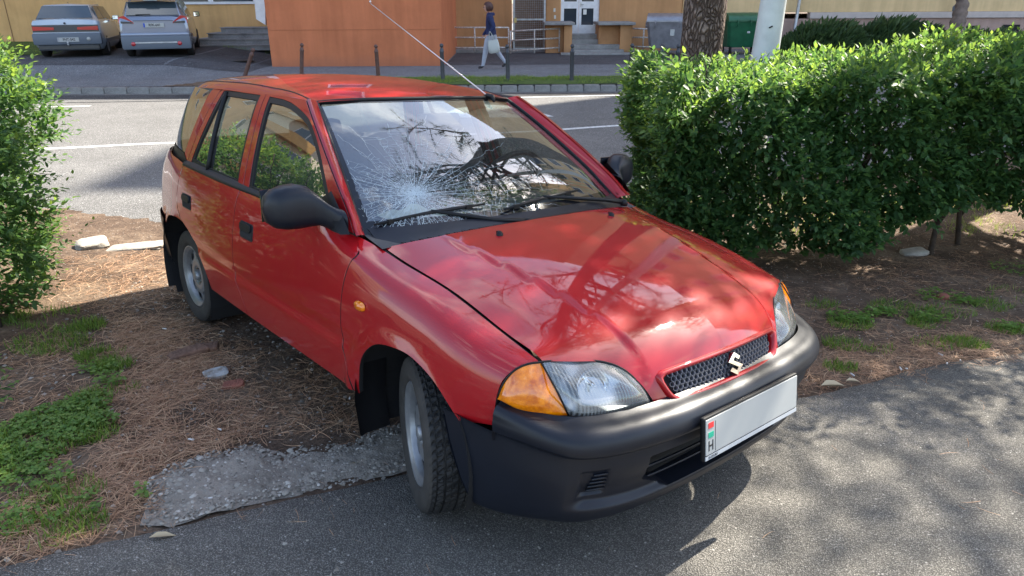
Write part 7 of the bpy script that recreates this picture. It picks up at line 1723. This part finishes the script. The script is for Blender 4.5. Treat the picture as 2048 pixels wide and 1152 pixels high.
stone('stone', 403, 778, .04, .03, .015, PST, 'tiny white stone chip left of the red brick piece', 'stone', 0, 5); stone('stone', 448, 745, .07, .06, .03, BRD, 'brown stone tucked behind the pale flat stone', 'stone', .5, 6)
stone('concrete_chunk', 184, 492, .23, .20, .09, SAND, 'sunlit pale concrete chunk at the near road edge', 'concrete chunk', R(35), 7, True); stone('kerb_slab', 275, 497, .42, .14, .04, SAND, 'pale slab flush with the near road edge behind the car', 'kerb slab', R(8), 8, True); stone('kerb_slab', 322, 493, .22, .14, .04, SAND, 'short pale slab nearest the rear mud flap', 'kerb slab', R(6), 9, True)
stone('stone', 1885, 600, .075, .065, .05, BRK, 'reddish rounded stone on the soil right of the car', 'stone', 0, 10); stone('cardboard_scrap', 1822, 528, .22, .12, .05, SAND, 'crumpled beige scrap lying under the hedge', 'scrap', .2, 11, True)
BUTT = mat('white_litter', (.66, .64, .60), rough=.8)
for i, (u_, v_, l_) in enumerate([(1704, 752, .030), (1800, 742, .034), (1812, 742, .012), (1880, 712, .030), (1893, 731, .018), (1920, 724, .014), (383, 882, .028), (440, 862, .022), (330, 662, .03), (700, 800, .02), (420, 1000, .02)]):
    p = nearp(u_, v_); b = MB(); b.smooth = True; b.tube([(-l_ / 2, 0, 0), (l_ / 2, 0, 0)], .004, 8); o = b.build('cigarette_end', BUTT); o.location = (p.x, p.y, G(p.x, p.y) + nearrelief(p.x, p.y) + .012); o.rotation_euler = (0, .05, rnd.uniform(0, 3)); tag(o, ['long white cigarette end nearest the car at the right asphalt edge', 'white cigarette end on needles, second from the car along the asphalt edge', 'short broken white stub touching the second cigarette end', 'long white cigarette end under the right-hand grass tuft', 'small white scrap at the asphalt edge below the grass tuft', 'tiny white stub on the dark asphalt at the right', 'white cigarette end among needles left of the concrete slab', 'thin white scrap among needles above the slab’s left end', 'white scrap beside the rear wheel shadow', 'white chip on the dark soil under the door sill', 'white stub lying on the gravelly concrete slab'][i], 'cigarette end')
# pebbles bedded in the worn slab
q = RNG.uniform(cp2.min(0), cp2.max(0), (5200, 2)); q = q[inside(q, cp2)]; n = len(q); zz = ground_arr(q[:, 0], q[:, 1]) * 0 + np.array([G(a, b_) for a, b_ in q]) + .0105 + np.array([.008 * nz(a, b_, 7, 2) + .008 * nz(a, b_, 23, 2) for a, b_ in q])
PEB_V = np.array([(-.5, -.25, 0), (0, -.42, 0), (.5, -.2, 0), (.45, .3, 0), (-.1, .42, 0), (-.5, .2, 0), (-.15, -.1, .28), (.2, .05, .3)]); PEB_F = np.array([(0, 1, 6), (1, 7, 6), (1, 2, 7), (2, 3, 7), (3, 4, 7), (4, 6, 7), (4, 5, 6), (5, 0, 6)])
def pebm():
    m = bpy.data.materials.new('bedded_pebbles'); m.use_nodes = True; nt = m.node_tree; b_ = nt.nodes['Principled BSDF']; a_ = nt.nodes.new('ShaderNodeAttribute'); a_.attribute_name = 'tone'; nt.links.new(ramp(nt, a_.outputs['Fac'], [(0, (.12, .105, .085)), (.5, (.23, .205, .17)), (.9, (.31, .285, .24)), (1, (.45, .42, .37))]), b_.inputs['Base Color']); b_.inputs['Roughness'].default_value = .85; return m
PEBM = pebm(); a = RNG.uniform(0, 6.283, n)
cloud('pebbles', np.stack([q[:, 0], q[:, 1], zz], 1), unit(np.stack([np.cos(a), np.sin(a), RNG.normal(0, .12, n)], 1)), unit(RNG.normal(0, .2, (n, 3)) + [0, 0, 1]), RNG.uniform(.004, .017, n) * (1 + .8 * (RNG.uniform(0, 1, n) > .93)), RNG.uniform(0, 1, n), PEBM, PEB_V, PEB_F)
# small pale chips and gravel
n = 2600; xx = RNG.uniform(-2.6, .3, n); yy2 = RNG.uniform(1.5, 4.8, n); zz = ground_arr(xx, yy2); cloud('gravel', np.stack([xx, yy2, zz + .002], 1), unit(RNG.normal(size=(n, 3)) * [1, 1, .3]), unit(RNG.normal(size=(n, 3)) * .4 + [0, 0, 1]), RNG.uniform(.006, .022, n), RNG.uniform(0, 1, n), PEBM, np.array([(-.5, -.3, 0), (.4, -.45, 0), (.55, .3, 0), (-.3, .5, 0), (0, 0, .4)]), np.array([(0, 1, 4), (1, 2, 4), (2, 3, 4), (3, 0, 4)]))
p = nearp(575, 1020); b = MB(); b.smooth = True
# dry leaves on the asphalt
DL = mat('dry_leaf', (.42, .34, .22), rough=.8); 
for (u_, v_, s_, a_) in ((520, 985, 0, 0), (300, 1085, .05, .3), (1640, 778, .09, .25), (1690, 768, .05, .1)):
    if not s_: continue
    p = nearp(u_, v_); me = bpy.data.meshes.new('dry_leaf'); me.from_pydata([tuple(v) for v in LEAF_V * np.array([1, .6, 2])], [], [tuple(map(int, f)) for f in LEAF_F]); me.materials.append(DL); o = link('dry_leaf', me); o.location = (p.x, p.y, G(p.x, p.y) + .02); o.scale = (s_ * 1.6,) * 3; o.rotation_euler = (.1, .05, a_); tag(o, {300: 'dry brown leaf below the left end of the concrete slab', 1640: 'large dry yellow leaf where bumper, soil and asphalt meet', 1690: 'small dry leaf just right of the large yellow one'}[u_], 'leaf')
# manhole on the far footway
p = atz(478, 125, .06); b = MB(); b.lathe([(0, .0), (.42, .0), (.44, -.008)], 32); b.lathe([(.34, .004), (.36, .006), (.38, .004)], 32); o = b.build('manhole_cover', mat('iron_cover', (.055, .055, .06), rough=.6, metal=.4)); o.location = (p.x, p.y, farz(p.x, p.y) + .012); tag(o, 'round iron manhole cover on the footway by the orange block', 'manhole cover')
# ================================================================= THE WALKING WOMAN
SKIN = mat('skin', (.55, .30, .22), rough=.5); NAVY = mat('navy_fleece', (.012, .02, .075), rough=.85, bump=.3, bscale=60, bdist=.01, var=.2, vscale=12); TROU = mat('pale_grey_trousers', (.36, .38, .44), rough=.85, var=.12, vscale=9, bump=.3, bscale=18, bdist=.02); SHOE = mat('black_shoe', (.015, .015, .018), rough=.35); HAIR = mat('dark_auburn_hair', (.055, .018, .014), rough=.55, bump=.6, bscale=60, bdist=.01)
wp = atz(983, 137, 0); wm = empty('person', (wp.x, wp.y, 0), label='woman in navy jacket and pale grey trousers walking left', cat='person')
J = [(0, 0, .90, .135, .125), (-.005, 0, 1.02, .125, .10), (-.02, 0, 1.18, .150, .11), (-.02, 0, 1.31, .150, .10), (-.03, 0, 1.375, .07, .065), (-.045, 0, 1.45, .050, .052),
     (-.03, -.085, .86, .10, .10), (-.115, -.075, .50, .066, .066), (-.185, -.07, .10, .040, .042), (-.20, -.07, .052, .040, .036), (-.30, -.075, .030, .034, .024),
     (.03, .085, .86, .10, .10), (.10, .08, .49, .066, .066), (.30, .075, .17, .040, .042), (.315, .075, .115, .038, .036), (.235, .08, .035, .034, .024),
     (-.01, -.185, 1.315, .062, .062), (.075, -.225, 1.07, .052, .052), (-.04, -.235, .90, .036, .036), (-.085, -.235, .865, .028, .020),
     (-.01, .185, 1.315, .062, .062), (-.045, .225, 1.06, .050, .050), (-.165, .215, .87, .034, .034), (-.19, .21, .82, .028, .020)]
E_ = [(0, 1), (1, 2), (2, 3), (3, 4), (4, 5), (0, 6), (6, 7), (7, 8), (8, 9), (9, 10), (0, 11), (11, 12), (12, 13), (13, 14), (14, 15), (3, 16), (16, 17), (17, 18), (18, 19), (3, 20), (20, 21), (21, 22), (22, 23)]
me = bpy.data.meshes.new('body'); me.from_pydata([j[:3] for j in J], E_, []); o = link('body', me); md = o.modifiers.new('skin', 'SKIN'); 
for v, j in zip(me.skin_vertices[0].data, J): v.radius = (j[3], j[4])
me.skin_vertices[0].data[0].use_root = True; md.use_smooth_shade = True; s2 = o.modifiers.new('sub', 'SUBSURF'); s2.levels = 2; s2.render_levels = 2
dg = bpy.context.evaluated_depsgraph_get(); me2 = bpy.data.meshes.new_from_object(o.evaluated_get(dg)); bpy.data.objects.remove(o); me2.name = 'body'; me2.materials.clear()
for m_ in (SKIN, NAVY, TROU, SHOE): me2.materials.append(m_)
for p_ in me2.polygons:
    c = p_.center; i = 2
    if c.z < .075 or (c.x > .2 and c.z < .13): i = 3
    elif c.z > 1.385: i = 0
    elif c.z > .86 and abs(c.y) < .17: i = 1
    elif abs(c.y) > .16 and c.z > .80: i = 0 if c.z < (.885 if c.y < 0 else .85) else 1
    p_.material_index = i
    p_.use_smooth = True
body = link('body', me2, wm)
b = MB(); b.smooth = True
for (hx, hy, hz, dd) in ((-.095, -.235, .855, (-.6, 0, -.8)), (-.195, .21, .81, (-.3, 0, -.95))):
    d = Vector(dd).normalized(); s_ = Vector((0, 1, 0))
    for k_, (o_, L) in enumerate(((-.024, .062), (-.008, .072), (.008, .070), (.024, .058))): p0 = Vector((hx, hy, hz)) + s_ * o_; b.tube([p0, p0 + d * L * .55, p0 + d * L * .9 + Vector((.012, 0, -.008))], [.010, .009, .006], 6)
    p0 = Vector((hx + .02, hy, hz + .015)); b.tube([p0, p0 + Vector((-.045, 0, -.02)), p0 + Vector((-.06, 0, -.045))], [.011, .009, .007], 6)
b.build('fingers', SKIN, wm)
b = MB(); b.smooth = True; rows = []
for t in np.linspace(0, math.pi, 15):
    z = math.cos(t); r_ = math.sin(t); rows.append([(-.065 + (.088 if math.cos(a) > 0 else .080) * r_ * math.cos(a) * (1 - .12 * (z < -.2) * -z * 1), .074 * r_ * math.sin(a) * (1 if z > -.3 else .85), 1.545 + .115 * z) for a in np.linspace(0, 2 * math.pi, 20, endpoint=False)])
b.grid(rows, closed=True); b.tube([(-.14, 0, 1.565), (-.163, 0, 1.535), (-.14, 0, 1.525)], [.008, .013, .009], 6)
for s_ in (-1, 1): b.lathe([(0, 0), (.018, .0), (.016, .008), (0, .01)], 8, center=(-.055, s_ * .072, 1.545), axis=1)
hd = fix_normals(b.build('head', SKIN, wm))
b = MB()
for s_ in (-1, 1): b.lathe([(0, 0), (.011, .002), (.0, .006)], 8, center=(-.140, s_ * .030, 1.555), axis=0); b.tube([(-.155, s_ * .035 + .025 * math.cos(t), 1.555 + .018 * math.sin(t)) for t in np.linspace(0, 6.283, 13)], .003, 4); b.tube([(-.15, s_ * .06, 1.56), (-.06, s_ * .078, 1.56)], .003, 4)
b.tube([(-.155, -.01, 1.557), (-.155, .01, 1.557)], .003, 4); b.build('glasses', INK, wm)
b = MB(); b.box((-.139, 0, 1.492), (.012, .040, .006)); b.build('mouth', mat('lips', (.35, .10, .09)), wm)
b = MB(); b.smooth = True; rows = []
for t in np.linspace(0, math.pi * .74, 12):
    z = math.cos(t); r_ = math.sin(t); row = []
    for a in np.linspace(0, 2 * math.pi, 28, endpoint=False):
        f_ = math.cos(a) < -.45; k2 = 1 + .10 * noise.noise(Vector((math.cos(a) * 3, math.sin(a) * 3, z * 3))); zz_ = max(z, .42) if f_ else z
        row.append((-.050 + .112 * k2 * (r_ if not f_ else min(r_, .88)) * math.cos(a), .098 * k2 * r_ * math.sin(a), 1.560 + .135 * k2 * zz_))
    rows.append(row)
b.grid(rows, closed=True); b.add(rows[0], [tuple(range(28))]); fix_normals(b.build('hair', HAIR, wm))
b = MB(); b.smooth = True; b.grid([[(x + .0, y, z) for x, y, z in r2] for r2 in [[(-.03 + .085 * math.cos(t) * k2 + .03, .10 * math.sin(t) * k2, zz_) for t in np.linspace(0, 6.283, 17)] for k2, zz_ in ((1.0, 1.35), (1.08, 1.40), (.80, 1.43))]]); fix_normals(b.build('hood', NAVY, wm))
b = MB(); b.add([(-.135, -.02, 1.40), (-.135, .03, 1.40), (-.165, .004, 1.27)], [(0, 1, 2)]); b.build('shirt_collar', WHITEP, wm)
bag = empty('handbag', (wp.x + .10, wp.y - .30, .42), label='pale grey tote handbag hanging from the woman’s arm', cat='handbag'); GBM = mat('pale_grey_bag_leather', (.42, .43, .40), rough=.55, bump=.4, bscale=14, bdist=.02)
b = MB(); b.smooth = True; P_ = []
for z, w_, d_ in ((0, .10, .045), (.02, .145, .06), (.12, .155, .065), (.22, .15, .05), (.33, .135, .025)): P_.append([(w_ * math.copysign(abs(math.cos(t)) ** .6, math.cos(t)), d_ * math.copysign(abs(math.sin(t)) ** .6, math.sin(t)), z) for t in np.linspace(0, 6.283, 20, endpoint=False)])
b.grid(P_, closed=True); b.add(P_[0], [tuple(range(20))]); b.add(P_[-1], [tuple(range(20))]); fix_normals(b.build('bag_body', GBM, bag))
for s_ in (-1, 1): b = MB(); b.tube(crv([(-.07, s_ * .02, .32), (-.085, s_ * .02, .42), (-.05, s_ * .015, .555), (.0, s_ * .01, .46), (.03, s_ * .02, .32)], 5), .008, 6); b.build('handle', GBM, bag)
wm.scale = (1.22, 1.15, 1.0)
bag.rotation_euler = (0, R(-8), 0)
